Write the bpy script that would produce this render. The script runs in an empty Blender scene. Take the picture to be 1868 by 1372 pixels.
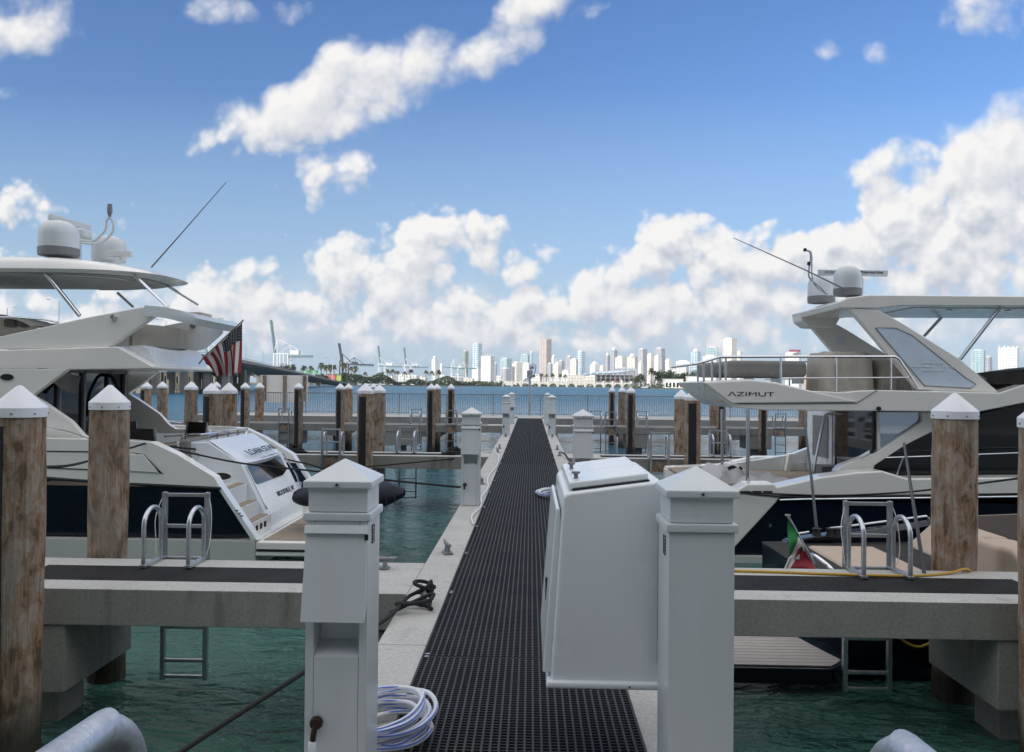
import bpy, bmesh, math, random
from mathutils import Vector, Matrix
random.seed(7)
R = math.radians
scene = bpy.context.scene
COL = scene.collection

# ------------------------------------------------------------------ camera
F, CX, CY, EYE = 1500.0, 934.0, 686.0, 1.65          # focal length and centre in photo pixels, eye height over the pier deck
_yc = Vector((35.0, 16.0, F)).normalized()             # where the pier direction (+Y) meets the picture
_up = Vector((0.0095, -1.0, 0.0))
_zc = (_up - _yc * _up.dot(_yc)).normalized()
_xc = _yc.cross(_zc)
RIGHT = Vector((_xc[0], _yc[0], _zc[0])); DOWN = Vector((_xc[1], _yc[1], _zc[1])); FWD = Vector((_xc[2], _yc[2], _zc[2]))
CAMPOS = Vector((0, 0, EYE))
cam_d = bpy.data.cameras.new("camera"); cam = bpy.data.objects.new("camera", cam_d); COL.objects.link(cam)
cam_d.sensor_fit = 'HORIZONTAL'; cam_d.sensor_width = 36; cam_d.lens = 36 * F / 1868
cam_d.clip_start = 0.05; cam_d.clip_end = 60000
_m = Matrix((RIGHT, -DOWN, -FWD)).transposed().to_4x4(); _m.translation = CAMPOS
cam.matrix_world = _m
scene.camera = cam

# ------------------------------------------------------------------ light
SUN_EL, SUN_X, SUN_Y = R(22), -0.74, -0.67             # the sun stands low behind the photographer, to the left
sun_d = bpy.data.lights.new("sun", 'SUN'); sun_d.energy = 3.3; sun_d.angle = R(0.5); sun_d.color = (1.0, 0.95, 0.87)
sun = bpy.data.objects.new("sun", sun_d); COL.objects.link(sun)
_h = math.hypot(SUN_X, SUN_Y)
SUNV = Vector((SUN_X / _h * math.cos(SUN_EL), SUN_Y / _h * math.cos(SUN_EL), math.sin(SUN_EL)))
sun.rotation_euler = SUNV.to_track_quat('Z', 'Y').to_euler()
vs = scene.view_settings
vs.view_transform = 'Standard'; vs.look = 'None'; vs.exposure = 0.66; vs.gamma = 1.0; vs.use_curve_mapping = False

world = bpy.data.worlds.new("World"); scene.world = world; world.use_nodes = True
SKY_STRENGTH = 0.11
world.cycles.sampling_method = 'MANUAL'; world.cycles.sample_map_resolution = 512

def ray(px, py):
    return (RIGHT * (px - CX) + DOWN * (py - CY) + FWD * F)
def P(px, py, d):
    "point seen at photo pixel (px, py) on the plane y = d"
    r = ray(px, py); return CAMPOS + r * (d / r.y)
def G(px, py, z=0.0):
    "point seen at photo pixel (px, py) on the plane z"
    r = ray(px, py); return CAMPOS + r * ((z - EYE) / r.z)

# ------------------------------------------------------------------ world: physical sky with a layer of cumulus
def build_world():
    nt = world.node_tree; nt.nodes.clear()
    N, L = nt.nodes.new, nt.links.new
    out = N('ShaderNodeOutputWorld'); bg = N('ShaderNodeBackground'); L(bg.outputs[0], out.inputs[0])
    bg.inputs[1].default_value = SKY_STRENGTH
    sky = N('ShaderNodeTexSky'); sky.sky_type = 'NISHITA'; sky.sun_disc = False
    sky.sun_elevation = SUN_EL; sky.sun_rotation = math.atan2(SUN_X, SUN_Y)
    sky.air_density = 1.0; sky.dust_density = 0.25; sky.ozone_density = 2.2
    tc = N('ShaderNodeTexCoord')
    sep = N('ShaderNodeSeparateXYZ'); L(tc.outputs['Generated'], sep.inputs[0])
    def math_(op, a, b=None, c=None, clamp=False):
        n = N('ShaderNodeMath'); n.operation = op; n.use_clamp = clamp
        for i, s in enumerate((a, b, c)):
            if s is None: continue
            if isinstance(s, (int, float)): n.inputs[i].default_value = s
            else: L(s, n.inputs[i])
        return n.outputs[0]
    ay = math_('MAXIMUM', math_('ABSOLUTE', sep.outputs[1]), 0.12)
    u = math_('DIVIDE', sep.outputs[0], ay); v = math_('DIVIDE', sep.outputs[2], ay)
    cb = N('ShaderNodeCombineXYZ'); L(u, cb.inputs[0]); L(v, cb.inputs[1])
    # cloud positions: (photo x, y of centre, half width, half height, turn in degrees, weight)
    blobs = [
     (455,226,105,36,-10,.74),(560,195,120,52,-24,.82),(690,140,125,64,-30,.82),(640,222,140,40,-14,.68),(775,112,74,54,-40,.58),
     (605,320,66,36,-14,.80),(550,338,60,16,-8,.35),
     (880,95,66,40,-40,.5),(940,66,72,40,-55,.66),(985,10,64,40,-30,.7),(1080,14,34,20,-30,.38),
     (38,40,92,66,10,.72),(20,160,80,22,-6,.3),(30,375,66,46,10,.62),(190,405,44,34,-20,.45),(410,8,60,30,0,.45),(520,14,50,20,0,.4),(470,440,34,16,0,.35),
     (1800,24,100,46,-12,.5),(1505,90,44,22,0,.42),(1585,88,38,24,0,.42),(1770,60,60,30,0,.33),
     (1820,215,86,40,-28,.62),(1640,300,120,34,-4,.66),
     (1815,370,104,124,10,1.15),(1860,290,74,74,0,1.0),(1650,390,104,68,-20,1.05),(1780,460,140,80,-10,1.1),(1590,440,110,58,-20,.9),(1500,490,110,52,-14,.85),(1700,500,220,50,0,.8),
     (612,490,68,48,-10,.9),(590,520,70,40,0,.7),(770,450,72,62,-10,.92),(860,440,80,48,10,.92),(740,520,90,52,-30,.85),(900,480,64,50,0,.7),(960,500,70,50,0,.6),
     (1072,455,50,22,0,.5),(1090,525,120,56,-20,.95),(1180,490,80,50,-20,.95),(1250,460,78,58,0,.97),(1330,490,110,56,0,.82),(1390,440,60,30,0,.6),(1030,560,140,44,-8,.85),(1160,560,160,44,-8,.8),
     (405,520,78,42,-10,.9),(450,560,120,40,0,.75),(330,560,90,34,0,.7),(90,560,40,34,0,.6),(20,560,60,36,0,.5),(240,540,70,24,0,.5),
     (560,555,160,50,0,.84),(700,580,240,52,0,.82),(880,590,260,46,0,.80),(1050,600,190,40,0,.72),(1300,575,240,56,0,.80),(1420,550,160,56,0,.84),(540,612,220,38,0,.72),(1560,590,180,44,0,.7),(760,625,260,26,0,.5),(200,600,200,40,0,.66),(-200,520,260,90,0,.7),(2150,450,260,180,0,.8),(-250,200,200,90,0,.6),(2200,60,200,90,0,.6),
     (300,-420,500,190,-10,.9),(1500,-520,560,200,8,.9),(600,-1100,900,330,0,.95),(2200,-1000,900,400,0,.9),(900,-2400,2600,900,0,1.0),  # unseen clouds above the view, added to brighten the docks
    ]
    grp = bpy.data.node_groups.new("cloud_density", 'ShaderNodeTree')
    grp.interface.new_socket("p", in_out='INPUT', socket_type='NodeSocketVector')
    grp.interface.new_socket("D", in_out='OUTPUT', socket_type='NodeSocketFloat')
    gn, gl = grp.nodes.new, grp.links.new
    gi, go = gn('NodeGroupInput'), gn('NodeGroupOutput')
    def gm(op, a, b=None, c=None, clamp=False):
        n = gn('ShaderNodeMath'); n.operation = op; n.use_clamp = clamp
        for i, s in enumerate((a, b, c)):
            if s is None: continue
            if isinstance(s, (int, float)): n.inputs[i].default_value = s
            else: gl(s, n.inputs[i])
        return n.outputs[0]
    wn = gn('ShaderNodeTexNoise'); wn.inputs['Scale'].default_value = 9; wn.inputs['Detail'].default_value = 3; wn.noise_dimensions = '2D'
    gl(gi.outputs[0], wn.inputs['Vector'])
    s1 = gn('ShaderNodeVectorMath'); s1.operation = 'SUBTRACT'; gl(wn.outputs['Color'], s1.inputs[0]); s1.inputs[1].default_value = (.5, .5, .5)
    s2 = gn('ShaderNodeVectorMath'); s2.operation = 'MULTIPLY_ADD'; gl(s1.outputs[0], s2.inputs[0]); s2.inputs[1].default_value = (.085, .06, 0); gl(gi.outputs[0], s2.inputs[2])
    # every blob is a quadratic in (u, v): w - .62 w r^2
    su = gn('ShaderNodeSeparateXYZ'); gl(s2.outputs[0], su.inputs[0]); U, V = su.outputs[0], su.outputs[1]
    q2 = gn('ShaderNodeCombineXYZ'); gl(gm('MULTIPLY', U, U), q2.inputs[0]); gl(gm('MULTIPLY', U, V), q2.inputs[1]); gl(gm('MULTIPLY', V, V), q2.inputs[2])
    q1 = gn('ShaderNodeCombineXYZ'); gl(U, q1.inputs[0]); gl(V, q1.inputs[1]); q1.inputs[2].default_value = 1
    def dot(vec, c):
        n = gn('ShaderNodeVectorMath'); n.operation = 'DOT_PRODUCT'; gl(vec, n.inputs[0]); n.inputs[1].default_value = c; return n.outputs['Value']
    acc = None
    for (bx, by, rx, ry, rot, w) in blobs:
        r = ray(bx, by); cu, cv = r.x / r.y, r.z / r.y; t_ = R(-rot); ex, ey = 1.12 * rx / F, 1.12 * ry / F
        a1, b1 = math.cos(t_) / ex, math.sin(t_) / ex; a2, b2 = -math.sin(t_) / ey, math.cos(t_) / ey
        A_, B_, C_ = a1 * a1 + a2 * a2, 2 * (a1 * b1 + a2 * b2), b1 * b1 + b2 * b2
        kk = -.5 * w
        val = gm('ADD', dot(q2.outputs[0], (kk * A_, kk * B_, kk * C_)), dot(q1.outputs[0], (kk * (-2 * A_ * cu - B_ * cv), kk * (-2 * C_ * cv - B_ * cu), kk * (A_ * cu * cu + B_ * cu * cv + C_ * cv * cv) + w)))
        acc = val if acc is None else gm('SMOOTH_MAX', acc, val, .12)
    acc = gm('MAXIMUM', acc, -1.0)
    n1 = gn('ShaderNodeTexNoise'); n1.inputs['Scale'].default_value = 9; n1.inputs['Detail'].default_value = 8; n1.inputs['Roughness'].default_value = .52; n1.noise_dimensions = '2D'
    gl(gi.outputs[0], n1.inputs['Vector'])
    vo = gn('ShaderNodeTexVoronoi'); vo.feature = 'F1'; vo.voronoi_dimensions = '2D'; vo.inputs['Scale'].default_value = 24
    vo.inputs['Detail'].default_value = 2.2; vo.inputs['Roughness'].default_value = .55
    s3 = gn('ShaderNodeVectorMath'); s3.operation = 'MULTIPLY_ADD'; gl(s1.outputs[0], s3.inputs[0]); s3.inputs[1].default_value = (.03, .025, 0); gl(gi.outputs[0], s3.inputs[2]); gl(s3.outputs[0], vo.inputs['Vector'])
    t = gm('MULTIPLY_ADD', n1.outputs[0], 1.05, -.525)
    lowc = gn('ShaderNodeMapRange'); gl(V, lowc.inputs[0]); lowc.inputs['From Min'].default_value = .22; lowc.inputs['From Max'].default_value = .34; lowc.inputs['To Min'].default_value = 1; lowc.inputs['To Max'].default_value = .35   # heaped cumulus low, wisps high
    t2 = gm('MULTIPLY', gm('MULTIPLY_ADD', vo.outputs['Distance'], -.64, .345), lowc.outputs[0])
    D = gm('ADD', gm('ADD', acc, t), gm('SUBTRACT', t2, .27))
    gl(D, go.inputs[0])
    def dens(vec):
        g = N('ShaderNodeGroup'); g.node_tree = grp; L(vec, g.inputs[0]); return g.outputs[0]
    D1 = dens(cb.outputs[0])
    off = N('ShaderNodeVectorMath'); off.operation = 'ADD'; L(cb.outputs[0], off.inputs[0]); off.inputs[1].default_value = (-.007, .020, 0)
    dep = N('ShaderNodeVectorMath'); dep.operation = 'MULTIPLY_ADD'; L(D1, dep.inputs[0]); dep.inputs[1].default_value = (1e-8,) * 3; L(off.outputs[0], dep.inputs[2])
    D2 = dens(dep.outputs[0])
    al = N('ShaderNodeMapRange'); al.interpolation_type = 'SMOOTHSTEP'; L(D1, al.inputs['Value'])
    al.inputs['From Min'].default_value = -.10; al_ = N('ShaderNodeMapRange'); L(v, al_.inputs[0]); al_.inputs['From Min'].default_value = .2; al_.inputs['From Max'].default_value = .36; al_.inputs['To Min'].default_value = .33; al_.inputs['To Max'].default_value = .46; L(al_.outputs[0], al.inputs['From Max'])
    # no cloud below the horizon, thin towards it
    fade = N('ShaderNodeMapRange'); L(v, fade.inputs['Value']); fade.inputs['From Min'].default_value = .004; fade.inputs['From Max'].default_value = .05
    alpha = math_('MULTIPLY', math_('MULTIPLY', al.outputs[0], fade.outputs[0]), .97)
    # thin grey bank low over the far shore
    bn = N('ShaderNodeTexNoise'); bn.noise_dimensions = '2D'; bn.inputs['Scale'].default_value = 7; bn.inputs['Detail'].default_value = 5; bm_ = N('ShaderNodeMapping'); bm_.inputs['Scale'].default_value = (.7, 2.2, 1); L(cb.outputs[0], bm_.inputs[0]); L(bm_.outputs[0], bn.inputs['Vector'])
    b1 = N('ShaderNodeMapRange'); b1.interpolation_type = 'SMOOTHSTEP'; L(v, b1.inputs[0]); b1.inputs['From Min'].default_value = .155; b1.inputs['From Max'].default_value = .075
    b2 = N('ShaderNodeMapRange'); b2.interpolation_type = 'SMOOTHSTEP'; L(bn.outputs[0], b2.inputs[0]); b2.inputs['From Min'].default_value = .36; b2.inputs['From Max'].default_value = .60
    b3 = N('ShaderNodeMapRange'); L(v, b3.inputs[0]); b3.inputs['From Min'].default_value = .025; b3.inputs['From Max'].default_value = .065
    bank = math_('MULTIPLY', math_('MULTIPLY', b1.outputs[0], b2.outputs[0]), math_('MULTIPLY', b3.outputs[0], .62))
    alpha = math_('MAXIMUM', alpha, bank)
    sh = N('ShaderNodeMapRange'); sh.interpolation_type = 'LINEAR'; L(math_('SUBTRACT', D1, D2), sh.inputs['Value'])
    sh.inputs['From Min'].default_value = -.50; sh.inputs['From Max'].default_value = .34
    ramp = N('ShaderNodeMix'); ramp.data_type = 'RGBA'
    k = 1.0 / SKY_STRENGTH
    L(sh.outputs[0], ramp.inputs['Factor'])
    ramp.inputs['A'].default_value = (.345 * k, .37 * k, .42 * k, 1); ramp.inputs['B'].default_value = (.62 * k, .605 * k, .585 * k, 1)
    # pale moist air low over the horizon
    hz = N('ShaderNodeMapRange'); L(v, hz.inputs['Value']); hz.inputs['From Min'].default_value = .0; hz.inputs['From Max'].default_value = .36
    hz.inputs['To Min'].default_value = .92; hz.inputs['To Max'].default_value = 0
    skm = N('ShaderNodeMix'); skm.data_type = 'RGBA'; skm.blend_type = 'MULTIPLY'; skm.inputs['Factor'].default_value = 1
    L(sky.outputs[0], skm.inputs['A'])
    tr_ = N('ShaderNodeMapRange'); L(v, tr_.inputs[0]); tr_.inputs['From Min'].default_value = .08; tr_.inputs['From Max'].default_value = .5
    tm = N('ShaderNodeMix'); tm.data_type = 'RGBA'; L(tr_.outputs[0], tm.inputs['Factor']); tm.inputs['A'].default_value = (.61, .72, .87, 1); tm.inputs['B'].default_value = (.46, .65, .91, 1)
    L(tm.outputs['Result'], skm.inputs['B'])
    hm = N('ShaderNodeMix'); hm.data_type = 'RGBA'; L(hz.outputs[0], hm.inputs['Factor']); L(skm.outputs['Result'], hm.inputs['A']); hm.inputs['B'].default_value = (.265 * k, .35 * k, .435 * k, 1)
    ov = N('ShaderNodeMapRange'); L(v, ov.inputs[0]); ov.inputs['From Min'].default_value = .58; ov.inputs['From Max'].default_value = 1.1; ov.inputs['To Min'].default_value = 0; ov.inputs['To Max'].default_value = 1
    bk = N('ShaderNodeMapRange'); L(sep.outputs[1], bk.inputs[0]); bk.inputs['From Min'].default_value = .25; bk.inputs['From Max'].default_value = -.35; bk.inputs['To Min'].default_value = 0; bk.inputs['To Max'].default_value = .6
    hi = math_('MAXIMUM', ov.outputs[0], bk.outputs[0])                      # unseen bright cloud veil, added overhead and behind to lift the foreground
    alpha = math_('MAXIMUM', alpha, math_('MULTIPLY', hi, .80))
    cm = N('ShaderNodeVectorMath'); cm.operation = 'SCALE'; L(ramp.outputs['Result'], cm.inputs[0]); L(math_('MULTIPLY_ADD', hi, .75, 1.0), cm.inputs['Scale'])
    mx = N('ShaderNodeMix'); mx.data_type = 'RGBA'; L(alpha, mx.inputs['Factor']); L(hm.outputs['Result'], mx.inputs['A']); L(cm.outputs[0], mx.inputs['B'])
    L(mx.outputs['Result'], bg.inputs[0])
SKY_TINT = (.74, .95, 1.32, 1)
build_world()

# ------------------------------------------------------------------ materials
MATS = {}
def mat(name, base, rough=.5, metal=0., coat=0., spec=.5, var=.0, scale=8., bump=0., bscale=60., stretch=(1, 1, 1), col2=None, detail=6., clear=None):
    "plain procedural material: base colour broken by noise, fine bump"
    if name in MATS: return MATS[name]
    m = bpy.data.materials.new(name); m.use_nodes = True; nt = m.node_tree; N, L = nt.nodes.new, nt.links.new
    b = nt.nodes['Principled BSDF']; b.inputs['Roughness'].default_value = rough; b.inputs['Metallic'].default_value = metal
    b.inputs['Coat Weight'].default_value = coat; b.inputs['Specular IOR Level'].default_value = spec
    b.inputs['Base Color'].default_value = (*base, 1)
    tc = N('ShaderNodeTexCoord'); mp = N('ShaderNodeMapping'); L(tc.outputs['Object'], mp.inputs[0]); mp.inputs['Scale'].default_value = stretch
    if var or col2:
        n = N('ShaderNodeTexNoise'); n.inputs['Scale'].default_value = scale; n.inputs['Detail'].default_value = detail; n.inputs['Roughness'].default_value = .6
        L(mp.outputs[0], n.inputs['Vector'])
        c = N('ShaderNodeMix'); c.data_type = 'RGBA'
        r = N('ShaderNodeMapRange'); r.inputs['From Min'].default_value = .35; r.inputs['From Max'].default_value = .65; L(n.outputs[0], r.inputs[0]); L(r.outputs[0], c.inputs['Factor'])
        c2 = col2 or tuple(x * (1 - var) for x in base)
        c.inputs['A'].default_value = (*base, 1); c.inputs['B'].default_value = (*c2, 1)
        L(c.outputs['Result'], b.inputs['Base Color'])
        rr = N('ShaderNodeMapRange'); L(n.outputs[0], rr.inputs[0]); rr.inputs['To Min'].default_value = max(0, rough - .08); rr.inputs['To Max'].default_value = min(1, rough + .1); L(rr.outputs[0], b.inputs['Roughness'])
    if bump:
        n2 = N('ShaderNodeTexNoise'); n2.inputs['Scale'].default_value = bscale; n2.inputs['Detail'].default_value = 5; L(mp.outputs[0], n2.inputs['Vector'])
        bp = N('ShaderNodeBump'); bp.inputs['Strength'].default_value = bump; bp.inputs['Distance'].default_value = .01; L(n2.outputs[0], bp.inputs['Height']); L(bp.outputs[0], b.inputs['Normal'])
    MATS[name] = m; return m

M_white = mat('white_enamel', (.64, .68, .695), .32, col2=(.60, .63, .635), stretch=(2, 2, .25), scale=4, bump=.02, bscale=200)
M_gel = mat('white_gelcoat', (.85, .83, .775), .18, coat=.4, var=.04, scale=1.2)
M_gelcool = mat('white_fibreglass', (.77, .81, .83), .25, coat=.3, var=.03, scale=2)
M_navy = mat('navy_gelcoat', (.006, .008, .020), .10, spec=.28, coat=.12, var=.2, scale=1)
M_black = mat('black_rubber', (.012, .012, .014), .55, var=.3, scale=20, bump=.1)
M_glass = mat('dark_glass', (.008, .009, .011), .04, spec=.7)
M_blueglass = mat('frosted_blue_glass', (.66, .77, .88), .22, spec=.6, var=.12, scale=2)
M_paleglass = mat('pale_reflective_glass', (.55, .66, .76), .03, metal=1)
M_chrome = mat('polished_steel', (.72, .73, .75), .13, metal=1, var=.1, scale=12)
M_alu = mat('brushed_aluminium', (.60, .62, .65), .34, metal=1, var=.25, scale=30, bump=.05)
M_galv = mat('galvanised_steel', (.56, .58, .62), .42, metal=.85, col2=(.38, .40, .44), scale=14, bump=.15, bscale=90)
M_teak = mat('weathered_teak', (.34, .27, .20), .7, col2=(.22, .17, .12), scale=3, stretch=(2, 30, 8))
M_beige = mat('beige_canvas', (.43, .395, .34), .85, var=.12, scale=5, bump=.2, bscale=300)
M_taupe = mat('taupe_cover', (.215, .21, .20), .85, var=.15, scale=4, bump=.25, bscale=40)
M_tan = mat('tan_sunpad', (.47, .37, .29), .8, var=.06, scale=3, bump=.1, bscale=200)
M_woven = mat('woven_panel', (.22, .19, .17), .8, var=.2, scale=40, stretch=(.3, 1, 6))
M_darkcanvas = mat('dark_canvas', (.02, .018, .016), .8, var=.3, scale=6, bump=.2)
M_grey = mat('grey_plastic', (.20, .21, .22), .5, var=.1)
M_pole = mat('dull_steel_tube', (.16, .165, .175), .45, metal=.7, var=.2, scale=6)
M_rope = mat('black_rope', (.015, .015, .016), .85, bump=.6, bscale=140)
M_ropew = mat('white_hose', (.74, .75, .78), .4, var=.06)
M_hoseblue = mat('blue_hose_stripe', (.12, .22, .62), .4)
M_yellow = mat('yellow_hose', (.55, .33, .04), .5, var=.15)
M_castiron = mat('galvanised_cleat', (.30, .31, .33), .5, metal=.6, col2=(.20, .20, .21), scale=20, bump=.2)
M_brass = mat('old_brass', (.05, .035, .025), .4, metal=.6, var=.3, scale=30)
M_cap = mat('white_pile_cap', (.80, .81, .84), .45, var=.05, scale=6, bump=.05)
M_navycloth = mat('navy_canvas', (.010, .014, .028), .75, var=.25, scale=5, bump=.2, bscale=80)
M_red = mat('red_cloth', (.28, .025, .035), .8); M_flagw = mat('white_cloth', (.60, .58, .57), .8); M_green = mat('green_cloth', (.03, .24, .07), .8)
M_letter = mat('dark_lettering', (.02, .022, .03), .5)
M_letterw = mat('pale_lettering', (.75, .78, .82), .4)

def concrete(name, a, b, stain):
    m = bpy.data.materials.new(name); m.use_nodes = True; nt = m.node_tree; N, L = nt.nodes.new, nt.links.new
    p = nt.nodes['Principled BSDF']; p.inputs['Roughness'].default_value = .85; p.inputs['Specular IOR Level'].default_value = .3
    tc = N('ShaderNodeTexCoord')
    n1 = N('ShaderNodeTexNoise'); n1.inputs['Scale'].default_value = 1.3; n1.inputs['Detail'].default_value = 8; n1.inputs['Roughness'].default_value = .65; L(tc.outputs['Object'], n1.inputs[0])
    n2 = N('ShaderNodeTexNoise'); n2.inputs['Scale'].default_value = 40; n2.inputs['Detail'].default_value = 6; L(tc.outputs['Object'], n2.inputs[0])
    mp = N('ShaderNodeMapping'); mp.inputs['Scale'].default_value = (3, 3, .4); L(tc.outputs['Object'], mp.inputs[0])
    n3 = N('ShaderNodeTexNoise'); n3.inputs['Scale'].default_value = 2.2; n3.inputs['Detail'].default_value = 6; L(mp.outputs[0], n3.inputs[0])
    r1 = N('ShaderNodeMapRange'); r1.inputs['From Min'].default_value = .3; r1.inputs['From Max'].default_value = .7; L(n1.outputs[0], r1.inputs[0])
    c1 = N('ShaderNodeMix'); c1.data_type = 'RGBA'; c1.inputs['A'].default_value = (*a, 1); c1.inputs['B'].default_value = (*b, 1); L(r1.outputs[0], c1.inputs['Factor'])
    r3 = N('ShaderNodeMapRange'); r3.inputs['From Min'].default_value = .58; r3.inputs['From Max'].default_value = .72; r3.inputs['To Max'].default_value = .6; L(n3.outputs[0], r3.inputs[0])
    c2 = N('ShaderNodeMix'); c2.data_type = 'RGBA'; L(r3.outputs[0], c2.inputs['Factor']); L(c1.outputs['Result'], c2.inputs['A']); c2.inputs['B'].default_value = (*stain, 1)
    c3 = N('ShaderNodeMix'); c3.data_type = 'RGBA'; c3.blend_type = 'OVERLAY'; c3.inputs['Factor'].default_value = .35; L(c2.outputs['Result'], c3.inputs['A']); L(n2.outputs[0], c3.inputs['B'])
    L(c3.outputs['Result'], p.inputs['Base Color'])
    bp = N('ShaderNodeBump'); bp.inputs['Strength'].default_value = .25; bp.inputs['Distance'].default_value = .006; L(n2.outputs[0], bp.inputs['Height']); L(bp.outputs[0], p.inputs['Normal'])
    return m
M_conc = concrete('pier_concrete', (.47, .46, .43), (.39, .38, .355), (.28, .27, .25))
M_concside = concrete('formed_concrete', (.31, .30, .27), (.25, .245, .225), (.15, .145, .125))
M_concold = concrete('old_concrete', (.32, .30, .27), (.22, .21, .19), (.12, .11, .10))

def timber():
    m = bpy.data.materials.new('weathered_timber'); m.use_nodes = True; nt = m.node_tree; N, L = nt.nodes.new, nt.links.new
    p = nt.nodes['Principled BSDF']; p.inputs['Roughness'].default_value = .85; p.inputs['Specular IOR Level'].default_value = .25
    tc = N('ShaderNodeTexCoord'); oi = N('ShaderNodeObjectInfo')
    ad = N('ShaderNodeVectorMath'); ad.operation = 'ADD'; L(tc.outputs['Object'], ad.inputs[0])
    sc_ = N('ShaderNodeVectorMath'); sc_.operation = 'SCALE'; L(oi.outputs['Location'], sc_.inputs[0]); sc_.inputs['Scale'].default_value = 1.73; L(sc_.outputs[0], ad.inputs[1])
    mp = N('ShaderNodeMapping'); mp.inputs['Scale'].default_value = (1, 1, .45); L(ad.outputs[0], mp.inputs[0])
    n1 = N('ShaderNodeTexNoise'); n1.inputs['Scale'].default_value = 10; n1.inputs['Detail'].default_value = 7; n1.inputs['Roughness'].default_value = .62; n1.inputs['Distortion'].default_value = .3; L(mp.outputs[0], n1.inputs[0])
    mp2 = N('ShaderNodeMapping'); mp2.inputs['Scale'].default_value = (1, 1, .06); L(ad.outputs[0], mp2.inputs[0])
    n2 = N('ShaderNodeTexNoise'); n2.inputs['Scale'].default_value = 50; n2.inputs['Detail'].default_value = 6; L(mp2.outputs[0], n2.inputs[0])
    n3 = N('ShaderNodeTexNoise'); n3.inputs['Scale'].default_value = 3.5; n3.inputs['Detail'].default_value = 4; L(mp.outputs[0], n3.inputs[0])
    cr = N('ShaderNodeValToRGB'); L(n1.outputs[0], cr.inputs[0]); e = cr.color_ramp.elements
    e[0].position = .40; e[0].color = (.13, .085, .055, 1); e[1].position = .435; e[1].color = (.22, .14, .085, 1)
    x = e.new(.455); x.color = (.26, .175, .115, 1); x = e.new(.535); x.color = (.285, .195, .13, 1); x = e.new(.555); x.color = (.35, .28, .22, 1); x = e.new(.66); x.color = (.31, .24, .185, 1); x = e.new(.69); x.color = (.20, .14, .10, 1)
    c2 = N('ShaderNodeMix'); c2.data_type = 'RGBA'; c2.blend_type = 'OVERLAY'; c2.inputs['Factor'].default_value = .7; L(cr.outputs[0], c2.inputs['A']); L(n2.outputs[0], c2.inputs['B'])
    r3 = N('ShaderNodeMapRange'); r3.inputs['From Min'].default_value = .45; r3.inputs['From Max'].default_value = .7; r3.inputs['To Max'].default_value = .55; L(n3.outputs[0], r3.inputs[0])
    c3 = N('ShaderNodeMix'); c3.data_type = 'RGBA'; L(r3.outputs[0], c3.inputs['Factor']); L(c2.outputs['Result'], c3.inputs['A']); c3.inputs['B'].default_value = (.27, .25, .23, 1)
    sz = N('ShaderNodeSeparateXYZ'); L(tc.outputs['Object'], sz.inputs[0]); zw = N('ShaderNodeMath'); zw.operation = 'MULTIPLY_ADD'; L(n3.outputs[0], zw.inputs[0]); zw.inputs[1].default_value = .35; L(sz.outputs[2], zw.inputs[2])
    wt_ = N('ShaderNodeMapRange'); L(zw.outputs[0], wt_.inputs[0]); wt_.inputs['From Min'].default_value = -.45; wt_.inputs['From Max'].default_value = -.75; wt_.inputs['To Max'].default_value = .9      # weed and tide stain
    c4 = N('ShaderNodeMix'); c4.data_type = 'RGBA'; L(wt_.outputs[0], c4.inputs['Factor']); L(c3.outputs['Result'], c4.inputs['A']); c4.inputs['B'].default_value = (.03, .032, .022, 1)
    hv = N('ShaderNodeHueSaturation'); L(c4.outputs['Result'], hv.inputs['Color']); mr = N('ShaderNodeMapRange'); L(oi.outputs['Random'], mr.inputs[0]); mr.inputs['To Min'].default_value = .8; mr.inputs['To Max'].default_value = 1.2; L(mr.outputs[0], hv.inputs['Value'])
    L(hv.outputs[0], p.inputs['Base Color'])
    ma = N('ShaderNodeMath'); ma.operation = 'ADD'; L(n1.outputs[0], ma.inputs[0]); L(n2.outputs[0], ma.inputs[1])
    bp = N('ShaderNodeBump'); bp.inputs['Strength'].default_value = .7; bp.inputs['Distance'].default_value = .02; L(ma.outputs[0], bp.inputs['Height']); L(bp.outputs[0], p.inputs['Normal'])
    return m
M_timber = timber()
M_concshade = concrete('shade_toned_concrete', (.15, .145, .125), (.10, .098, .085), (.05, .048, .042))  # tone darkened to stand in for shade on sea wall and causeway deck
M_grating = mat('black_plastic_grating', (.013, .013, .015), .6, col2=(.032, .030, .030), scale=2.5, bump=.1)

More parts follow.
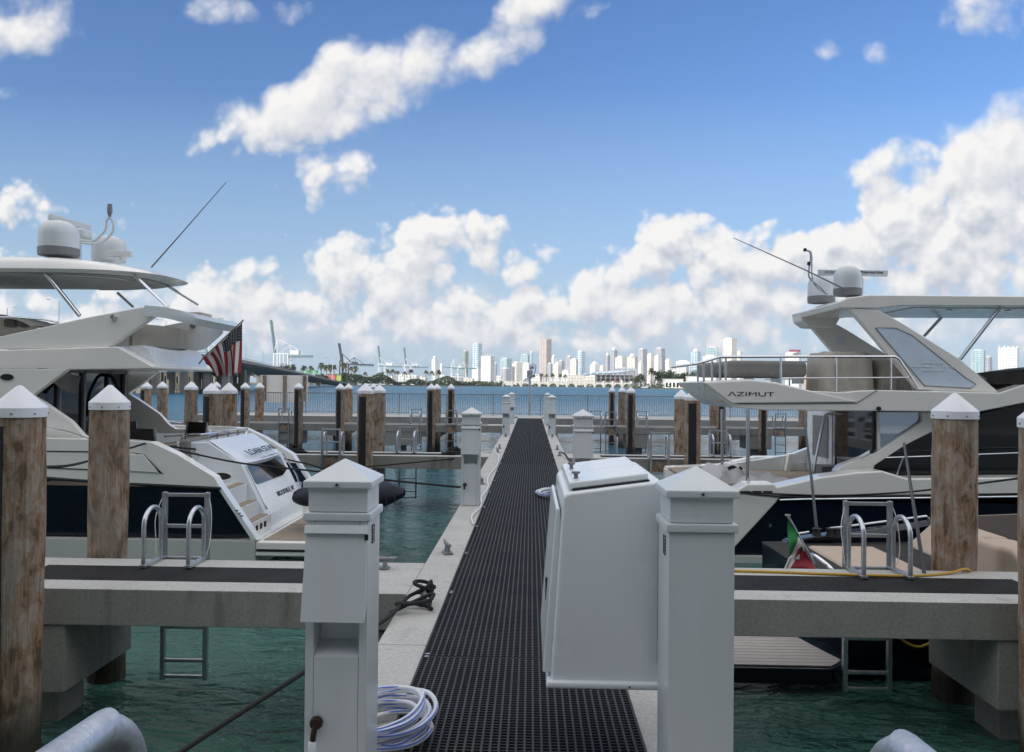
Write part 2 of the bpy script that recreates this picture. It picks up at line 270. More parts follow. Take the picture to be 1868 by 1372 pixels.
# ------------------------------------------------------------------ mesh helpers
class MB:
    def __init__(s): s.v = []; s.f = []
    def add(s, vs_, fs):
        o = len(s.v); s.v += [tuple(a) for a in vs_]; s.f += [tuple(i + o for i in f) for f in fs]; return s
    def box(s, x0, x1, y0, y1, z0, z1):
        return s.add([(x0,y0,z0),(x1,y0,z0),(x1,y1,z0),(x0,y1,z0),(x0,y0,z1),(x1,y0,z1),(x1,y1,z1),(x0,y1,z1)],
                     [(3,2,1,0),(4,5,6,7),(0,1,5,4),(1,2,6,5),(2,3,7,6),(3,0,4,7)])
    def two(s, A, B):
        "solid between two matching outlines"
        n = len(A)
        return s.add(list(A) + list(B), [tuple(range(n))[::-1], tuple(range(n, 2 * n))] + [(i, (i + 1) % n, n + (i + 1) % n, n + i) for i in range(n)])
    def prism(s, xz, y0, y1):
        return s.two([(a[0], y0, a[1]) for a in xz], [(a[0], y1, a[1]) for a in xz])
    def slab(s, pts, vec, lift=0.):
        v = Vector(vec); n = v.normalized() * lift
        return s.two([Vector(p) + n for p in pts], [Vector(p) + n + v for p in pts])
    def plan(s, xy, z0, z1):
        return s.two([(a[0], a[1], z0) for a in xy], [(a[0], a[1], z1) for a in xy])
    def tube(s, path, r, n=10, closed=False):
        path = [Vector(p) for p in path]; m = len(path); rs = r if isinstance(r, (list, tuple)) else [r] * m
        up = None; rings = []
        for i, p in enumerate(path):
            if closed: t = path[(i + 1) % m] - path[i - 1]
            else: t = (path[min(i + 1, m - 1)] - path[max(i - 1, 0)])
            t.normalize()
            if up is None:
                up = Vector((0, 0, 1)) if abs(t.z) < .9 else Vector((0, 1, 0))
            a = (up - t * up.dot(t)).normalized(); up = a; b = t.cross(a)
            rings.append([p + (a * math.cos(2 * math.pi * k / n) + b * math.sin(2 * math.pi * k / n)) * rs[i] for k in range(n)])
        vs_ = [q for rg in rings for q in rg]; fs = []
        for i in range(m if closed else m - 1):
            j = (i + 1) % m
            for k in range(n): fs.append((i * n + k, i * n + (k + 1) % n, j * n + (k + 1) % n, j * n + k))
        if not closed: fs += [tuple(range(n))[::-1], tuple(range((m - 1) * n, m * n))]
        return s.add(vs_, fs)
    def lathe(s, prof, c=(0, 0, 0), n=24, cap=True):
        vs_ = []; fs = []; m = len(prof)
        for (r, z) in prof:
            for k in range(n):
                a = 2 * math.pi * k / n; vs_.append((c[0] + r * math.cos(a), c[1] + r * math.sin(a), c[2] + z))
        for i in range(m - 1):
            for k in range(n): fs.append((i * n + k, i * n + (k + 1) % n, (i + 1) * n + (k + 1) % n, (i + 1) * n + k))
        if cap: fs += [tuple(range(n))[::-1], tuple(range((m - 1) * n, m * n))]
        return s.add(vs_, fs)
    def grid(s, fn, nu, nv):
        vs_ = [fn(i / nu, j / nv) for i in range(nu + 1) for j in range(nv + 1)]
        return s.add(vs_, [(i * (nv + 1) + j, i * (nv + 1) + j + 1, (i + 1) * (nv + 1) + j + 1, (i + 1) * (nv + 1) + j) for i in range(nu) for j in range(nv)])
    def bar(s, a, b, w, h=None):
        "square bar from a to b"
        a, b = Vector(a), Vector(b); t = (b - a).normalized(); h = h or w
        up = Vector((0, 0, 1)) if abs(t.z) < .95 else Vector((0, 1, 0))
        x = t.cross(up).normalized() * w / 2; y = x.cross(t).normalized() * h / 2
        return s.two([a - x - y, a + x - y, a + x + y, a - x + y], [b - x - y, b + x - y, b + x + y, b - x + y])
    def build(s, name, m, parent=None, bevel=0., seg=2, smooth=38., fix=True, world=True):
        me = bpy.data.meshes.new(name); me.from_pydata(s.v, [], s.f)
        if fix or bevel:
            bm = bmesh.new(); bm.from_mesh(me)
            if fix: bmesh.ops.recalc_face_normals(bm, faces=bm.faces)
            if bevel:
                es = [e for e in bm.edges if len(e.link_faces) == 2 and e.calc_face_angle(0) > R(28)]
                bmesh.ops.bevel(bm, geom=es, offset=bevel, segments=seg, profile=.5, affect='EDGES', clamp_overlap=True)
            bm.to_mesh(me); bm.free()
        if smooth:
            me.polygons.foreach_set('use_smooth', [True] * len(me.polygons)); me.set_sharp_from_angle(angle=R(smooth))
        for mm in (m if isinstance(m, (list, tuple)) else [m]): me.materials.append(mm)
        o = bpy.data.objects.new(name, me); COL.objects.link(o)
        if bevel and smooth: wm = o.modifiers.new('weighted_normal', 'WEIGHTED_NORMAL'); wm.keep_sharp = True; wm.weight = 80
        if parent is not None:
            o.parent = parent
            if world:
                p = parent; off = Vector((0, 0, 0))
                while p is not None: off += p.location; p = p.parent
                o.location = -off
        return o

def tag(o, label, cat, group=None, kind=None):
    if label: o['label'] = label
    if cat: o['category'] = cat
    if group: o['group'] = group
    if kind: o['kind'] = kind
    return o
def thing(name, label, cat, loc=(0, 0, 0), group=None):
    o = bpy.data.objects.new(name, None); COL.objects.link(o); o.location = loc; o.empty_display_size = .3
    return tag(o, label, cat, group)
def dup(root, loc=None, rz=None, label=None, scale=None):
    def cp(o, par):
        c = o.copy(); COL.objects.link(c)
        if par is not None: c.parent = par
        for ch in o.children: cp(ch, c)
        return c
    c = cp(root, None)
    if loc is not None: c.location = loc
    if rz is not None: c.rotation_euler = (0, 0, rz)
    if scale is not None: c.scale = (scale,) * 3 if isinstance(scale, (int, float)) else scale
    if label: c['label'] = label
    return c
def text(name, body, origin, right, up, width, height, m, parent, depth=.004):
    "raised lettering: lower left corner at origin"
    cu = bpy.data.curves.new(name, 'FONT'); cu.body = body; cu.size = 1; cu.extrude = .01
    t = bpy.data.objects.new(name, cu); COL.objects.link(t)
    bpy.context.view_layer.update()
    me = bpy.data.meshes.new_from_object(t.evaluated_get(bpy.context.evaluated_depsgraph_get()))
    bpy.data.objects.remove(t); bpy.data.curves.remove(cu)
    xs = [v.co.x for v in me.vertices]; ys = [v.co.y for v in me.vertices]
    x0, x1, y0, y1 = min(xs), max(xs), min(ys), max(ys)
    rt, u = Vector(right).normalized(), Vector(up).normalized(); u = (u - rt * u.dot(rt)).normalized(); nn = rt.cross(u)
    for v in me.vertices:
        v.co = Vector(origin) + rt * ((v.co.x - x0) / (x1 - x0) * width) + u * ((v.co.y - y0) / (y1 - y0) * height) + nn * (depth * (1 if v.co.z > 0 else -.2))
    me.materials.clear(); me.materials.append(m); me.name = name
    o = bpy.data.objects.new(name, me); COL.objects.link(o)
    if parent is not None:
        o.parent = parent; p = parent; off = Vector((0, 0, 0))
        while p is not None: off += p.location; p = p.parent
        o.location = -off
    return o
def xz(px, d): return [(lambda q: (q.x, q.z))(P(a, b, d)) for a, b in px]
def arc(a, b, c, n=8):
    "smooth curve through control points a, b, c (quadratic)"
    a, b, c = Vector(a), Vector(b), Vector(c)
    return [a * (1 - t) ** 2 + b * 2 * t * (1 - t) + c * t * t for t in [i / n for i in range(n + 1)]]
def spline(pts, n=6):
    pts = [Vector(p) for p in pts]; out = []
    for i in range(len(pts) - 1):
        p0, p1, p2, p3 = pts[max(i - 1, 0)], pts[i], pts[i + 1], pts[min(i + 2, len(pts) - 1)]
        for k in range(n):
            t = k / n
            out.append(.5 * ((2 * p1) + (p2 - p0) * t + (2 * p0 - 5 * p1 + 4 * p2 - p3) * t * t + (3 * p1 - p0 - 3 * p2 + p3) * t ** 3))
    return out + [pts[-1]]
WATER = -1.2
# ------------------------------------------------------------------ water, far land, the apartment block behind
def water_material():
    m = bpy.data.materials.new('harbour_water'); m.use_nodes = True; nt = m.node_tree; N, L = nt.nodes.new, nt.links.new
    p = nt.nodes['Principled BSDF']; p.inputs['Roughness'].default_value = .06; p.inputs['IOR'].default_value = 1.33
    tc = N('ShaderNodeTexCoord'); 
    n0 = N('ShaderNodeTexNoise'); n0.inputs['Scale'].default_value = .06; n0.inputs['Detail'].default_value = 4; L(tc.outputs['Object'], n0.inputs[0])
    sp = N('ShaderNodeSeparateXYZ'); L(tc.outputs['Object'], sp.inputs[0])
    fr_ = N('ShaderNodeMapRange'); fr_.inputs['From Min'].default_value = 15; fr_.inputs['From Max'].default_value = 160; L(sp.outputs[1], fr_.inputs[0])   # open bay: deeper and wind-ruffled
    c = N('ShaderNodeMix'); c.data_type = 'RGBA'; L(n0.outputs[0], c.inputs['Factor']); c.inputs['A'].default_value = (.052, .150, .098, 1); c.inputs['B'].default_value = (.032, .115, .110, 1)
    c2 = N('ShaderNodeMix'); c2.data_type = 'RGBA'; fb_ = N('ShaderNodeMapRange'); fb_.inputs['From Min'].default_value = 6; fb_.inputs['From Max'].default_value = 40; L(sp.outputs[1], fb_.inputs[0]); L(fb_.outputs[0], c2.inputs['Factor']); L(c.outputs['Result'], c2.inputs['A']); c2.inputs['B'].default_value = (.026, .105, .175, 1)
    L(c2.outputs['Result'], p.inputs['Base Color'])
    rr = N('ShaderNodeMapRange'); L(fr_.outputs[0], rr.inputs[0]); rr.inputs['To Min'].default_value = .06; rr.inputs['To Max'].default_value = .34; L(rr.outputs[0], p.inputs['Roughness'])
    sl_ = N('ShaderNodeMapRange'); L(fr_.outputs[0], sl_.inputs[0]); sl_.inputs['To Min'].default_value = .5; sl_.inputs['To Max'].default_value = .26; L(sl_.outputs[0], p.inputs['Specular IOR Level'])
    def waves(scale, sx, sy, rot, det):
        mp = N('ShaderNodeMapping'); mp.inputs['Scale'].default_value = (sx, sy, 1); mp.inputs['Rotation'].default_value = (0, 0, R(rot)); L(tc.outputs['Object'], mp.inputs[0])
        n = N('ShaderNodeTexNoise'); n.inputs['Scale'].default_value = scale; n.inputs['Detail'].default_value = det; n.inputs['Roughness'].default_value = .55; n.inputs['Distortion'].default_value = .35; L(mp.outputs[0], n.inputs[0]); return n.outputs[0]
    a, b, d = waves(1.5, .6, 1.15, 10, 3), waves(5.2, .65, 1.2, -18, 4), waves(.16, .6, 1.2, 24, 2)
    def ma(op, x, y, z=None):
        n = N('ShaderNodeMath'); n.operation = op
        for i, s in enumerate((x, y, z)):
            if s is None: continue
            if isinstance(s, (int, float)): n.inputs[i].default_value = s
            else: L(s, n.inputs[i])
        return n.outputs[0]
    h = ma('ADD', ma('ADD', ma('MULTIPLY', a, .48), ma('MULTIPLY', b, .24)), ma('MULTIPLY', d, .9))
    bp = N('ShaderNodeBump'); bp.inputs['Strength'].default_value = 1.0; bp.inputs['Distance'].default_value = 1.0; L(h, bp.inputs['Height']); L(bp.outputs[0], p.inputs['Normal'])
    return m
w = MB().add([(-6800, -2.7, WATER), (6800, -2.7, WATER), (6800, 6800, WATER), (-6800, 6800, WATER)], [(0, 1, 2, 3)]).build('water', water_material(), smooth=0)
tag(w, None, None, kind='structure')
M_seabed = mat('silt', (.05, .055, .045), .9, var=.3, scale=.5)
sb = MB().add([(-7000, -400, -6), (7000, -400, -6), (7000, 7000, -6), (-7000, 7000, -6)], [(0, 1, 2, 3)]).build('ground', M_seabed, smooth=0); tag(sb, None, None, kind='structure')
q = MB().box(-200, 120, -120, -2.6, -6, -.012).build('pavement', M_conc); tag(q, None, None, kind='structure')

M_stucco = mat('cream_stucco', (.52, .49, .44), .85, var=.1, scale=.3)
apt = thing('apartment_building', 'tall pale balconied apartment block at the head of the pier, shading the docks', 'building', (-85, -72, 0))
MB().box(-152, -24, -84, -60, -.008, 66).build('wall', M_stucco, apt)
M_podium = mat('podium_render', (.46, .455, .44), .85, var=.15, scale=.2)
pod = MB().box(-34, 44, -59.9, -9, -.008, 4.2).box(-34, 44, -59.9, -8.2, 8.0, 9.0).box(-34, 44, -59.9, -8.2, 12.6, 13.8)  # unseen podium, added behind the camera to darken the near faces
for k in range(10): pod.box(-33 + k * 8, -32.2 + k * 8, -9.8, -9, 4.2, 8.0); pod.box(-33 + k * 8, -32.2 + k * 8, -9.8, -9, 9.0, 12.6)
pod.box(-34, 44, -59.9, -22, 4.2, 8.0).box(-34, 44, -59.9, -22, 9.0, 12.6)
pod.build('shade_podium', M_podium, apt)['kind'] = 'stuff'
bal = MB()
for k in range(1, 21): bal.box(-152.5, -23.5, -60, -58.4, k * 3.1 - .12, k * 3.1 + .12)
bal.build('balcony', M_gel, apt)['kind'] = 'stuff'
win = MB()
for k in range(0, 21):
    for i in range(26): win.box(-150.5 + i * 4.9, -147 + i * 4.9, -60, -59.97, k * 3.1 + .25, k * 3.1 + 2.5)
win.build('window', M_glass, apt)['kind'] = 'stuff'

# ------------------------------------------------------------------ piers
def grating_long(mb, x0, x1, y0, y1, sx, sy, ztop, h=.03, wl=.011, wc=.008):
    n = round((x1 - x0) / sx)
    for i in range(n + 1):
        x = x0 + (x1 - x0) * i / n; mb.box(x - wl / 2, x + wl / 2, y0, y1, ztop - h, ztop)
    m = round((y1 - y0) / sy)
    for j in range(m + 1):
        y = y0 + (y1 - y0) * j / m; mb.box(x0, x1, y - wc / 2, y + wc / 2, ztop - h + .002, ztop - .003)
XL, XR, GL, GR = -.96, .83, -.647, .538
main = thing('main_pier', 'long concrete pier walkway with black grating between pale edges, running out to the bay', 'pier', (0, 18, 0))
fr = MB()
yy = [-2.6] + [k * 3.05 - .9 for k in range(1, 15)] + [40.6]
for a, b in zip(yy[:-1], yy[1:]):
    fr.box(XL, GL, a + .004, b - .004, -.30, 0); fr.box(GR, XR, a + .004, b - .004, -.30, 0)
fr.build('concrete_edge', M_conc, main, bevel=.008)
g = MB(); pan = 1.52; y = -2.6
while y < 40.5:
    y1 = min(y + pan, 40.6); far = y > 16
    grating_long(g, GL + .004, GR - .004, y + .009, y1 - .009, .039, .031 if not far else .062, -.004); y = y1
g.build('grating', M_grating, main, smooth=0, fix=False)
lw = MB().box(GL, GR, -2.6, 40.6, -.31, -.28)  # black underlay paints the shade seen through the grating; cross joists follow
for k in range(28): lw.box(GL, GR, -2.6 + k * 1.52, -2.52 + k * 1.52, -.279, -.05)
lw.build('shade_underlay_joist', M_black, main)
clips = MB()
for k in range(1, 26):
    for x in (GL + .03, GR - .03):
        clips.box(x - .012, x + .012, -2.6 + k * pan - .035, -2.6 + k * pan - .012, -.004, .004); clips.box(x - .012, x + .012, -2.6 + k * pan + .012, -2.6 + k * pan + .035, -.004, .004)
clips.build('clip_row', M_alu, main)['kind'] = 'stuff'
for yc in (7.0, 19.25, 33.5):
    MB().box(XL - .25, XR + .25, yc - .5, yc + .5, -.86, -.312).build('pile_cap', M_concside, main, bevel=.02)
    for x in (-.6, .5): MB().box(x - .2, x + .2, yc - .2, yc + .2, -6, -.862).build('support_pile', M_concold, main, bevel=.02)

def finger(x0, x1, y0, y1, label, inner, caps, fine=True):
    "finger pier along x; inner = x of the end that joins the main pier"
    t = thing('finger_pier', label, 'pier', ((x0 + x1) / 2, (y0 + y1) / 2, 0), 'concrete finger piers between the boat slips')
    e = .29; solid = .80; sg = 1 if inner == x0 else -1
    gx0, gx1 = (x0 + solid, x1 - .3) if sg > 0 else (x0 + .3, x1 - solid)
    f = MB().box(x0, x1, y0, y0 + e, -.29, 0).box(x0, x1, y1 - e, y1, -.29, 0)
    f.box(x0, gx0, y0 + e, y1 - e, -.29, 0).box(gx1, x1, y0 + e, y1 - e, -.29, 0)
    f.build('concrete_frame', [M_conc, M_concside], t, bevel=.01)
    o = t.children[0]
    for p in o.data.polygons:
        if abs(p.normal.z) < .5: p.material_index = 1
    gg = MB()
    # bars run across; cross rods run along
    sx, sy = (.03, .038) if fine else (.12, .06)
    n = round((gx1 - gx0) / sx)
    for i in range(n + 1):
        x = gx0 + (gx1 - gx0) * i / n; gg.box(x - .0045 if fine else x - .02, x + .0045 if fine else x + .02, y0 + e, y1 - e, -.034, -.005)
    m = round((y1 - y0 - 2 * e) / sy)
    for j in range(m + 1):
        yv = y0 + e + (y1 - y0 - 2 * e) * j / m; gg.box(gx0, gx1, yv - .006, yv + .006, -.034, -.003)
    gg.build('grating', M_grating, t, smooth=0, fix=False)
    for (a, b) in caps:
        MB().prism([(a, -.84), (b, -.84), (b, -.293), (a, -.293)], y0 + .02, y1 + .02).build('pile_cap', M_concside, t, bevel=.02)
        c = (a + b) / 2; MB().box(c - .2, c + .2, (y0 + y1) / 2 - .2, (y0 + y1) / 2 + .2, -6, -.842).build('support_pile', M_concold, t, bevel=.02)
    return t
finger(-4.6, XL, 6.45, 7.57, 'near finger pier ending at the big capped timber pile beside the navy-hulled yacht', XL, [(-4.55, -3.69)])
finger(XR, 4.5, 6.45, 7.57, 'near finger pier with a yellow hose along it, beside the beige-cushioned motorboat', XR, [(3.63, 4.45)])
finger(-11.5, XL, 18.7, 19.8, 'middle finger pier behind the flag-flying yacht, black rope heaps on it', XL, [(-4.2, -3.5), (-9.6, -8.8)])
finger(XR, 11.5, 18.7, 19.8, 'middle finger pier behind the yacht with the frosted glass panel', XR, [(3.5, 4.3), (8.6, 9.4)])
finger(-15.5, XL, 33.0, 34.1, 'far finger pier whose end shows beyond the yacht stern and dark cockpit chairs', XL, [(-10.2, -9.3), (-6.0, -4.6), (-14.5, -13.6)], False)
finger(XR, 15.5, 33.0, 34.1, 'far finger pier seen under the overhanging deck of the blue-glass yacht', XR, [(3.8, 4.8), (8.6, 9.6), (13.2, 14.2)], False)
tt = thing('end_pier', 'wide concrete cross pier carrying the grey railing at the end of the walkway', 'pier', (0, 42.5, 0))
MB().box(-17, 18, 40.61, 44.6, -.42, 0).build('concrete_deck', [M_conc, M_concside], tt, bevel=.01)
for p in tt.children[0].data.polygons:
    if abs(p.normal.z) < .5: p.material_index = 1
for x in range(-15, 18, 5): MB().box(x - .5, x + .5, 41, 44.2, -1.0, -.422).build('pile_cap', M_concside, tt); MB().box(x - .2, x + .2, 42.2, 42.6, -6, -1.002).build('support_pile', M_concold, tt)
rl = thing('dock_railing', 'long grey metal railing with thin balusters along the end of the dock', 'railing', (0, 43.6, 0))
tr = MB().bar((-17, 43.6, 1.1), (18, 43.6, 1.1), .05).bar((-17, 43.6, .1), (18, 43.6, .1), .04); tr.build('rail', M_alu, rl)
bb = MB()
for k in range(int(35 / .125)): bb.box(-17 + k * .125 - .012, -17 + k * .125 + .012, 43.588, 43.612, .12, 1.08)
bb.build('baluster_panel', M_alu, rl, smooth=0)
for k in range(15): MB().box(-17 + k * 2.5 - .035, -17 + k * 2.5 + .035, 43.56, 43.64, 0, 1.12).build('post', M_alu, rl)

# ------------------------------------------------------------------ timber piles
GP = 'capped timber mooring piles'
def make_pile():
    t = thing('timber_pile', None, 'pile', (0, 0, 0), GP)
    rnd = random.Random(3)
    b = MB(); n = 28; prof = [(.172 + .006 * math.sin(z * 2.1) + (0 if z > -1 else .004), z) for z in [-4 + .2 * k for k in range(27)] + [1.46]]
    b.lathe(prof, n=n)
    b.v = [(x + rnd.uniform(-.004, .004), y + rnd.uniform(-.004, .004), z) for x, y, z in b.v]
    b.build('timber', M_timber, t)
    c = MB().lathe([(.178, 1.41), (.184, 1.414), (.184, 1.482), (.180, 1.488), (.02, 1.645), (.004, 1.65)], n=40)
    cap = c.build('cap', M_cap, t, smooth=25)
    sc = MB()
    for k in range(8):
        a = k * math.pi / 4 + .2; sc.lathe([(.0075, -.004), (.0075, .004)], n=8); 
        for i in range(16):
            x, y, z = sc.v[-16 + i]; # turn the little screw head to face outwards
            sc.v[-16 + i] = ((.184 + z) * math.cos(a) - x * math.sin(a), (.184 + z) * math.sin(a) + x * math.cos(a), 1.44 + y)
    sc.build('screw', M_grey, cap)
    return t
def strip_of(): 
    s = MB()
    for k in range(9):
        a = R(196 + k * 6.5)
    A = [(.185 * math.cos(R(208 + 7 * k)), .185 * math.sin(R(208 + 7 * k))) for k in range(9)]; B = [(.165 * math.cos(R(208 + 7 * k)), .165 * math.sin(R(208 + 7 * k))) for k in range(8, -1, -1)]
    s.plan(A + B, -4, 1.35); return s
proto_pile = make_pile()
strip_mesh = strip_of().build('rub_strip', M_black).data
bpy.data.objects.remove(bpy.data.objects['rub_strip'])
_first = [True]
def pile(px, d, label, strip=False, side=0., py=None, dia=None):
    q_ = P(px, 703, d); loc = Vector((q_.x, d, 0))
    if py is not None: loc.z = P(px, py, d).z - 1.65
    o = proto_pile if _first[0] else dup(proto_pile); _first[0] = False
    o.location = loc; o['label'] = label; o.rotation_euler = (0, 0, R(side))
    if dia: o.scale = (dia / .35, dia / .35, 1)
    if strip:
        s = bpy.data.objects.new('rub_strip', strip_mesh); COL.objects.link(s); s.parent = o
    return o
for a in [
 (201, 7.82, 'capped timber pile standing behind the near finger pier beside the left ladder', False, 40, 702, .35),
 (36, 6.12, 'big capped timber pile at the left picture edge, with a black rubber strip', True, 6, 703, .37),
 (1742, 7.72, 'smooth tan capped pile on the near finger pier, yellow hose at its foot', False, 80, 717, .38),
 (1911, 6.2, 'capped pile cut off by the right picture edge beside the near finger pier', False, 120, 722, .37),
 (267, 27, 'black-stripped pile nearest the left yacht cabin among the far piles', True, 10, 696, None),
 (296.5, 29, 'slim tan capped pile just beside the far black-stripped one behind the left yacht', False, 90, 696, None),
 (349, 23, 'tan capped pile standing alone against blue water behind the cockpit chairs', False, 150, 696, None),
 (386, 18.35, 'pale capped pile with a wide black strip left of the flag', True, 12, 699, None),
 (395, 34.6, 'capped pile mostly hidden behind the pale black-stripped pile', False, 60, 696.5, None),
 (418, 17.6, 'thick mottled capped pile below the striped flag', False, 200, 698, .34),
 (447.5, 32.6, 'black-stripped capped pile left of the blank white board', True, 14, 698, None),
 (474, 34.5, 'light brown capped pile at the left end of the blank white board', False, 30, 698, None),
 (545, 32.6, 'dark capped pile in front of the right end of the blank white board', True, 20, 698, None),
 (621, 32.6, 'black-stripped pile of the close pair left of the tall dark pile', True, 25, 699.5, None),
 (636, 34.5, 'lighter pile of the close pair, half behind its black-stripped neighbour', False, 170, 699.5, None),
 (667, 18.35, 'tall dark capped pile at the front of the left middle finger pier', True, 22, 699, .35),
 (681, 40, 'capped pile whose tip alone shows between two larger piles', False, 75, 699.5, None),
 (692.5, 23, 'reddish mottled capped pile right behind the tall dark one', False, 240, 701.5, None),
 (787, 32.6, 'black-stripped pile standing half in front of another near the left middle pedestal', True, 28, 700, None),
 (797, 34.6, 'brown pile half hidden by a black-stripped one near the middle pedestal', False, 130, 700, None),
 (823, 35.5, 'slim dark pile behind a ladder just left of the left middle pedestal', True, 30, 700, .30),
 (1116.5, 39.8, 'slim dark pile by the railing right of the right middle pedestal, first of three', True, 30, 706, .31),
 (1135, 38, 'light brown middle pile of the three standing right of the walkway', False, 33, 706, None),
 (1151, 32.6, 'third and tallest of the three piles right of the walkway, dark stripped', True, 24, 706, None),
 (1243, 20.6, 'tan capped pile just left of the black-stripped one under the overhanging yacht deck', False, 110, 711, None),
 (1264, 18.35, 'black-faced pile at the front of the right middle finger under the yacht deck tip', True, 22, 711, .35),
 (1302.5, 34.5, 'tan far pile seen under the yacht deck between its dark posts', False, 145, 706, None),
 (1316, 32.6, 'far pile with dark strip beside a thin yacht deck post', True, 26, 706, None),
 (1392, 32.6, 'dark brown far pile in the gap under the yacht deck', True, 29, 706, None),
 (1465, 34.5, 'wide orange-tan far pile under the yacht deck above a thin tilted pole', False, 66, 706, None),
 (1494, 32.6, 'far tan pile beside the chrome handrail of the blue-glass yacht', False, 95, 706, None)]:
    pile(*a)

# ------------------------------------------------------------------ utility pedestals
def pedestal(x, y, label, hood=True, plug=False, plate=0):
    "x, y = centre of the square column"
    t = thing('utility_pedestal', label, 'pedestal', (x, y, 0), 'white utility pedestals along the walkway'); h = .1375; C = Vector((x, y, 0))
    b = MB(); w = h - .012
    if hood:
        # column with a real niche under the meter hood
        b.box(x - w, x - w + .035, y - w, y + w, .004, 1.09); b.box(x + w - .035, x + w, y - w, y + w, .004, 1.09)
        b.box(x - w + .035, x + w - .035, y - w, y + w, .004, .545); b.box(x - w + .035, x + w - .035, y - w, y + w, .70, 1.09)
        b.box(x - w + .035, x + w - .035, y - w + .10, y + w, .545, .70)
        b.add([(x - w + .035, y - w, .545), (x + w - .035, y - w, .545), (x + w - .035, y - w + .10, .59), (x - w + .035, y - w + .10, .59), (x - w + .035, y - w + .10, .546), (x + w - .035, y - w + .10, .546)], [(0, 1, 2, 3), (0, 3, 4), (1, 5, 2), (3, 2, 5, 4), (0, 4, 5, 1)])
    else: b.box(x - w, x + w, y - w, y + w, .004, 1.09)
    b.build('column', M_white, t, bevel=.004)
    MB().box(x - h, x + h, y - h, y + h, 1.092, 1.125).build('collar', M_white, t, bevel=.006)
    n = h - .016
    MB().box(x - n, x + n, y - n, y + n, 1.126, 1.245).build('neck', M_white, t, bevel=.006)
    c = MB(); r = h + .002
    c.add([(x-r,y-r,1.225),(x+r,y-r,1.225),(x+r,y+r,1.225),(x-r,y+r,1.225),(x-r,y-r,1.252),(x+r,y-r,1.252),(x+r,y+r,1.252),(x-r,y+r,1.252),(x,y,1.335)],
          [(3,2,1,0),(0,1,5,4),(1,2,6,5),(2,3,7,6),(3,0,4,7),(4,5,8),(5,6,8),(6,7,8),(7,4,8)])
    cp = c.build('cap', M_white, t, bevel=.004)
    s = MB().lathe([(.010, 0), (.010, .006), (.0055, .006), (.0055, .001)], n=14); s.v = [(x + a, y - r - c_, 1.239 + b_) for a, b_, c_ in s.v]; s.build('screw', M_alu, cp)
    s = MB().lathe([(.005, 0), (.005, .003)], n=12); s.v = [(x + a, y - r - c_ - .001, 1.239 + b_) for a, b_, c_ in s.v]; s.build('screw_hole', M_black, cp)
    if hood:
        hd = MB(); y0 = y - w - .001; z1, z0 = 1.075, .70; dpt = .065; hw = w - .002
        hd.two([(x - hw, y0, z1), (x - hw, y0 - .012, z1), (x - hw, y0 - .018, z1 - .03), (x - hw - .006, y0 - dpt, z0), (x - hw - .006, y0 - dpt + .012, z0), (x - hw, y0, z0 + .05)],
               [(x + hw, y0, z1), (x + hw, y0 - .012, z1), (x + hw, y0 - .018, z1 - .03), (x + hw + .002, y0 - dpt, z0), (x + hw + .002, y0 - dpt + .012, z0), (x + hw, y0, z0 + .05)])
        ho = hd.build('meter_hood', M_white, t, bevel=.003)
        MB().two([(x - hw - .004, y0 - .02, z1 + .004), (x - hw - .004, y0 - .034, z1 - .028), (x - hw - .004, y0 - .022, z1 - .031), (x - hw - .004, y0 - .004, z1 - .002)],
                 [(x + hw + .004, y0 - .02, z1 + .004), (x + hw + .004, y0 - .034, z1 - .028), (x + hw + .004, y0 - .022, z1 - .031), (x + hw + .004, y0 - .004, z1 - .002)]).build('hood_lip', M_white, ho, bevel=.002)
        MB().box(x + hw - .008, x + hw + .007, y0 - .027, y0 - .022, z1 - .055, z1 - .032).build('hinge', M_black, ho)
        k = MB().lathe([(.010, 0), (.012, .006), (.0255, .008), (.027, .02), (.022, .034), (.008, .04)], n=22); k.v = [(x - .072 + a, y - w - c_, .285 + b_) for a, b_, c_ in k.v]
        kn = k.build('water_tap', M_brass, t)
        MB().tube([(x - .072, y - w - .03, .285), (x - .076, y - w - .045, .25), (x - .078, y - w - .045, .225)], [.011, .012, .012]).build('spout', M_brass, kn)
        if plug:
            MB().lathe([(.012, .225), (.015, .221), (.019, .175), (.016, .168), (.008, .16)], (x - .08, y - w - .045, 0), n=16).build('hose_fitting', M_ropew, kn)
            MB().tube(spline([(x - .08, y - w - .045, .165), (x - .084, y - w - .05, .10), (x - .10, y - w - .06, .02), (x - .08, y - w - .09, -.15), (x + .05, y - w - .08, -.5)]), .0075).build('supply_hose', M_ropew, kn)
    if plate:
        sx = x + plate * (w + .0015)
        f = MB()
        y1, y2, z1, z2 = y - .06, y - .015, .99, 1.065
        for (a, b_, c_, d_) in ((y1, y2, z2 - .005, z2), (y1, y2, z1, z1 + .003), (y1, y1 + .004, z1, z2), (y2 - .004, y2, z1, z2)): f.box(min(sx, sx + plate * .003), max(sx, sx + plate * .003), a, b_, c_, d_)
        for i in range(4): f.box(min(sx, sx + plate * .002), max(sx, sx + plate * .002), y1 + .008, y2 - .012 - .006 * (i % 2), z1 + .012 + i * .013, z1 + .017 + i * .013)
        f.build('rating_plate', M_letter, t)
    return t
pedestal(-.777, 3.437, 'large near white utility pedestal with sloping hood, open niche and hose plugged into its tap', plug=True, plate=1)
pedestal(.657, 3.287, 'large near white pedestal without a hood, beside the white dock box', hood=False, plate=-1)
pedestal(-.815, 11.3, 'white hooded pedestal halfway along the walkway edge with white hose at its foot', plug=False)
pedestal(.69, 10.9, 'white hooded pedestal halfway along, rising behind the dock box', plug=False)
pedestal(-.815, 27.1, 'small far white hooded pedestal on the left kerb, in front of another')
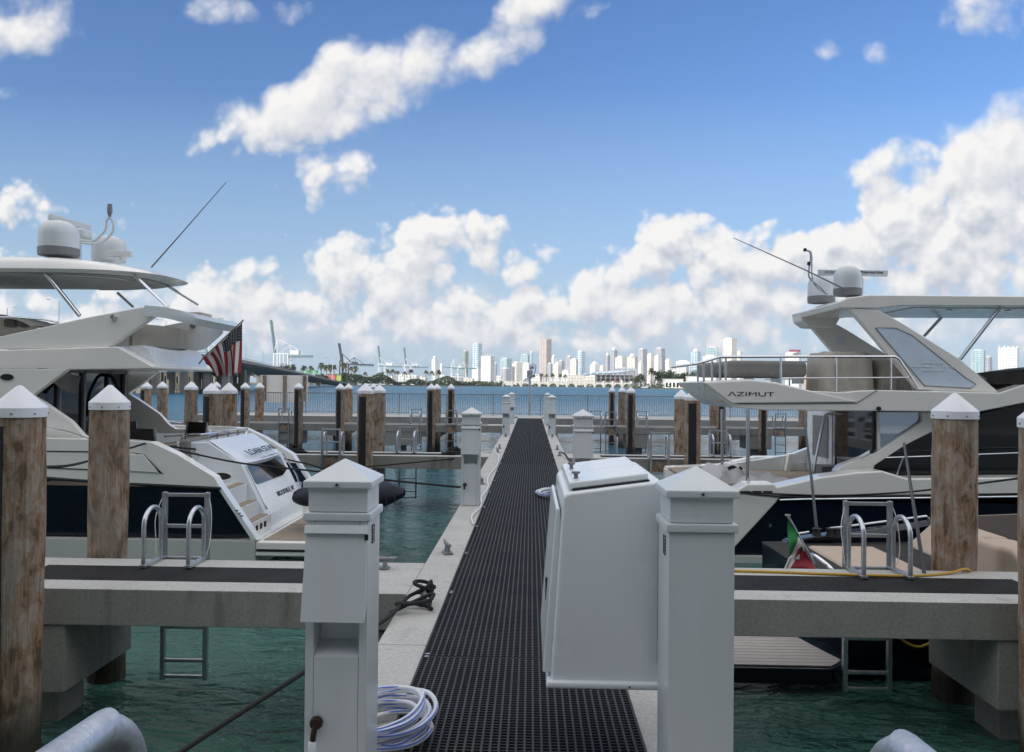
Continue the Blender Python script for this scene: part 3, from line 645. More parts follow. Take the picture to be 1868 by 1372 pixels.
pedestal(.69, 27.1, 'small far white hooded pedestal on the right kerb, in front of another')
pedestal(-.815, 34.6, 'farthest white pedestal on the left kerb, partly hidden by a nearer one')
pedestal(.69, 34.6, 'farthest white pedestal on the right kerb, partly hidden by a nearer one', hood=False)

# ------------------------------------------------------------------ dock box
db = thing('dock_box', 'white fibreglass dock storage box with two lids, bolted to the near pedestal', 'storage box', (.35, 3.9, .39))
A = [(.092, .392), (.138, 1.185), (.16, 1.198), (.545, 1.252), (.572, 1.235), (.572, .392)]
MB().prism(A, 3.46, 4.36).build('body', M_gelcool, db, bevel=.022, seg=4)
MB().prism([(.072, .383), (.077, .415), (.58, .415), (.58, .383)], 3.44, 4.38).build('base_flange', M_gelcool, db, bevel=.012, seg=3)
MB().prism([(.060, .43), (.110, 1.125), (.126, 1.130), (.134, 1.06), (.099, .43)], 3.50, 4.32).build('front_door', M_gelcool, db, bevel=.012, seg=3)
sl = (1.252 - 1.198) / (.545 - .14)
def top(x, dz): return 1.198 + (x - .14) * sl + dz
for i, (a, b) in enumerate(((3.50, 3.885), (3.90, 4.315))):
    lid = MB().prism([(.165, top(.165, .004)), (.165, top(.165, .036)), (.50, top(.50, .036)), (.50, top(.50, .004))], a, b).build('lid', M_gelcool, db, bevel=.010, seg=3)
    c = Vector((.20, (a + b) / 2 - .08, top(.2, .036)))
    MB().lathe([(.012, 0), (.009, .006), (.009, .018), (.018, .022), (.018, .03)], c, n=14).build('knob', M_grey, lid)
    MB().prism([(.18, top(.18, -.001)), (.18, top(.18, .006)), (.505, top(.505, .006)), (.505, top(.505, -.001))], a - .003, b + .003).build('lid_gasket', M_black, lid)
lt = MB().box(.074, .09, 3.80, 3.83, .66, .76).build('latch', M_black, db)
MB().box(.535, .565, 3.41, 3.462, .5, 1.1).build('mounting_bracket', M_galv, db)
sc = MB().lathe([(.004, 0), (.004, .004)], n=10); sc.v = [(.42 + a, 3.438 - c_, .399 + b_) for a, b_, c_ in sc.v]; sc.build('drain_screw', M_black, db)

# ------------------------------------------------------------------ foreground gate handrails
def handrail(pts, label):
    o = MB().tube(spline(pts, 8), .030, n=20).build('handrail', M_galv)
    return tag(o, label, 'handrail')
for px, py, sg, zz, lab in ((203, 1326, -1, 1.094, 'thick galvanised handrail bend at the bottom edge left of the near hooded pedestal'), (1640, 1346, 1, 1.084, 'thick galvanised handrail bend at the bottom edge right of the hoodless pedestal')):
    a = P(px, py, 1.33); x_ = a.x
    bend = [(x_ - sg * .012 * math.sin(t) , 1.27 + .095 * math.sin(t), zz - .095 * (1 - math.cos(t))) for t in [k * math.pi / 16 for k in range(9)]]
    handrail([(x_ + sg * .055, .1, zz), (x_ + sg * .03, .8, zz)] + bend + [(x_ - sg * .012, 1.365, .8), (x_ - sg * .012, 1.365, .01)], lab)

# ------------------------------------------------------------------ ladders
GLD = 'aluminium dock ladders'
def make_ladder(board=False, hoops=True):
    "stands at the origin on the pier edge, +Y towards the water, stiles straddling x"
    t = thing('dock_ladder', None, 'ladder', (0, 0, 0), GLD); w = .20
    for s in (-1, 1):
        MB().box(s * w - .022, s * w + .022, .03, .075, -1.13, .615).build('stile', M_alu, t, bevel=.006)
        if hoops:
            pts = [(s * w, .03, .012)]; h = MB()
            path = [(s * w, -.36, .01), (s * w, -.36, .36)] + [(s * w, -.19 - .17 * math.cos(k * math.pi / 10), .36 + .15 * math.sin(k * math.pi / 10)) for k in range(1, 10)] + [(s * w, -.02, .36), (s * w, -.02, .01)]
            hp = h.tube(path, .021, n=14).build('grab_hoop', M_alu, t)
            MB().box(s * w - .03, s * w + .03, -.39, .03, .002, .028).build('foot_plate', M_alu, hp, bevel=.004)
    for z in (.59, .30, .0, -.32, -.64, -.95, -1.1): MB().box(-w + .022, w - .022, .036, .069, z - .016, z + .016).build('rung', M_alu, t, bevel=.004)
    if hoops: MB().tube(spline([(w, .05, .62), (w + .05, .02, .45), (w + .06, -.02, .2), (w + .03, -.03, .05)]), .004, n=6).build('safety_cord', M_ropew, t); MB().tube(spline([(-w, .05, .62), (-w - .06, .0, .4), (-w - .05, -.02, .2), (-w - .04, -.03, .05)]), .004, n=6).build('safety_cord', M_ropew, t)
    if board: MB().box(-.19, .19, .004, .028, -.3, -.02).build('backing_board', M_timber, t)
    return t
ladA = make_ladder(); ladB = make_ladder(board=True)
for i, (px, y_, rz, lab) in enumerate([
 (337, 7.57, 0, 'aluminium swim ladder with two grab hoops against the left yacht hull'),
 (1588, 7.57, 0, 'aluminium swim ladder with two grab hoops in front of the tan sunpad'),
 (744, 19.8, 0, 'ladder with grab hoops behind the middle finger, its rungs hanging dark over green water'),
 (1311, 19.8, 0, 'hooped ladder behind the right middle finger, seen between the yacht deck posts'),
 (759, 34.1, 0, 'small hooped ladder behind the far finger left of the left middle pedestal'),
 (1087, 34.1, 0, 'small far ladder beside the cap of the right middle pedestal'),
 (1170, 34.1, 0, 'far hooped ladder just right of the three piles')]):
    o = ladA if i == 0 else dup(ladA); o.location = (P(px, 800, y_).x, y_, 0); o['label'] = lab
for i, (px, y_, lab) in enumerate([
 (605, 18.7, 'ladder with a timber board behind its rungs, left of the tall dark pile'),
 (1203, 18.7, 'ladder on the front of the right middle finger above the hoodless pedestal'),
 (518, 33.0, 'far ladder below the blank white board'),
 (823, 33.0, 'far front ladder in line with a slim dark pile beside the left middle pedestal'),
 (1114, 33.0, 'far front ladder below the first of the three piles'),
 (1423, 33.0, 'far ladder in the gap under the overhanging yacht deck')]):
    o = ladB if i == 0 else dup(ladB); o.location = (P(px, 800, y_).x, y_, 0); o.rotation_euler = (0, 0, math.pi); o['label'] = lab

# ------------------------------------------------------------------ cleats
GC = 'galvanised mooring cleats'
def make_cleat():
    t = thing('mooring_cleat', None, 'cleat', (0, 0, 0), GC)
    MB().box(-.045, .045, -.075, .075, .003, .022).build('base', M_castiron, t, bevel=.008)
    for s in (-1, 1): MB().tube([(0, s * .04, .02), (0, s * .035, .075)], [.024, .017], n=12).build('leg', M_castiron, t)
    MB().tube([(0, -.15, .112), (0, -.12, .098), (0, -.06, .09), (0, .06, .09), (0, .12, .098), (0, .15, .112)], [.008, .015, .02, .02, .015, .008], n=12).build('horn', M_castiron, t)
    return t
cl = make_cleat()
for i, (x, y_, rz, lab) in enumerate([
 (-.80, 8.0, 18, 'bare grey mooring cleat on the left kerb beyond the roped one'),
 (-.79, 6.15, 15, 'mooring cleat wrapped in black rope on the left kerb'),
 (-1.32, 7.3, 80, 'cleat lying crosswise on the near finger just behind the hooded pedestal'),
 (-.80, 13.6, 10, 'cleat behind the left middle pedestal beside the white hose'),
 (-.80, 19.9, 12, 'cleat at the corner of the left middle finger, hose passing over it'),
 (-.80, 21.2, 8, 'cleat just beyond the left middle finger corner'),
 (-.80, 26.0, 8, 'far cleat on the left kerb, nearer one in front of the far left pedestal'),
 (-.80, 26.4, 8, 'far cleat on the left kerb, right at the foot of the far left pedestal'),
 (.68, 21.0, -8, 'cleat on the right kerb beyond the roped one'),
 (.68, 19.2, -10, 'roped cleat on the right kerb beside the right middle pedestal'),
 (.68, 26.0, -8, 'far cleat at the foot of the far right pedestal'),
 (.66, 33.2, -8, 'farthest cleat on the right kerb')]):
    o = cl if i == 0 else dup(cl); o.location = (x, y_, 0); o.rotation_euler = (0, 0, R(rz)); o['label'] = lab

# ------------------------------------------------------------------ ropes and hoses
def rope(pts, r, m, name, label, cat, n=8, k=8): return tag(MB().tube(spline(pts, k), r, n=n).build(name, m), label, cat)
c0 = Vector((-.79, 6.15, 0)); e1 = P(703, 1130, 5.6); e2 = P(552, 1228, 4.9); e3 = P(330, 1372, 4.25); e4 = P(60, 1560, 3.6)
loop = [c0 + Vector((.07 * math.cos(a_) * (1 if a_ < 6.4 else .8), .05 * math.sin(a_), .10 + .012 * a_ / 3 + .055 * math.sin(a_ * .5 + .4))) for a_ in [k * .5 for k in range(26)]]
rope([e4, e3, e2, e1, c0 + Vector((-.10, -.03, .07))] + loop + [c0 + Vector((.06, -.05, .06)), c0 + Vector((.06, -.13, .016))] + [c0 + Vector((-.04 + .13 * math.cos(a_), -.20 + .085 * math.sin(a_), .016 + .008 * k_)) for k_, a_ in enumerate([.3 + k * .55 for k in range(13)])] + [c0 + Vector((-.20, -.30, .016))], .0145, M_rope, 'mooring_line', 'black mooring rope coiled round the near left cleat and running down to the water', 'rope', k=5)
def hose_coil(c, rx, ry, turns, label, stripe=True, seed=1, h=.13):
    rnd = random.Random(seed); t = thing('hose_coil', label, 'hose', c); pts = []; n = turns * 12
    ph = rnd.uniform(0, 6)
    for k in range(n):
        a_ = k / 12 * 2 * math.pi + ph; w_ = 1 + .12 * math.sin(a_ * .37 + 1) + rnd.uniform(-.03, .03)
        pts.append(Vector(c) + Vector((rx * w_ * math.cos(a_) + .03 * math.sin(a_ * .21), ry * w_ * math.sin(a_) + .03 * math.cos(a_ * .31), .014 + h * (k / n) ** .8 * (.75 + .25 * math.sin(a_ + 1)) + rnd.uniform(0, .008))))
    sp = spline(pts, 3); MB().tube(sp, .0115, n=8).build('hose', M_ropew, t)
    if stripe:
        sp2 = [p + Vector((.005 * (1 if (p - Vector(c)).x > 0 else -1), -.0065, .0055)) for p in sp]; MB().tube(sp2, .0046, n=6).build('stripe', M_hoseblue, t)
    return t
q_ = G(722, 1330)
hose_coil((q_.x - .03, q_.y - .07, 0), .185, .21, 9, 'coiled white hose with blue stripe on the grating behind the near hooded pedestal', h=.16)
q_ = G(1012, 905)
hose_coil((q_.x - .02, q_.y, 0), .22, .28, 6, 'coiled white hose on the right kerb, half hidden by the dock box', seed=4, h=.1)
rope([(-1.75, 19.6, .02), (-1.2, 19.65, .02), (-.86, 19.5, .06), (-.72, 18.6, .02), (-.68, 16.5, .02), (-.74, 14.5, .02), (-.67, 13, .02), (-.70, 11.9, .02), (-.66, 11.0, .015), (-.72, 10.2, .015), (-.66, 9.6, .015)], .0115, M_ropew, 'water_hose', 'white hose draped along the left kerb past the middle pedestal', 'hose')
a, b = G(1335, 1040), G(1772, 1042)
rope([(.84, 6.9, .012), (1.2, 7.35, .012), (2.0, 7.37, .012), (2.7, 7.30, .012), (3.3, 7.28, .012), (3.7, 7.40, .012), (3.93, 7.50, .03), (4.05, 7.62, -.1), (4.02, 7.66, -.35), (3.6, 7.66, -.72), (3.25, 7.64, -.5), (3.10, 7.62, -.33)], .0125, M_yellow, 'water_hose', 'yellow hose lying along the near right finger and hanging below it', 'hose')
rope([(.72, 19.1, .09), (.8, 18.7, .06), (.86, 17.5, -.05), (.9, 16.5, -.2)], .02, M_rope, 'mooring_line', 'dark rope tied to the right kerb cleat beside the right middle pedestal', 'rope')
def heap(c, s, label, seed):
    rnd = random.Random(seed); pts = []
    for k in range(60): a_ = k * .7; r_ = s * (1 - k / 75) * rnd.uniform(.75, 1.1); pts.append(Vector(c) + Vector((r_ * math.cos(a_) * 1.3, r_ * math.sin(a_) * .8, .02 + .16 * (k / 60) * rnd.uniform(.6, 1.2))))
    return rope(pts, .022, M_rope, 'rope_heap', label, 'rope', k=3)
heap((P(538, 822, 19.2).x, 19.2, 0), .2, 'heap of black rope on the middle finger beside the yacht stern', 2)
heap((P(829, 829, 19.2).x, 19.2, 0), .22, 'heap of black rope on the middle finger against the left middle pedestal', 5)

# ------------------------------------------------------------------ board and camera pole at the end of the dock
bd = thing('sign_board', 'large blank cream board on three timber posts, seen from behind', 'board', (P(518, 735, 44.3).x, 44.3, 0))
a, b = P(475, 684, 44.3), P(561, 735, 44.3)
MB().box(a.x, b.x, 44.30, 44.34, b.z, a.z).build('panel', M_gel, bd)
for px, dn in ((482, .65), (519, .003), (555, .65)): x = P(px, 700, 44.2).x; MB().box(x - .09, x + .09, 44.2, 44.298, dn, a.z - .02).build('post', M_timber, bd)
cp_ = thing('camera_pole', 'slim grey pole with an equipment box and cameras, at the head of the walkway', 'pole', (P(967, 760, 44.4).x, 44.4, 0))
x = P(966.5, 700, 44.4).x; zt = P(966, 690, 44.4).z
MB().tube([(x, 44.4, 0), (x, 44.4, zt)], .065, n=12).build('pole', M_galv, cp_)
MB().box(x - .16, x + .16, 44.25, 44.5, zt, zt + .42).build('equipment_box', M_galv, cp_, bevel=.02)
MB().box(x - .02, x + .24, 44.3, 44.45, zt + .5, zt + .66).build('floodlight', M_galv, cp_, bevel=.02)
MB().tube(spline([(x + .05, 44.35, zt + .42), (x + .1, 44.35, zt + .75), (x + .3, 44.35, zt + .7), (x + .3, 44.35, zt + .45), (x + .22, 44.35, zt + .2)]), .03, n=8).build('camera_arm', M_galv, cp_)
MB().lathe([(.08, 0), (.1, .04), (.1, .12), (.04, .15)], (x + .2, 44.35, zt + .05), n=14).build('camera_dome', M_grey, cp_)
# ------------------------------------------------------------------ left yacht: navy hull, cream topsides
def shell(side, y0, y1, m, name, par, x_bow=None, bulge=0., open_end=False):
    "hull band: side = [(bottom aft), (top aft)] outline px already in x,z; runs forward to x_bow and tapers to the stem in plan"
    (xb, zb), (xt, zt) = side; yc = (y0 + y1) / 2; hb = (y1 - y0) / 2
    mb = MB(); n = 26
    def st(s, t, sg):
        xa = xb + (xt - xb) * t; z = zb + (zt - zb) * t
        bow = x_bow + (0.9 * t if x_bow > xa else -0.9 * t)
        k = max(0, (s - .45) / .55); w = hb * (1 - k ** 2.3) * (1 - bulge * (1 - t) * (1 + k))
        return (xa + (bow - xa) * s, yc + sg * w, z + .35 * k * k * t)
    for sg in (-1, 1): mb.grid(lambda s, t: st(s, t, sg), n, 6)
    # transom face and deck
    if not open_end: mb.add([st(0, 0, -1), st(0, 0, 1), st(0, 1, 1), st(0, 1, -1)], [(0, 1, 2, 3)])
    o = len(mb.v); 
    for i in range(8 if open_end else 0, n): mb.add([st(i / n, 1, -1), st(i / n, 1, 1), st((i + 1) / n, 1, 1), st((i + 1) / n, 1, -1)], [(0, 1, 2, 3)])
    return mb.build(name, m, par, smooth=40)
def slab_out(mb, quad, outward, t, lift=.002):
    "thin panel on a face: outward tells which way it stands proud"
    a, b, c = [Vector(q) for q in quad[:3]]; n = (b - a).cross(c - a).normalized()
    if n.dot(Vector(outward)) < 0: n = -n
    return mb.slab([Vector(q) + n * lift for q in quad], n * t)

D0 = 12.4; D1 = 16.7
ly = thing('motor_yacht', 'moored motor yacht with navy hull, cream topsides and striped flag at its stern', 'yacht', (-9, 14.55, WATER))
z = lambda px, py, d: P(px, py, d).z
x = lambda px, py, d: P(px, py, d).x
# hull
aft_b = xz([(466, 985)], D0)[0]; aft_t = xz([(403, 889)], D0)[0]
shell([aft_b, (aft_t[0], aft_t[1])], D0, D1, M_navy, 'hull', ly, x_bow=-24.5, bulge=.06, open_end=True)
for ya, yb in ((D0 - .006, D0 + .2), (D1 - .2, D1 + .006)): MB().prism(xz([(396, 889), (404, 889), (470, 986), (459, 986)], D0), ya, yb).build('stern_edge', M_gelcool, ly, bevel=.01)
wb = xz([(464, 1018)], D0)[0]; wt = xz([(464, 987)], D0)[0]
shell([(wb[0], WATER - .25), (wt[0], wt[1] - .004)], D0 - .012, D1 + .012, M_gel, 'boot_stripe', ly, x_bow=-24.3, bulge=.08)
for (ya, yb) in ((D1 - .22, D1 + .01), (D0 - .01, D0 + .22)):
    bo = MB().prism(xz([(404, 892), (391, 870), (324, 829), (277, 807), (268, 806.5), (230, 803), (60, 799), (-60, 799), (-60, 869), (60, 868), (235, 882)], D0), ya, yb).build('bulwark', M_gel, ly, bevel=.012)
bow = MB(); top0 = xz([(-60, 800)], D0)[0]; low0 = xz([(-60, 869)], D0)[0]
bow.grid(lambda s, t: (top0[0] + .0 + (-24.9 - top0[0]) * s, (D0 + D1) / 2 - ((D1 - D0) / 2) * (1 - max(0, (s - .3) / .7) ** 2.3), low0[1] + (top0[1] - low0[1] + .5 * s * s) * t + .35 * s * s * (1 - t)), 20, 3)
bow.grid(lambda s, t: (top0[0] + .0 + (-24.9 - top0[0]) * s, (D0 + D1) / 2 + ((D1 - D0) / 2) * (1 - max(0, (s - .3) / .7) ** 2.3), low0[1] + (top0[1] - low0[1] + .5 * s * s) * t + .35 * s * s * (1 - t)), 20, 3)
bow.grid(lambda s, t: (top0[0] + (-24.9 - top0[0]) * s, (D0 + D1) / 2 + (2 * t - 1) * ((D1 - D0) / 2) * (1 - max(0, (s - .3) / .7) ** 2.3), top0[1] + .5 * s * s - .1), 20, 2)
bow.build('foredeck', M_gel, ly)
MB().slab([P(a, b, D0 - .012) for a, b in ((236, 829), (262, 829), (290, 862), (236, 859))], (0, -.02, 0)).build('recess_panel', M_gel, bo, bevel=.006)
MB().slab([P(a, b, D0 - .014) for a, b in ((238, 824), (246, 826), (298, 864), (291, 863), (263, 829))], (0, -.008, 0)).build('recess_edge', M_grey, bo)
rub = MB(); rub.tube([P(a, b, D0 - .012) for a, b in ((403, 891), (320, 887), (235, 883), (75, 872), (-60, 869))], .022, n=8); rub.build('rub_rail', M_black, ly)
gr_ = MB(); gr_.tube([P(a, b, D0 - .012) for a, b in ((235, 861), (165, 857), (75, 853), (-60, 850))], .009, n=6); gr_.tube([P(a, b, D0 - .012) for a, b in ((165, 824), (75, 823), (-60, 822))], .009, n=6); gr_.build('panel_groove', M_black, ly)['kind'] = 'stuff'
for a, b in ((431, 930), (433, 933.5), (436, 936), (440, 940)): MB().lathe([(.012, 0), (.014, .02)], n=10).build('tmp', M_chrome) if False else None
ex = MB()
for a, b in ((432, 931), (437, 936.5), (441, 941)): q_ = P(a, b, D0 - .012); ex.box(q_.x - .02, q_.x + .02, q_.y - .012, q_.y + .004, q_.z - .012, q_.z + .012)
ex.build('stern_fitting', M_chrome, ly)['kind'] = 'stuff'
# side deck and cockpit sole
zs = -.02
MB().box(-15, x(300, 800, D0) , D0 + .23, D1 - .23, zs - .06, zs).build('cockpit_sole', M_teak, ly)
# swim platform
px0 = wt[0] + .004; px1 = -3.3
MB().box(px0, px1, D0 + .02, D1 - .02, wt[1] - .24, wt[1] - .012).build('swim_platform', M_gel, ly, bevel=.03, seg=3)
MB().box(px0 + .02, px1 + .004, D0 + .012, D0 + .03, wt[1] - .16, wt[1] - .125).build('rub_rail', M_black, ly)
pl_ = MB()
for k in range(3): pl_.box(px0 + .10, px1 - .10, D0 + .14 + k * 1.36, D0 + 1.45 + k * 1.36, wt[1] - .012, wt[1] - .002)
pl_.build('teak_panel', M_teak, ly)
# transom block
TN, TF = 13.5, 15.7
prof = xz([(322, 806), (380, 807), (440, 846), (484, 938), (486, 978), (322, 978)], TN)
tb = MB().prism(prof, TN, TF).build('transom', M_gelcool, ly, bevel=.02, seg=3)
ut = lambda p, y_: Vector((p[0], y_, p[1]))
a, b, c, d_ = prof[1], prof[2], prof[3], prof[4]
outw = (1, 0, .8)
lerp2 = lambda p, q, t: (p[0] + (q[0] - p[0]) * t, p[1] + (q[1] - p[1]) * t)
# bulging hatch lid
hl = MB(); pts = []
def hatch(u_, v_):
    p = lerp2(a, b, v_); nrm = Vector((b[1] - a[1], 0, -(b[0] - a[0]))); nrm = nrm.normalized() * (-1 if nrm.z > 0 else 1) * -1
    s_ = .02 + .10 * v_ * v_ * math.sin(math.pi * min(1, max(0, u_))) ** .6
    return Vector((p[0] + .10 * v_ ** 3 * math.sin(math.pi * u_) ** .7, TN + .03 + (TF - TN - .06) * u_, p[1] + .03 - .03 * v_))
hl.grid(hatch, 20, 8)
lip = [hatch(k / 20, 1) for k in range(21)]
hl.add([p for p in lip] + [p + Vector((-.07, 0, -.10)) for p in lip], [(k, k + 1, 22 + k, 21 + k) for k in range(20)])
ho = hl.build('hatch', M_gelcool, tb, smooth=50)
MB().tube([p + Vector((.02, 0, .05)) for p in lip[6:20]], .014, n=8).build('grab_rail', M_chrome, ho)
# window below the hatch, on the raked face b-c
w0, w1 = lerp2(b, c, .06), lerp2(b, c, .45)
wq = MB(); pts_w = [ut(w0, TN + .16), ut(w0, TF - .22), ut(lerp2(b, c, .36), TF - .16), ut(w1, TF - .55), ut(w1, TN + .28), ut(lerp2(b, c, .40), TN + .20)]
slab_out(wq, pts_w, outw, .012).build('window', M_glass, tb, bevel=.004)
# frame strip and side grab rail
MB().tube([ut(lerp2(b, c, .05), TN + .07) + Vector((.03, 0, 0)), ut(lerp2(b, c, .3), TN + .06) + Vector((.04, 0, 0)), ut(lerp2(b, c, .92), TN + .09) + Vector((.03, 0, 0))], .014, n=8).build('grab_rail', M_chrome, tb)
MB().tube([ut(lerp2(b, c, .0), TF - .03) + Vector((.03, 0, 0)), ut(lerp2(b, c, .5), TF) + Vector((.08, 0, 0)), ut(lerp2(b, c, .95), TF - .03) + Vector((.05, 0, 0))], .014, n=8).build('grab_rail', M_chrome, tb)
dv = (Vector((c[0], 0, c[1])) - Vector((b[0], 0, b[1]))).normalized()
n_ = Vector((-dv.z, 0, dv.x)); n_ = n_ if n_.x > 0 else -n_
text('lettering', 'BROOKVILLE, NY', ut(lerp2(b, c, .82), TN + .95) + n_ * .004, (0, 1, .0), -dv, 1.02, .105, M_letter, tb)
h0, h1 = hatch(.45, .74), hatch(.95, .74)
hu = (hatch(.6, .35) - hatch(.6, .74)).normalized()
text('lettering', 'LOAN STAR', hatch(.20, .86) + Vector((.045, 0, .05)), hatch(.95, .86) - hatch(.20, .86), hu, 1.5, .15, M_letter, ho, depth=.006)
# oval vent on the near side of the transom block
v0 = P(404, 869, TN - .004); ov = MB()
ov.two([v0 + Vector((.165 * math.cos(t), 0, .062 * math.sin(t))) for t in [k * math.pi / 12 for k in range(24)]], [v0 + Vector((.165 * math.cos(t), -.012, .062 * math.sin(t))) for t in [k * math.pi / 12 for k in range(24)]]); ov.build('air_vent', M_black, tb)
MB().tube([v0 + Vector((.172 * math.cos(t), -.008, .068 * math.sin(t))) for t in [k * math.pi / 14 for k in range(28)]], .009, n=6, closed=True).build('vent_rim', M_gel, tb)
v0 = P(356, 831, TN - .006); MB().tube([v0 + Vector((.065 * math.cos(t), -.004, .065 * math.sin(t))) for t in [k * math.pi / 10 for k in range(20)]], .007, n=6, closed=True).build('hatch_ring', M_chrome, tb)
MB().box(x(331, 806, TN) - .0, x(331, 806, TN) + .16, TN - .12, TN + .9, z(331, 850, TN), z(331, 801, TN)).build('corner_cover', M_taupe, ly, bevel=.05, seg=3)
# stair between bulwark and transom block: three treads
stp = MB(); trd = MB()
zz = wt[1]; hts = [(452, 478, 946), (436, 456, 920), (404, 434, 888)]
for (pa, pb, py) in hts:
    xa, xb_ = P(pa, py, 13.05).x, P(pb, py, 13.05).x; zt_ = P(pb, py, 13.05).z
    stp.box(-8, xb_, D0 + .24, TN - .005, wt[1] - .1, zt_); trd.box(xb_ - .17, xb_ - .03, D0 + .27, TN - .04, zt_ + .001, zt_ + .014)
    
stp.box(-8, -5.2, TF + .005, D1 - .24, wt[1] - .1, .1)
stp.box(-8, -4.6, TF + .005, D1 - .24, wt[1] - .1, -.35)
stp.build('stair', M_gelcool, ly)['kind'] = 'stuff'; trd.build('tread', M_teak, ly)['kind'] = 'stuff'
pt = MB()
for k in range(3): pt.box(P(478, 946, 13.05).x, P(478, 946, 13.05).x + .012, 12.75 + k * .2, 12.84 + k * .2, wt[1] + .08, wt[1] + .17)
pt.build('shore_power_socket', M_black, ly, bevel=.02)['kind'] = 'stuff'
# stern rail on the transom ridge
sr = MB(); xr = a[0] - .1; zr = a[1]
ra = [(xr - .42, TN + .2, zr), (xr - .38, TN + .2, zr + .11), (xr + .02, TN + .2, zr + .13), (xr + .02, TF - .2, zr + .13), (xr + .02, TF - .2, zr)]
sr.tube(spline(ra, 4), .016, n=8)
for y_ in (14.1, 14.6, 15.1): sr.box(xr, xr + .03, y_ - .015, y_ + .015, zr - .005, zr + .12)
sr.box(xr + .0, xr + .03, TN + .25, TF - .25, zr + .055, zr + .085); sr.build('stern_rail', M_chrome, ly)
# far bulwark wing
MB().prism(xz([(228, 728), (244, 733), (262, 748), (283, 773), (300, 781), (432, 788), (432, 830), (150, 830), (150, 720)], 16.4), 16.4, 16.62).build('far_coaming', M_gelcool, ly, bevel=.01)
# cabin sides, near and far, with the notch for the cockpit door
side = [(-60, 673), (124, 673), (58, 722), (80, 735), (128, 768), (150, 793), (165, 802), (240, 804), (240, 812), (-60, 812)]
for i, ya in enumerate((12.75, 15.85)):
    MB().prism(xz(side, 12.75), ya, ya + .12).build('cabin_side', M_gel, ly, bevel=.01)
v0 = P(13, 688, 12.745); ov = MB(); ov.two([v0 + Vector((.105 * math.cos(t), 0, .05 * math.sin(t))) for t in [k * math.pi / 12 for k in range(24)]], [v0 + Vector((.105 * math.cos(t), -.012, .05 * math.sin(t))) for t in [k * math.pi / 12 for k in range(24)]]); ov.build('air_vent', M_black, ly)
sd = MB().tube([P(a_, b_, 12.6) for a_, b_ in ((-60, 776), (20, 777), (80, 779), (125, 788), (168, 803))], .014, n=8); sd.build('side_rail', M_chrome, ly)
# saloon bulkhead of dark glass with framed door, canvas awning in the opening
xbk = P(66, 700, 12.9).x
MB().box(xbk - .06, xbk, 12.88, 15.84, 0, 1.82).build('saloon_bulkhead', M_glass, ly)
dfr = MB()
for y_ in (13.5, 14.25, 15.1, 15.7): dfr.box(xbk + .003, xbk + .05, y_ - .03, y_ + .03, 0, 2.0)
dfr.box(xbk + .003, xbk + .05, 12.9, 15.8, 1.78, 1.84); dfr.build('door_frame', M_grey, ly)['kind'] = 'stuff'
cv = MB(); q1, q2, q3, q4 = P(98, 699, 12.95), P(124, 678, 12.95), P(148, 686, 13.9), P(138, 719, 13.6)
cv.grid(lambda u_, v_: (q1 * (1 - u_) + q2 * u_) * (1 - v_) + (q4 * (1 - u_) + q3 * u_) * v_ + Vector((0, 0, -.03 * math.sin(math.pi * v_) + .01 * math.sin(9 * u_))), 10, 10); cv.build('cockpit_awning', M_taupe, ly)
MB().tube(spline([P(190, 684, 15), P(203, 687, 15), P(214, 707, 15), P(219, 722, 15), P(222, 760, 15)]), .03, n=8).build('door_arch', M_black, ly)
# fly deck: lower lip, raked apron aft
FN, FF = 13.1, 15.75
MB().prism(xz([(-60, 640), (214, 632), (278, 668), (277, 673), (120, 675), (-60, 673)], FN), FN, FF).build('fly_deck', M_gel, ly, bevel=.035, seg=3)
ap = MB(); aw = MB()
# aft inner coaming wall and seat back
MB().prism(xz([(200, 640), (205, 631), (246, 628), (258, 636), (273, 664), (272, 669), (200, 669)], FN), FN + .25, FF - .25).build('seat_base', M_gelcool, ly, bevel=.02)
sbk = MB(); y_a, y_b = FN + .3, FF - .3
xs0 = P(248, 600, 13.4).x
sbk.grid(lambda u_, v_: (xs0 + .28 * math.sin(math.pi * u_) ** .5 * 1.0 - .06, y_a + (y_b - y_a) * u_, z(250, 630, 13.4) + .36 * v_), 24, 2)
sbk.grid(lambda u_, v_: (xs0 + .28 * math.sin(math.pi * u_) ** .5 * 1.0 - .12, y_a + (y_b - y_a) * u_, z(250, 630, 13.4) + .36 * v_), 24, 2)
sbk.grid(lambda u_, v_: (xs0 + .28 * math.sin(math.pi * u_) ** .5 * 1.0 - .12 + .06 * v_, y_a + (y_b - y_a) * u_, z(250, 630, 13.4) + .36), 24, 1)
sbk.build('seat_back', M_beige, ly)
coam = [(-60, 622), (0, 612), (70, 597), (150, 579), (254, 559), (302, 557), (293, 566), (204, 627), (190, 634), (-60, 637)]
for ya in (FN + .08, FF - .20): MB().prism(xz(coam, FN), ya, ya + .12).build('fly_coaming', M_gel, ly, bevel=.02, seg=3)
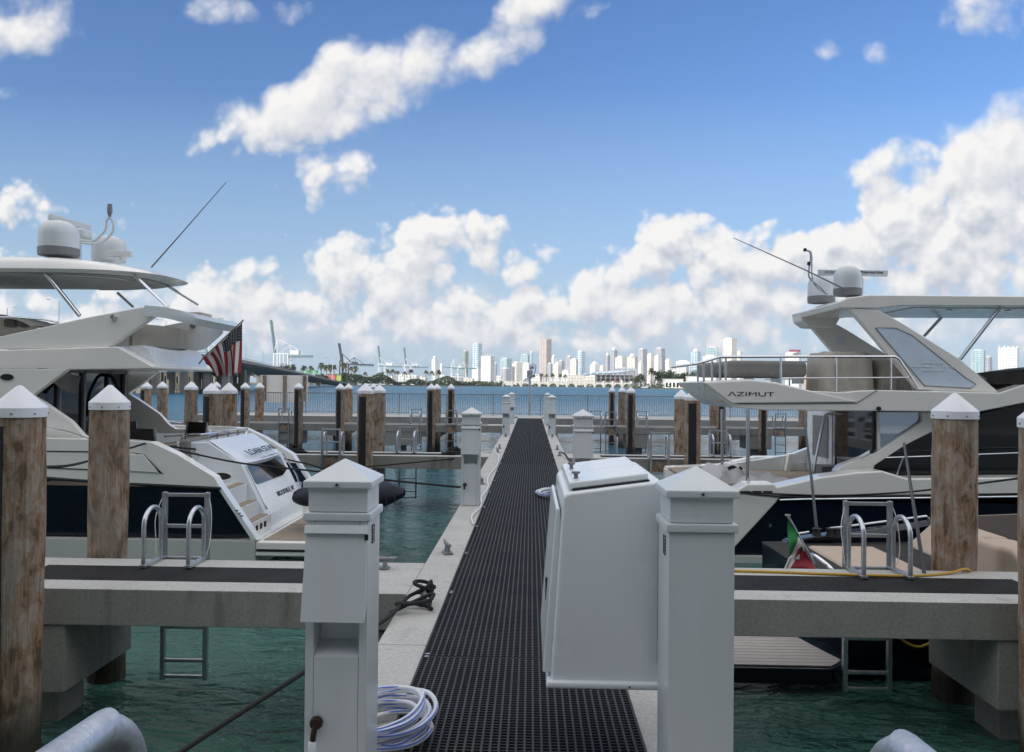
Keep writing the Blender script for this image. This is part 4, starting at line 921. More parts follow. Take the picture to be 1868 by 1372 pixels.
# spoiler hoop joining both coamings round the stern
cA = xz([(300, 557)], FN)[0]; cB = xz([(290, 569)], FN)[0]
def hoop(s_, t_):
    th = math.pi * s_; ym = (FN + FF) / 2; hw = (FF - FN) / 2 - .03
    yy_ = ym - hw * math.copysign(abs(math.cos(th)) ** .55, math.cos(th))
    bulge = math.sin(th) ** .6
    xo = cA[0] - .34 + .80 * bulge
    return Vector((xo, yy_, 0))
hp = MB(); nS = 36
sect = lambda s_: [hoop(s_, 0) + Vector((0, 0, cA[1] - .13 * math.sin(math.pi * s_) + .0)), hoop(s_, 0) + Vector((.02 * math.sin(math.pi * s_), 0, cA[1] - .07 - .13 * math.sin(math.pi * s_))), hoop(s_, 0) + Vector((-.10 * math.sin(math.pi * s_), 0, cA[1] - .17 - .13 * math.sin(math.pi * s_))),
                    hoop(s_, 0) + Vector((-.42 * math.sin(math.pi * s_) ** .7, .0, cA[1] - .13 - .10 * math.sin(math.pi * s_))), hoop(s_, 0) + Vector((-.45 * math.sin(math.pi * s_) ** .7, 0, cA[1] - .0 - .10 * math.sin(math.pi * s_)))]
vs_ = [p for i in range(nS + 1) for p in sect(i / nS)]
hp.add(vs_, [(i * 5 + k, i * 5 + (k + 1) % 5, (i + 1) * 5 + (k + 1) % 5, (i + 1) * 5 + k) for i in range(nS) for k in range(5)])
hp.build('spoiler', M_gelcool, ly, smooth=50)
# inner face of the far wing, curving down to the fly deck
MB().prism(xz([(300, 557), (300, 590), (262, 624), (230, 632), (200, 628), (285, 566)], FN), FF - .22, FF - .1).build('far_wing', M_gelcool, ly, bevel=.015)
q_ = P(352, 594, FF - .24); lo = MB().lathe([(.055, 0), (.06, .012), (.02, .016)], n=18); lo.v = [(q_.x + a_, q_.y - c_, q_.z + b_) for a_, b_, c_ in lo.v]; lo.build('loudspeaker', M_grey, ly)
q_ = P(209, 579, FN + .075); lo = MB().lathe([(.045, 0), (.05, .03), (.03, .07), (.028, .09)], n=18); lo.v = [(q_.x + a_, q_.y - c_, q_.z + b_) for a_, b_, c_ in lo.v]; lo.build('horn', M_chrome, ly)
MB().box(P(368, 553, 14.6).x - .12, P(368, 553, 14.6).x + .12, 14.3, 14.8, cA[1] - .12, cA[1] - .0).build('locker_lid', M_beige, ly, bevel=.03)
# windscreen covers forward on the fly deck
cvr = MB(); cvr.grid(lambda u_, v_: (P(70, 600, 13.6).x - 3.0 * u_, 13.4 + 2.2 * v_, z(60, 610, 13.6) + .33 * math.sin(math.pi * min(1, u_ * 1.6 + .08)) ** .6 * (.8 + .2 * math.sin(v_ * 7)) + .02 * math.sin(25 * u_) + .02 * math.sin(19 * v_ + 9 * u_)), 26, 16); cvr.build('windscreen_cover', M_beige, ly)
for px in (20, 44): q_ = P(px, 586, 14.0); MB().lathe([(.02, -.12), (.1, -.1), (.11, 0), (.07, .06), (.01, .07)], q_, n=14).build('headrest', M_taupe, ly)
MB().tube([P(a_, b_, 13.3) for a_, b_ in ((-60, 577), (30, 579), (80, 583), (105, 588))], .014, n=8).build('windscreen_rail', M_chrome, ly)
# hardtop
HN, HF = 13.2, 15.8; zb_ = 3.42
xs_, xt_ = P(87, 498, HN).x, P(326, 517, 14.5).x
def ht(s_, top):
    "outline of the aft end, s 0..1 round from near to far"
    th = math.pi * s_; yc_ = (HN + HF) / 2; hw = (HF - HN) / 2
    return (xs_ + (xt_ - xs_) * max(0, math.sin(th)) ** .9, yc_ - hw * math.copysign(abs(math.cos(th)) ** .7, math.cos(th)))
ol = [(-16, HN), (-12, HN)] + [ht(k / 28, 0) for k in range(29)] + [(-12, HF), (-16, HF)]
def zt_top(xx, yy_):
    f = (xx - xs_) / (xt_ - xs_); e = abs(yy_ - 14.5) / 1.3
    return 3.74 - (.20 * max(0, f) ** 1.3) - .10 * e ** 3
hb = MB()
ring0 = [(xx, yy_, zb_ + .03) for xx, yy_ in ol]
cen = (-11.0, 14.5)
def shr(p, k): return (cen[0] + (p[0] - cen[0]) * k if p[0] > -11 else p[0], cen[1] + (p[1] - cen[1]) * k)
rings = []
for k, f in ((.93, 'b'), (1, 'e'), (.975, 'm'), (.90, 't'), (.6, 't'), (.2, 't')):
    r_ = []
    for p in ol:
        a_, b_ = shr(p, k)
        if f == 'b': zz_ = zb_
        elif f == 'e': zz_ = zb_ + .05
        elif f == 'm': zz_ = (zb_ + .05) * .4 + zt_top(a_, b_) * .6
        else: zz_ = zt_top(a_, b_)
        r_.append((a_, b_, zz_))
    rings.append(r_)
no = len(ol); hb.add([p for r_ in rings for p in r_], [(i * no + k, i * no + k + 1, (i + 1) * no + k + 1, (i + 1) * no + k) for i in range(len(rings) - 1) for k in range(no - 1)])
hb.add(rings[-1], [tuple(range(no))])
hto = hb.build('hardtop', M_gel, ly, smooth=40)
MB().plan([shr(p, .92) for p in ol], zb_ - .012, zb_ + .01).build('headliner', mat('pale_headliner', (.50, .50, .48), .8, var=.08, scale=2), hto)
inr = MB(); inr.tube([(*shr(p, .86), zb_ - .02) for p in ol[2:-2]], .014, n=6); inr.build('canopy_frame', M_chrome, hto)
for a_, b_, d1, d2 in (((85, 500), (145, 576), 13.35, 13.25), ((214, 534), (243, 560), 15.6, 15.65), ((240, 497), (306, 560), 13.7, 13.25), ((290, 512), (362, 556), 15.3, 15.6)):
    MB().tube([P(*a_, d1), P(*b_, d2)], .034 if a_[0] in (85,) else .026, n=12).build('hardtop_strut', M_chrome, ly)
# domes, radar, mast, aerial
def dome(px, py_base, d, rad, hgt, par, ring=M_grey, m=M_white):
    c = P(px, py_base, d); t_ = MB().lathe([(rad * .97, 0), (rad, .1 * hgt), (rad, .55 * hgt), (rad * .95, .72 * hgt), (rad * .78, .87 * hgt), (rad * .5, .96 * hgt), (rad * .2, hgt), (.003, hgt)], c, n=32).build('satellite_dome', m, par, smooth=50)
    if ring: MB().lathe([(rad * .8, -.05), (rad * .98, -.04), (rad * 1.012, 0), (rad * 1.012, .16 * hgt), (rad * 1.0, .165 * hgt)], c, n=32).build('base_ring', ring, t_)
    return t_
dome(107, 463, 13.9, .322, .565, ly)
dome(199, 477, 15.0, .30, .47, ly, ring=None)
ra_ = MB(); q1, q2 = P(89, 394.5, 14.3), P(165, 417, 15.0); ra_.bar(q1, q2, .10, .12); ra_.build('radar_antenna', M_white, ly, bevel=.03)
MB().box(P(146, 432, 14.6).x - .16, P(146, 432, 14.6).x + .14, 14.45, 14.8, P(146, 436, 14.6).z, P(146, 418, 14.6).z).build('radar_pedestal', M_white, ly, bevel=.05, seg=3)
MB().lathe([(.06, 0), (.05, .6)], (P(143, 440, 14.6).x, 14.6, zt_top(-7.6, 14.5) - .02), n=12).build('radar_mast', M_white, ly)
q1, q2 = P(193, 464, 14.5), P(240, 464, 14.5); rb = MB().box(q1.x, q2.x, 14.44, 14.56, q1.z - .05, q1.z + .06).build('radar_antenna', M_white, ly, bevel=.02)
text('lettering', 'NOBELTEC', Vector((q1.x + .06, 14.438, q1.z - .02)), (1, 0, 0), (0, 0, 1), .3, .045, M_letter, rb) if False else None
MB().lathe([(.08, 0), (.07, .12)], (P(215, 470, 14.5).x, 14.5, q1.z - .17), n=14).build('radar_pedestal', M_white, ly)
MB().tube(spline([P(145, 438, 14.4), P(172, 439, 14.4), P(192, 420, 14.4), P(194, 405, 14.4), P(199, 397, 14.4)]), .022, n=8).build('light_mast', M_white, ly)
MB().tube(spline([P(148, 443, 14.5), P(182, 444, 14.5), P(205, 424, 14.5), P(206, 406, 14.5), P(200, 397, 14.5)]), .022, n=8).build('light_mast', M_white, ly)
c = P(200, 395, 14.45); MB().lathe([(.03, 0), (.03, .05), (.045, .055), (.045, .16), (.04, .17), (.04, .22), (.01, .225)], c, n=16).build('masthead_light', M_grey, ly)
MB().tube([P(276, 488, 14.2), P(330, 427, 14.2), P(413, 332, 14.2)], [.016, .011, .006], n=6).build('whip_aerial', M_grey, ly)

# flag of stripes on a raked staff
st0, st1 = P(363, 664, 14.4), P(444, 584, 14.4)
fl = MB().tube([st0, P(370, 654, 14.4), st1], .014, n=8).build('flagstaff', M_teak, ly)
h0, h1 = P(442, 588, 14.4), P(371, 655, 14.4); f0, f1 = P(437, 681, 14.25), P(396, 687, 14.55)
NU, NV = 39, 30
me = MB()
def flag(u_, v_):
    top = h0 * (1 - u_) + h1 * u_; bot = f0 * (1 - u_) + f1 * u_
    p = top * (1 - v_) + bot * v_
    mid = Vector((P(440, 625, 14.3) - (h0 * .5 + f0 * .5)).xyz) * (1 - u_) * math.sin(math.pi * v_)
    sag = P(386, 668, 14.4) - (h1 * .5 + f1 * .5)
    p = p + mid * .8 + sag * u_ * math.sin(math.pi * v_) * .6
    return p + Vector((0, .07 * math.sin(u_ * 17 + v_ * 2.2) * (.3 + v_), .02 * math.sin(u_ * 11) * v_))
me.grid(flag, NU, NV)
fo = me.build('flag', [M_red, M_flagw, M_navycloth], ly, fix=False, smooth=80)
for i in range(NU):
    for j in range(NV):
        fo.data.polygons[i * NV + j].material_index = 2 if (i < 21 and j < 12) else (0 if (i // 3) % 2 == 0 else 1)
sts = MB()
for r_ in range(9):
    for c_ in range(6 if r_ % 2 == 0 else 5):
        u_, v_ = (r_ + .6) * 21 / 39 / 9.2, (c_ + (.5 if r_ % 2 == 0 else 1)) * .4 / 6
        p = flag(u_, v_); sts.add([p + Vector((dx, -.012, dz)) for dx, dz in ((-.007, -.007), (.007, -.007), (.007, .007), (-.007, .007))], [(0, 1, 2, 3)])
sts.build('star_field', M_flagw, fo, smooth=0)['kind'] = 'stuff'

# cockpit chairs
def chair(c, rz, label, first=[None]):
    if first[0] is None:
        t = thing('deck_chair', label, 'chair', (0, 0, 0), 'dark director chairs in the yacht cockpit')
        for sx in (-1, 1):
            MB().bar((sx * .26, -.2, 0), (sx * .26, .22, .46), .03).build('leg', M_grey, t); MB().bar((sx * .26, .2, 0), (sx * .26, -.22, .46), .03).build('leg', M_grey, t)
            MB().box(sx * .26 - .02, sx * .26 + .02, -.24, .24, .62, .65).build('armrest', M_teak, t); MB().bar((sx * .26, .22, .44), (sx * .25, .29, .90), .032).build('back_post', M_grey, t)
        MB().box(-.25, .25, -.22, .22, .44, .465).build('seat', M_darkcanvas, t)
        bk = MB(); bk.grid(lambda u_, v_: (-.25 + .5 * u_, .245 + .04 * v_ + .03 * math.sin(math.pi * u_), .58 + .31 * v_), 8, 3); bk.grid(lambda u_, v_: (-.25 + .5 * u_, .26 + .04 * v_ + .03 * math.sin(math.pi * u_), .58 + .31 * v_), 8, 3); bk.build('backrest', M_darkcanvas, t)
        first[0] = t; o = t
    else: o = dup(first[0])
    o.location = c; o.rotation_euler = (0, 0, R(rz)); o['label'] = label
zc = zs + .004
chair((P(246, 790, 15.2).x, 15.2, zc), 65, 'navy-backed deck chair beside the second timber pile in the left yacht cockpit')
chair((P(281, 790, 13.6).x, 13.55, zc), 168, 'dark deck chair turned with its back to the camera, middle of the cockpit')
chair((P(338, 785, 15.3).x, 15.3, zc), -25, 'dark deck chair nearest the stern rail, under the flag')

# covered dinghy on the swim platform
dg = thing('covered_dinghy', 'inflatable dinghy under a navy canvas cover, showing either side of the near left pedestal', 'dinghy', (-3.0, 13.6, -.7))
db_ = MB(); xa, xb_ = P(533, 910, 13.4).x, P(734, 900, 13.4).x; zc_ = P(600, 910, 13.4).z
def ding(s_, t_):
    a_ = 2 * math.pi * t_; f = max(.02, math.sin(math.pi * min(1, s_ * .93 + .035)) ** .42)
    if s_ > .72: f *= 1 - .55 * ((s_ - .72) / .28) ** 1.4
    cx = xa + (xb_ - xa) * s_; lift = .16 * s_ ** 2
    return Vector((cx, 13.6 + .56 * f * math.cos(a_) + .01 * math.sin(s_ * 40), zc_ + lift * .5 + (.24 + .12 * s_) * f * math.sin(a_) * (1 if math.sin(a_) > 0 else .8) + .012 * math.sin(20 * s_ + 4 * a_)))
db_.grid(ding, 40, 28); db_.build('canvas_cover', M_navycloth, dg)
text('lettering', 'AB', Vector((xb_ - .13, 13.2, zc_ + .12)), (1, .4, 0), (0, 0, 1), .1, .05, M_flagw, dg) if False else None
for xx in (xa + .5, xb_ - .6): MB().box(xx - .05, xx + .05, 13.2, 14.0, wt[1] + .002, zc_ - .19).build('chock', M_grey, dg)
for k in range(3): xx = xb_ - .35 + k * .13; MB().tube([(xx, 13.15, zc_ + .02 + .06 * k), (xx + .01, 13.12, zc_ - .16 + .06 * k)], .008, n=6).build('cover_strap', M_black, dg)

# mooring lines of the left yacht
rope([P(285, 812, 12.9), P(330, 817, 13.2), P(430, 826, 14.5), P(470, 827, 15.2), P(560, 846, 16.6), P(620, 855, 17.6), P(836, 836, 18.75)], .016, M_rope, 'mooring_line', 'upper black mooring line from the left yacht stern to the middle finger', 'rope')
rope([P(290, 815, 12.7), P(340, 825, 12.7), P(440, 845, 12.3), P(560, 858, 11.8), P(640, 867, 11.6), P(708, 876, 11.4), P(840, 889, 11.28)], .014, M_rope, 'mooring_line', 'lower black mooring line from the left yacht stern to the hooded middle pedestal kerb', 'rope')
rope([P(70, 852, 8.5), P(120, 850, 9.3), P(165, 840, 10.3), P(236, 818, 11.8), P(270, 807, 12.5)], .016, M_rope, 'mooring_line', 'black spring line crossing the cream bulwark between the two left piles', 'rope')
rope([P(262, 765, 16.5), P(292, 767, 17.5), P(330, 772, 18.6)], .02, M_ropew, 'mooring_line', 'white mooring line with a black tie at the far side of the left yacht', 'rope')
# ------------------------------------------------------------------ right yacht: grey-white, navy hull, frosted glass panel
H0, H1 = 13.4, 17.6
ry = thing('motor_yacht', 'moored flybridge yacht with frosted blue glass panel marked 50 and a navy hull band', 'yacht', (8, 15.5, WATER))
ht0, hb0 = xz([(1416, 914)], H0)[0], xz([(1345, 992)], H0)[0]
zl = xz([(1345, 1014)], H0)[0]
slope = (ht0[0] - hb0[0]) / (ht0[1] - hb0[1])
shell([(hb0[0] + slope * (zl[1] - hb0[1]), zl[1]), ht0], H0, H1, M_navy, 'hull', ry, x_bow=17.2, bulge=.04)
shell([(2.75, WATER - .3), (2.75, zl[1] - .004)], H0 - .015, H1 + .015, M_gel, 'boot_stripe', ry, x_bow=17.0, bulge=.05)
for ya, yb in ((H0 - .02, H0 + .3), (H1 - .3, H1 + .02)): MB().prism(xz([(1286, 900), (1425, 904), (1416, 916), (1345, 993), (1326, 1013), (1286, 1013)], H0), ya, yb).build('stern_quarter', M_gel, ry, bevel=.03, seg=3)
MB().box(P(1290, 900, H0).x, P(1300, 900, H0).x + .3, H0 + .31, H1 - .31, zl[1], P(1290, 904, H0).z).build('transom', M_gel, ry)
MB().box(1.9, 2.74, H0 + .3, H1 - .3, -.95, -.72).build('swim_platform', M_gel, ry, bevel=.03)
MB().tube([P(a_, b_, H0 - .03) for a_, b_ in ((1345, 898), (1420, 906), (1500, 908), (1620, 905), (1880, 900), (2050, 896))], .012, n=8).build('rub_rail', M_black, ry)
MB().tube([P(a_, b_, H0 - .02) for a_, b_ in ((1422, 912), (1470, 910.5), (1700, 908), (2050, 903))], .02, n=8).build('rub_strake', M_chrome, ry)
vb = MB()
for k in range(3): q_ = P(1352 + k * 20, 897.5, H0 - .02); vb.box(q_.x, q_.x + .15, q_.y - .012, q_.y, q_.z - .02, q_.z + .02)
vb.build('stern_vent', M_black, ry)['kind'] = 'stuff'
q_ = P(1405, 958.5, H0 - .004); ft = MB().lathe([(.025, 0), (.028, .01), (.01, .014)], n=14); ft.v = [(q_.x + a_, q_.y - c_, q_.z + b_) for a_, b_, c_ in ft.v]; ft.build('hull_fitting', M_chrome, ry)
# gunwale moulding along the side deck
gw = MB()
pg = xz([(1288, 896), (1345, 893), (1362, 882.5), (1412, 882), (1416, 888), (1497, 870), (1560, 861.5), (1608, 858.5), (1654, 872.5), (2200, 868), (2200, 899), (1500, 905), (1414, 904), (1345, 903), (1288, 904)], H0)
gw.prism(pg, H0 - .03, H0 + .42); gw.build('gunwale', M_gel, ry, bevel=.04, seg=4)
gw = MB().prism(xz([(1288, 896), (1416, 890), (1500, 872), (2200, 868), (2200, 899), (1288, 904)], H0), H1 - .3, H1); gw.build('gunwale', M_gel, ry, bevel=.03)
MB().box(2.9, 12.4, H0 + .43, H1 - .31, -.12, -.06).build('cockpit_sole', M_teak, ry)
# far bulwark with port
MB().prism(xz([(1291, 853), (1445, 829), (1452, 826), (1501, 807), (1530, 800), (1530, 890), (1291, 890)], 17.1), 17.1, 17.28).build('far_bulwark', M_gelcool, ry, bevel=.02)
MB().tube([P(1474, 826, 17.05), P(1497, 811, 17.05)], .022, n=8).build('grab_rail', M_chrome, ry)
q_ = P(1466, 855, 17.095); pr = MB().lathe([(.15, 0), (.15, .02), (.115, .025), (.11, .01), (.02, .012)], n=24); pr.v = [(q_.x + a_, q_.y - c_, q_.z + b_) for a_, b_, c_ in pr.v]; pr.build('round_port', M_gelcool, ry)
MB().prism(xz([(1440, 829), (1446, 828), (1440, 880), (1430, 880)], 16.9), 16.9, 17.09).build('bulwark_edge', M_gel, ry)
# cockpit covers
cc = MB(); q1 = P(1288, 880, 14.6)
def lump(x0, x1, y0, y1, z0, h, seed, par, m=M_flagw, name='seat_cover'):
    rnd = random.Random(seed); f1, f2, f3 = rnd.uniform(3, 6), rnd.uniform(4, 8), rnd.uniform(0, 6)
    mb = MB()
    def fn(u_, v_):
        e = min(1, 6 * min(u_, 1 - u_, v_, 1 - v_)); e = e ** .5 if e > 0 else 0
        return (x0 + (x1 - x0) * (u_ + .01 * math.sin(14 * v_)), y0 + (y1 - y0) * v_, z0 + h * e * (.86 + .10 * math.sin(f1 * 2 * u_ + f2 * v_ + f3) + .06 * math.sin(17 * u_ - 9 * v_)))
    mb.grid(fn, 30, 20); return mb.build(name, m, par)
lump(P(1290, 860, 15.6).x, P(1362, 860, 15.6).x, 14.6, 16.4, P(1300, 880, 15).z, P(1330, 853, 15).z - P(1300, 880, 15).z, 2, ry)
lump(P(1340, 860, 14.8).x, P(1432, 860, 14.8).x, 14.0, 15.6, P(1380, 884, 14.8).z, P(1380, 863, 14.8).z - P(1380, 884, 14.8).z, 5, ry)
MB().tube(spline([P(1328, 855, 15), P(1338, 852, 15), P(1348, 860, 15), P(1352, 853, 15), P(1341, 862, 15)]), .03, n=6).build('coiled_strap', M_black, ry)
# cabin: side with black glazing, pillar, raked window
KN, KF = 13.9, 17.05
MB().prism(xz([(1603, 753), (2100, 742), (2100, 880), (1603, 880)], KN), KN + .25, KF).build('cabin_core', M_darkcanvas, ry)
sidew = MB()
sidew.prism(xz([(1526, 868), (1526, 859), (1536, 849), (1600, 825), (1684, 768), (1684, 752), (1722, 752), (1726, 771), (1700, 788), (1654, 811), (1596, 849), (1590, 866)], KN), KN, KN + .24)
sidew.build('side_pillar', M_gel, ry, bevel=.02, seg=3)
MB().prism(xz([(1592, 866), (1596, 849), (1654, 811), (1700, 788), (1726, 771), (1800, 752), (1868, 734), (2100, 716), (2100, 873), (1608, 873)], KN), KN + .03, KN + .24).build('side_glazing', M_glass, ry, bevel=.01)
gl_ = MB().prism(xz([(1602, 752.5), (1684, 752.5), (1681, 764), (1668, 783), (1646, 803), (1602, 825)], KN), KN + .10, KN + .13).build('quarter_window', M_paleglass, ry)
MB().bar(P(1601, 752, KN + .1), P(1602, 826, KN + .1), .05, .06).build('window_post', M_gel, ry)
# aft glass door and bulkhead
xd = P(1597, 800, KN).x
MB().box(xd - .05, xd - .01, KN + .02, 15.55, -.05, 1.27).build('saloon_door', M_glass, ry)
MB().box(xd - .07, xd - .0, 15.55, 15.66, -.05, 1.27).build('door_post', M_chrome, ry)
MB().box(xd - .08, xd - .005, 15.67, KF, -.05, 1.27).build('aft_bulkhead', M_gelcool, ry)
MB().box(xd - .095, xd - .082, 15.85, 16.7, .3, 1.1).build('bulkhead_window', M_grey, ry)
MB().tube(spline([P(1525, 876, 14.6), P(1496, 875, 14.6), P(1488, 868, 14.6), P(1486, 850, 14.6), P(1502, 770, 14.6), P(1507, 757, 14.6), P(1520, 755, 14.6), P(1538, 756, 14.6)]), .022, n=10).build('cockpit_handrail', M_chrome, ry)
MB().box(xd - .5, xd - .1, 15.0, 15.5, -.05, .22).build('cockpit_step', M_grey, ry)
MB().tube([P(1569, 832, KN - .02), P(1586, 822, KN - .02)], .012, n=8).build('coaming_handle', M_chrome, ry)
MB().tube([P(1569, 834, KN - .02), P(1586, 825, KN - .02)], .012, n=8).build('coaming_handle', M_chrome, ry)
MB().tube([P(1614, 835, H0 + .1), P(1720, 831.5, H0 + .1), P(1862, 826, H0 + .1), P(2050, 822, H0 + .1)], .014, n=8).build('side_rail', M_chrome, ry)
for a_, b_ in (((1648, 834), (1636, 866)), ((1786, 829), (1772, 866)), ((1930, 824), (1920, 866))): MB().tube([P(*a_, H0 + .1), P(*b_, H0 + .1)], .013, n=8).build('rail_stanchion', M_chrome, ry)
# cabin roof / windscreen going forward, off the picture
MB().prism([(12.2, 0), (12.2, 1.3), (8.5, 1.9), (8.2, 1.3), (8.2, 0)], KN + .3, KF - .2).build('foredeck_cabin', M_gel, ry, bevel=.05)
MB().prism([(9.9, -.1), (16.2, -.1), (15.6, .35), (12.6, .75), (9.9, .75)], KN + .5, KF - .5).build('foredeck', M_gel, ry, bevel=.1, seg=3)
# fly deck with swept side wing
FN2, FF2 = 13.6, 15.95
wing = [(1281, 697), (1318, 693.5), (1369, 692), (1414, 697), (1480, 713), (1540, 716), (1562, 713), (1600, 711.5), (1824, 716.5), (1868, 702), (2200, 690), (2200, 720), (1868, 735), (1784, 752), (1700, 751), (1393, 748.5), (1338, 743), (1310, 724)]
fd = MB().prism(xz(wing, FN2), FN2, FF2).build('fly_deck', M_gel, ry, bevel=.02, seg=3)
acc_ = MB().prism(xz([(1285, 698.5), (1369, 694.5), (1410, 699), (1561, 733), (1390, 734.5), (1334, 735.5)], FN2), FN2 - .035, FN2 + .01).build('wing_panel', M_gel, fd, bevel=.012)
MB().tube([P(a_, b_, FN2 - .004) for a_, b_ in ((1344, 736.5), (1400, 737), (1562, 735.5), (1600, 711.5))], .008, n=6).build('panel_groove', M_grey, fd)
MB().two([P(1312, 726, FN2 + .15), P(1331, 742, FN2 + .15), P(1336, 744, FN2 + .15)], [P(1312, 726, FN2 + .15) + Vector((0, 1.9, 0)), P(1331, 742, FN2 + .15) + Vector((0, 1.9, 0)), P(1336, 744, FN2 + .15) + Vector((0, 1.9, 0))]).build('courtesy_light_lens', M_blueglass, fd)
a_ = P(1328, 722.3, FN2 - .036); text('lettering', '\u039bZIMUT', a_, (1, 0, 0), (0, 0, 1), P(1411, 722, FN2).x - a_.x, .072, M_letter, fd)
q_ = P(1602, 745.5, FN2 - .001); nv = MB().lathe([(.035, 0), (.04, .03), (.01, .04)], n=16); nv.v = [(q_.x + a_, q_.y - c_, q_.z + b_) for a_, b_, c_ in nv.v]; nv.build('deck_light', M_black, fd)
for a_, d_ in ((1317, 15.7), (1364, 13.9)):
    MB().tube([P(a_, 747, d_), P(a_ + .5, 878 if d_ < 15 else 858, d_)], .034 if d_ < 15 else .03, n=12).build('overhang_post', M_chrome, ry)
# hardtop
TN2, TF2 = 13.8, 16.25
zt2, zu2 = P(1560, 541, TN2).z, P(1560, 557, TN2).z
h_ = MB(); xh = 5.25
sec = [(xh - .12, zu2 - .05), (xh - .16, zu2 + .05), (xh + .02, zt2 - .02), (xh + .35, zt2 + .03), (12.5, zt2 + .02), (13.6, zt2 - .12), (13.6, zt2 - .16), (12.4, zu2 + .02), (xh + .9, zu2), (xh + .5, zu2 - .05)]
h_.prism(sec, TN2, TF2); hto2 = h_.build('hardtop', M_gel, ry, bevel=.035, seg=3)
MB().box(xh + 1.2, 12.2, TN2 + .3, TF2 - .3, zu2 - .012, zu2 + .01).build('headliner', M_gelcool, hto2)
# aft chin of the hardtop on the far side
ch = MB(); ch.prism([(xh - .15, zu2 + .04), (xh - .12, zu2 - .12), (xh + .02, zu2 - .22), (xh + .5, zu2 - .24), (xh + .62, zu2 - .04)], TF2 - .5, TF2 + .02); ch.build('hardtop_chin', M_gel, ry, bevel=.03)
for px, w_ in ((1655, .35), (1775, .6)): q_ = P(px, 541, 14.6); MB().lathe([(w_, 0), (w_ * .96, .05), (w_ * .5, .08), (.01, .09)], (q_.x, 15.0, zt2 + .02), n=24).build('roof_hatch', M_grey, hto2)
lt_ = MB()
for k in range(5): lt_.lathe([(.05, 0), (.055, .015)], (7.2 + k * 1.0, TN2 + .55, zu2 - .028), n=12)
lt_.build('downlight', M_chrome, hto2)['kind'] = 'stuff'
leg = [(1548, 561), (1603, 565), (1640, 585), (1754, 656), (1826, 717.5), (1676, 711), (1562, 577)]
for ya in (TN2 + .02, 16.05):
    lo = MB().prism(xz(leg, TN2), ya, ya + .13).build('hardtop_leg', M_gel, ry, bevel=.02, seg=3)
    if ya < 15:
        gp = MB().prism(xz([(1597, 598), (1634, 598.5), (1664, 612), (1761, 689), (1780, 701), (1771, 708), (1687, 704)], TN2), ya - .008, ya + .004).build('glass_panel', M_blueglass, lo)
        MB().tube([P(a_, b_, ya - .008) for a_, b_ in ((1597, 598), (1634, 598.5), (1664, 612), (1761, 689), (1780, 701), (1771, 708), (1687, 704))], .008, n=6, closed=True).build('panel_seal', M_grey, lo)
        q_ = P(1682, 676, ya - .010)
        # outlined digits 5 and 0 with a rule on either side
        dg_ = MB(); w_, hh = .155, .125
        def ln(x0, z0, x1, z1): dg_.bar((q_.x + x0, q_.y, q_.z + z0), (q_.x + x1, q_.y, q_.z + z1), .013, .013)
        for (a1, a2) in (((w_, hh), (0, hh)), ((0, hh), (0, hh * .52)), ((0, hh * .52), (w_, hh * .52)), ((w_, hh * .52), (w_, 0)), ((w_, 0), (0, 0))): ln(*a1, *a2)
        o_ = w_ + .04
        for (a1, a2) in (((o_, 0), (o_ + w_, 0)), ((o_ + w_, 0), (o_ + w_, hh)), ((o_ + w_, hh), (o_, hh)), ((o_, hh), (o_, 0))): ln(*a1, *a2)
        ln(-.17, hh * .5, -.03, hh * .5); ln(o_ + w_ + .03, hh * .5, o_ + w_ + .18, hh * .5)
        dg_.build('lettering', M_letterw, lo)
    else:
        q_ = P(1535, 619.5, 16.04); sp_ = MB().lathe([(.085, 0), (.09, .015), (.06, .02), (.055, .008), (.01, .012)], n=22); sp_.v = [(q_.x + a_, q_.y - c_, q_.z + b_) for a_, b_, c_ in sp_.v]; sp_.build('loudspeaker', M_gelcool, lo)
for a_, b_, d_ in (((1833, 550), (1752, 655), 13.95), ((1725, 571), (1686, 613), 16.0)): MB().tube([P(*a_, d_), P(*b_, d_)], .03, n=12).build('hardtop_strut', M_chrome, ry)
# fly deck rails
def rail_set(d, pts, r, name='fly_rail'): return MB().tube([P(a_, b_, d) for a_, b_ in pts], r, n=8).build(name, M_chrome, ry)
rail_set(13.75, [(1265, 665), (1285, 660), (1313, 651.5), (1420, 650.6), (1632, 650.6), (1640, 655), (1674, 708)], .024)
rail_set(13.75, [(1424, 690), (1520, 689.5), (1668, 688.5)], .012)
for a_, b_ in ((1313.5, 697), (1324, 697), (1424.5, 699), (1525, 714), (1625, 711)): MB().tube([P(a_, 651, 13.75), P(a_, b_, 13.75)], .018, n=8).build('rail_stanchion', M_chrome, ry)
for a_, b_, d_ in ((1273, 718, 14.6), (1284, 722, 13.75), (1299, 697, 14.0)): MB().tube([P(a_, 663 - (a_ - 1273) * .25, d_), P(a_, b_, d_)], .02, n=8).build('rail_stanchion', M_chrome, ry)
rail_set(15.8, [(1330, 676), (1460, 660), (1560, 660)], .016); rail_set(15.8, [(1395, 692), (1560, 691)], .012)
for a_ in (1440, 1492): MB().tube([P(a_, 661, 15.8), P(a_, 707, 15.8)], .016, n=8).build('rail_stanchion', M_chrome, ry)
MB().tube([P(1265, 665, 13.75), P(1265, 665, 13.75) + Vector((0, 2.1, 0))], .02, n=8).build('fly_rail', M_chrome, ry)
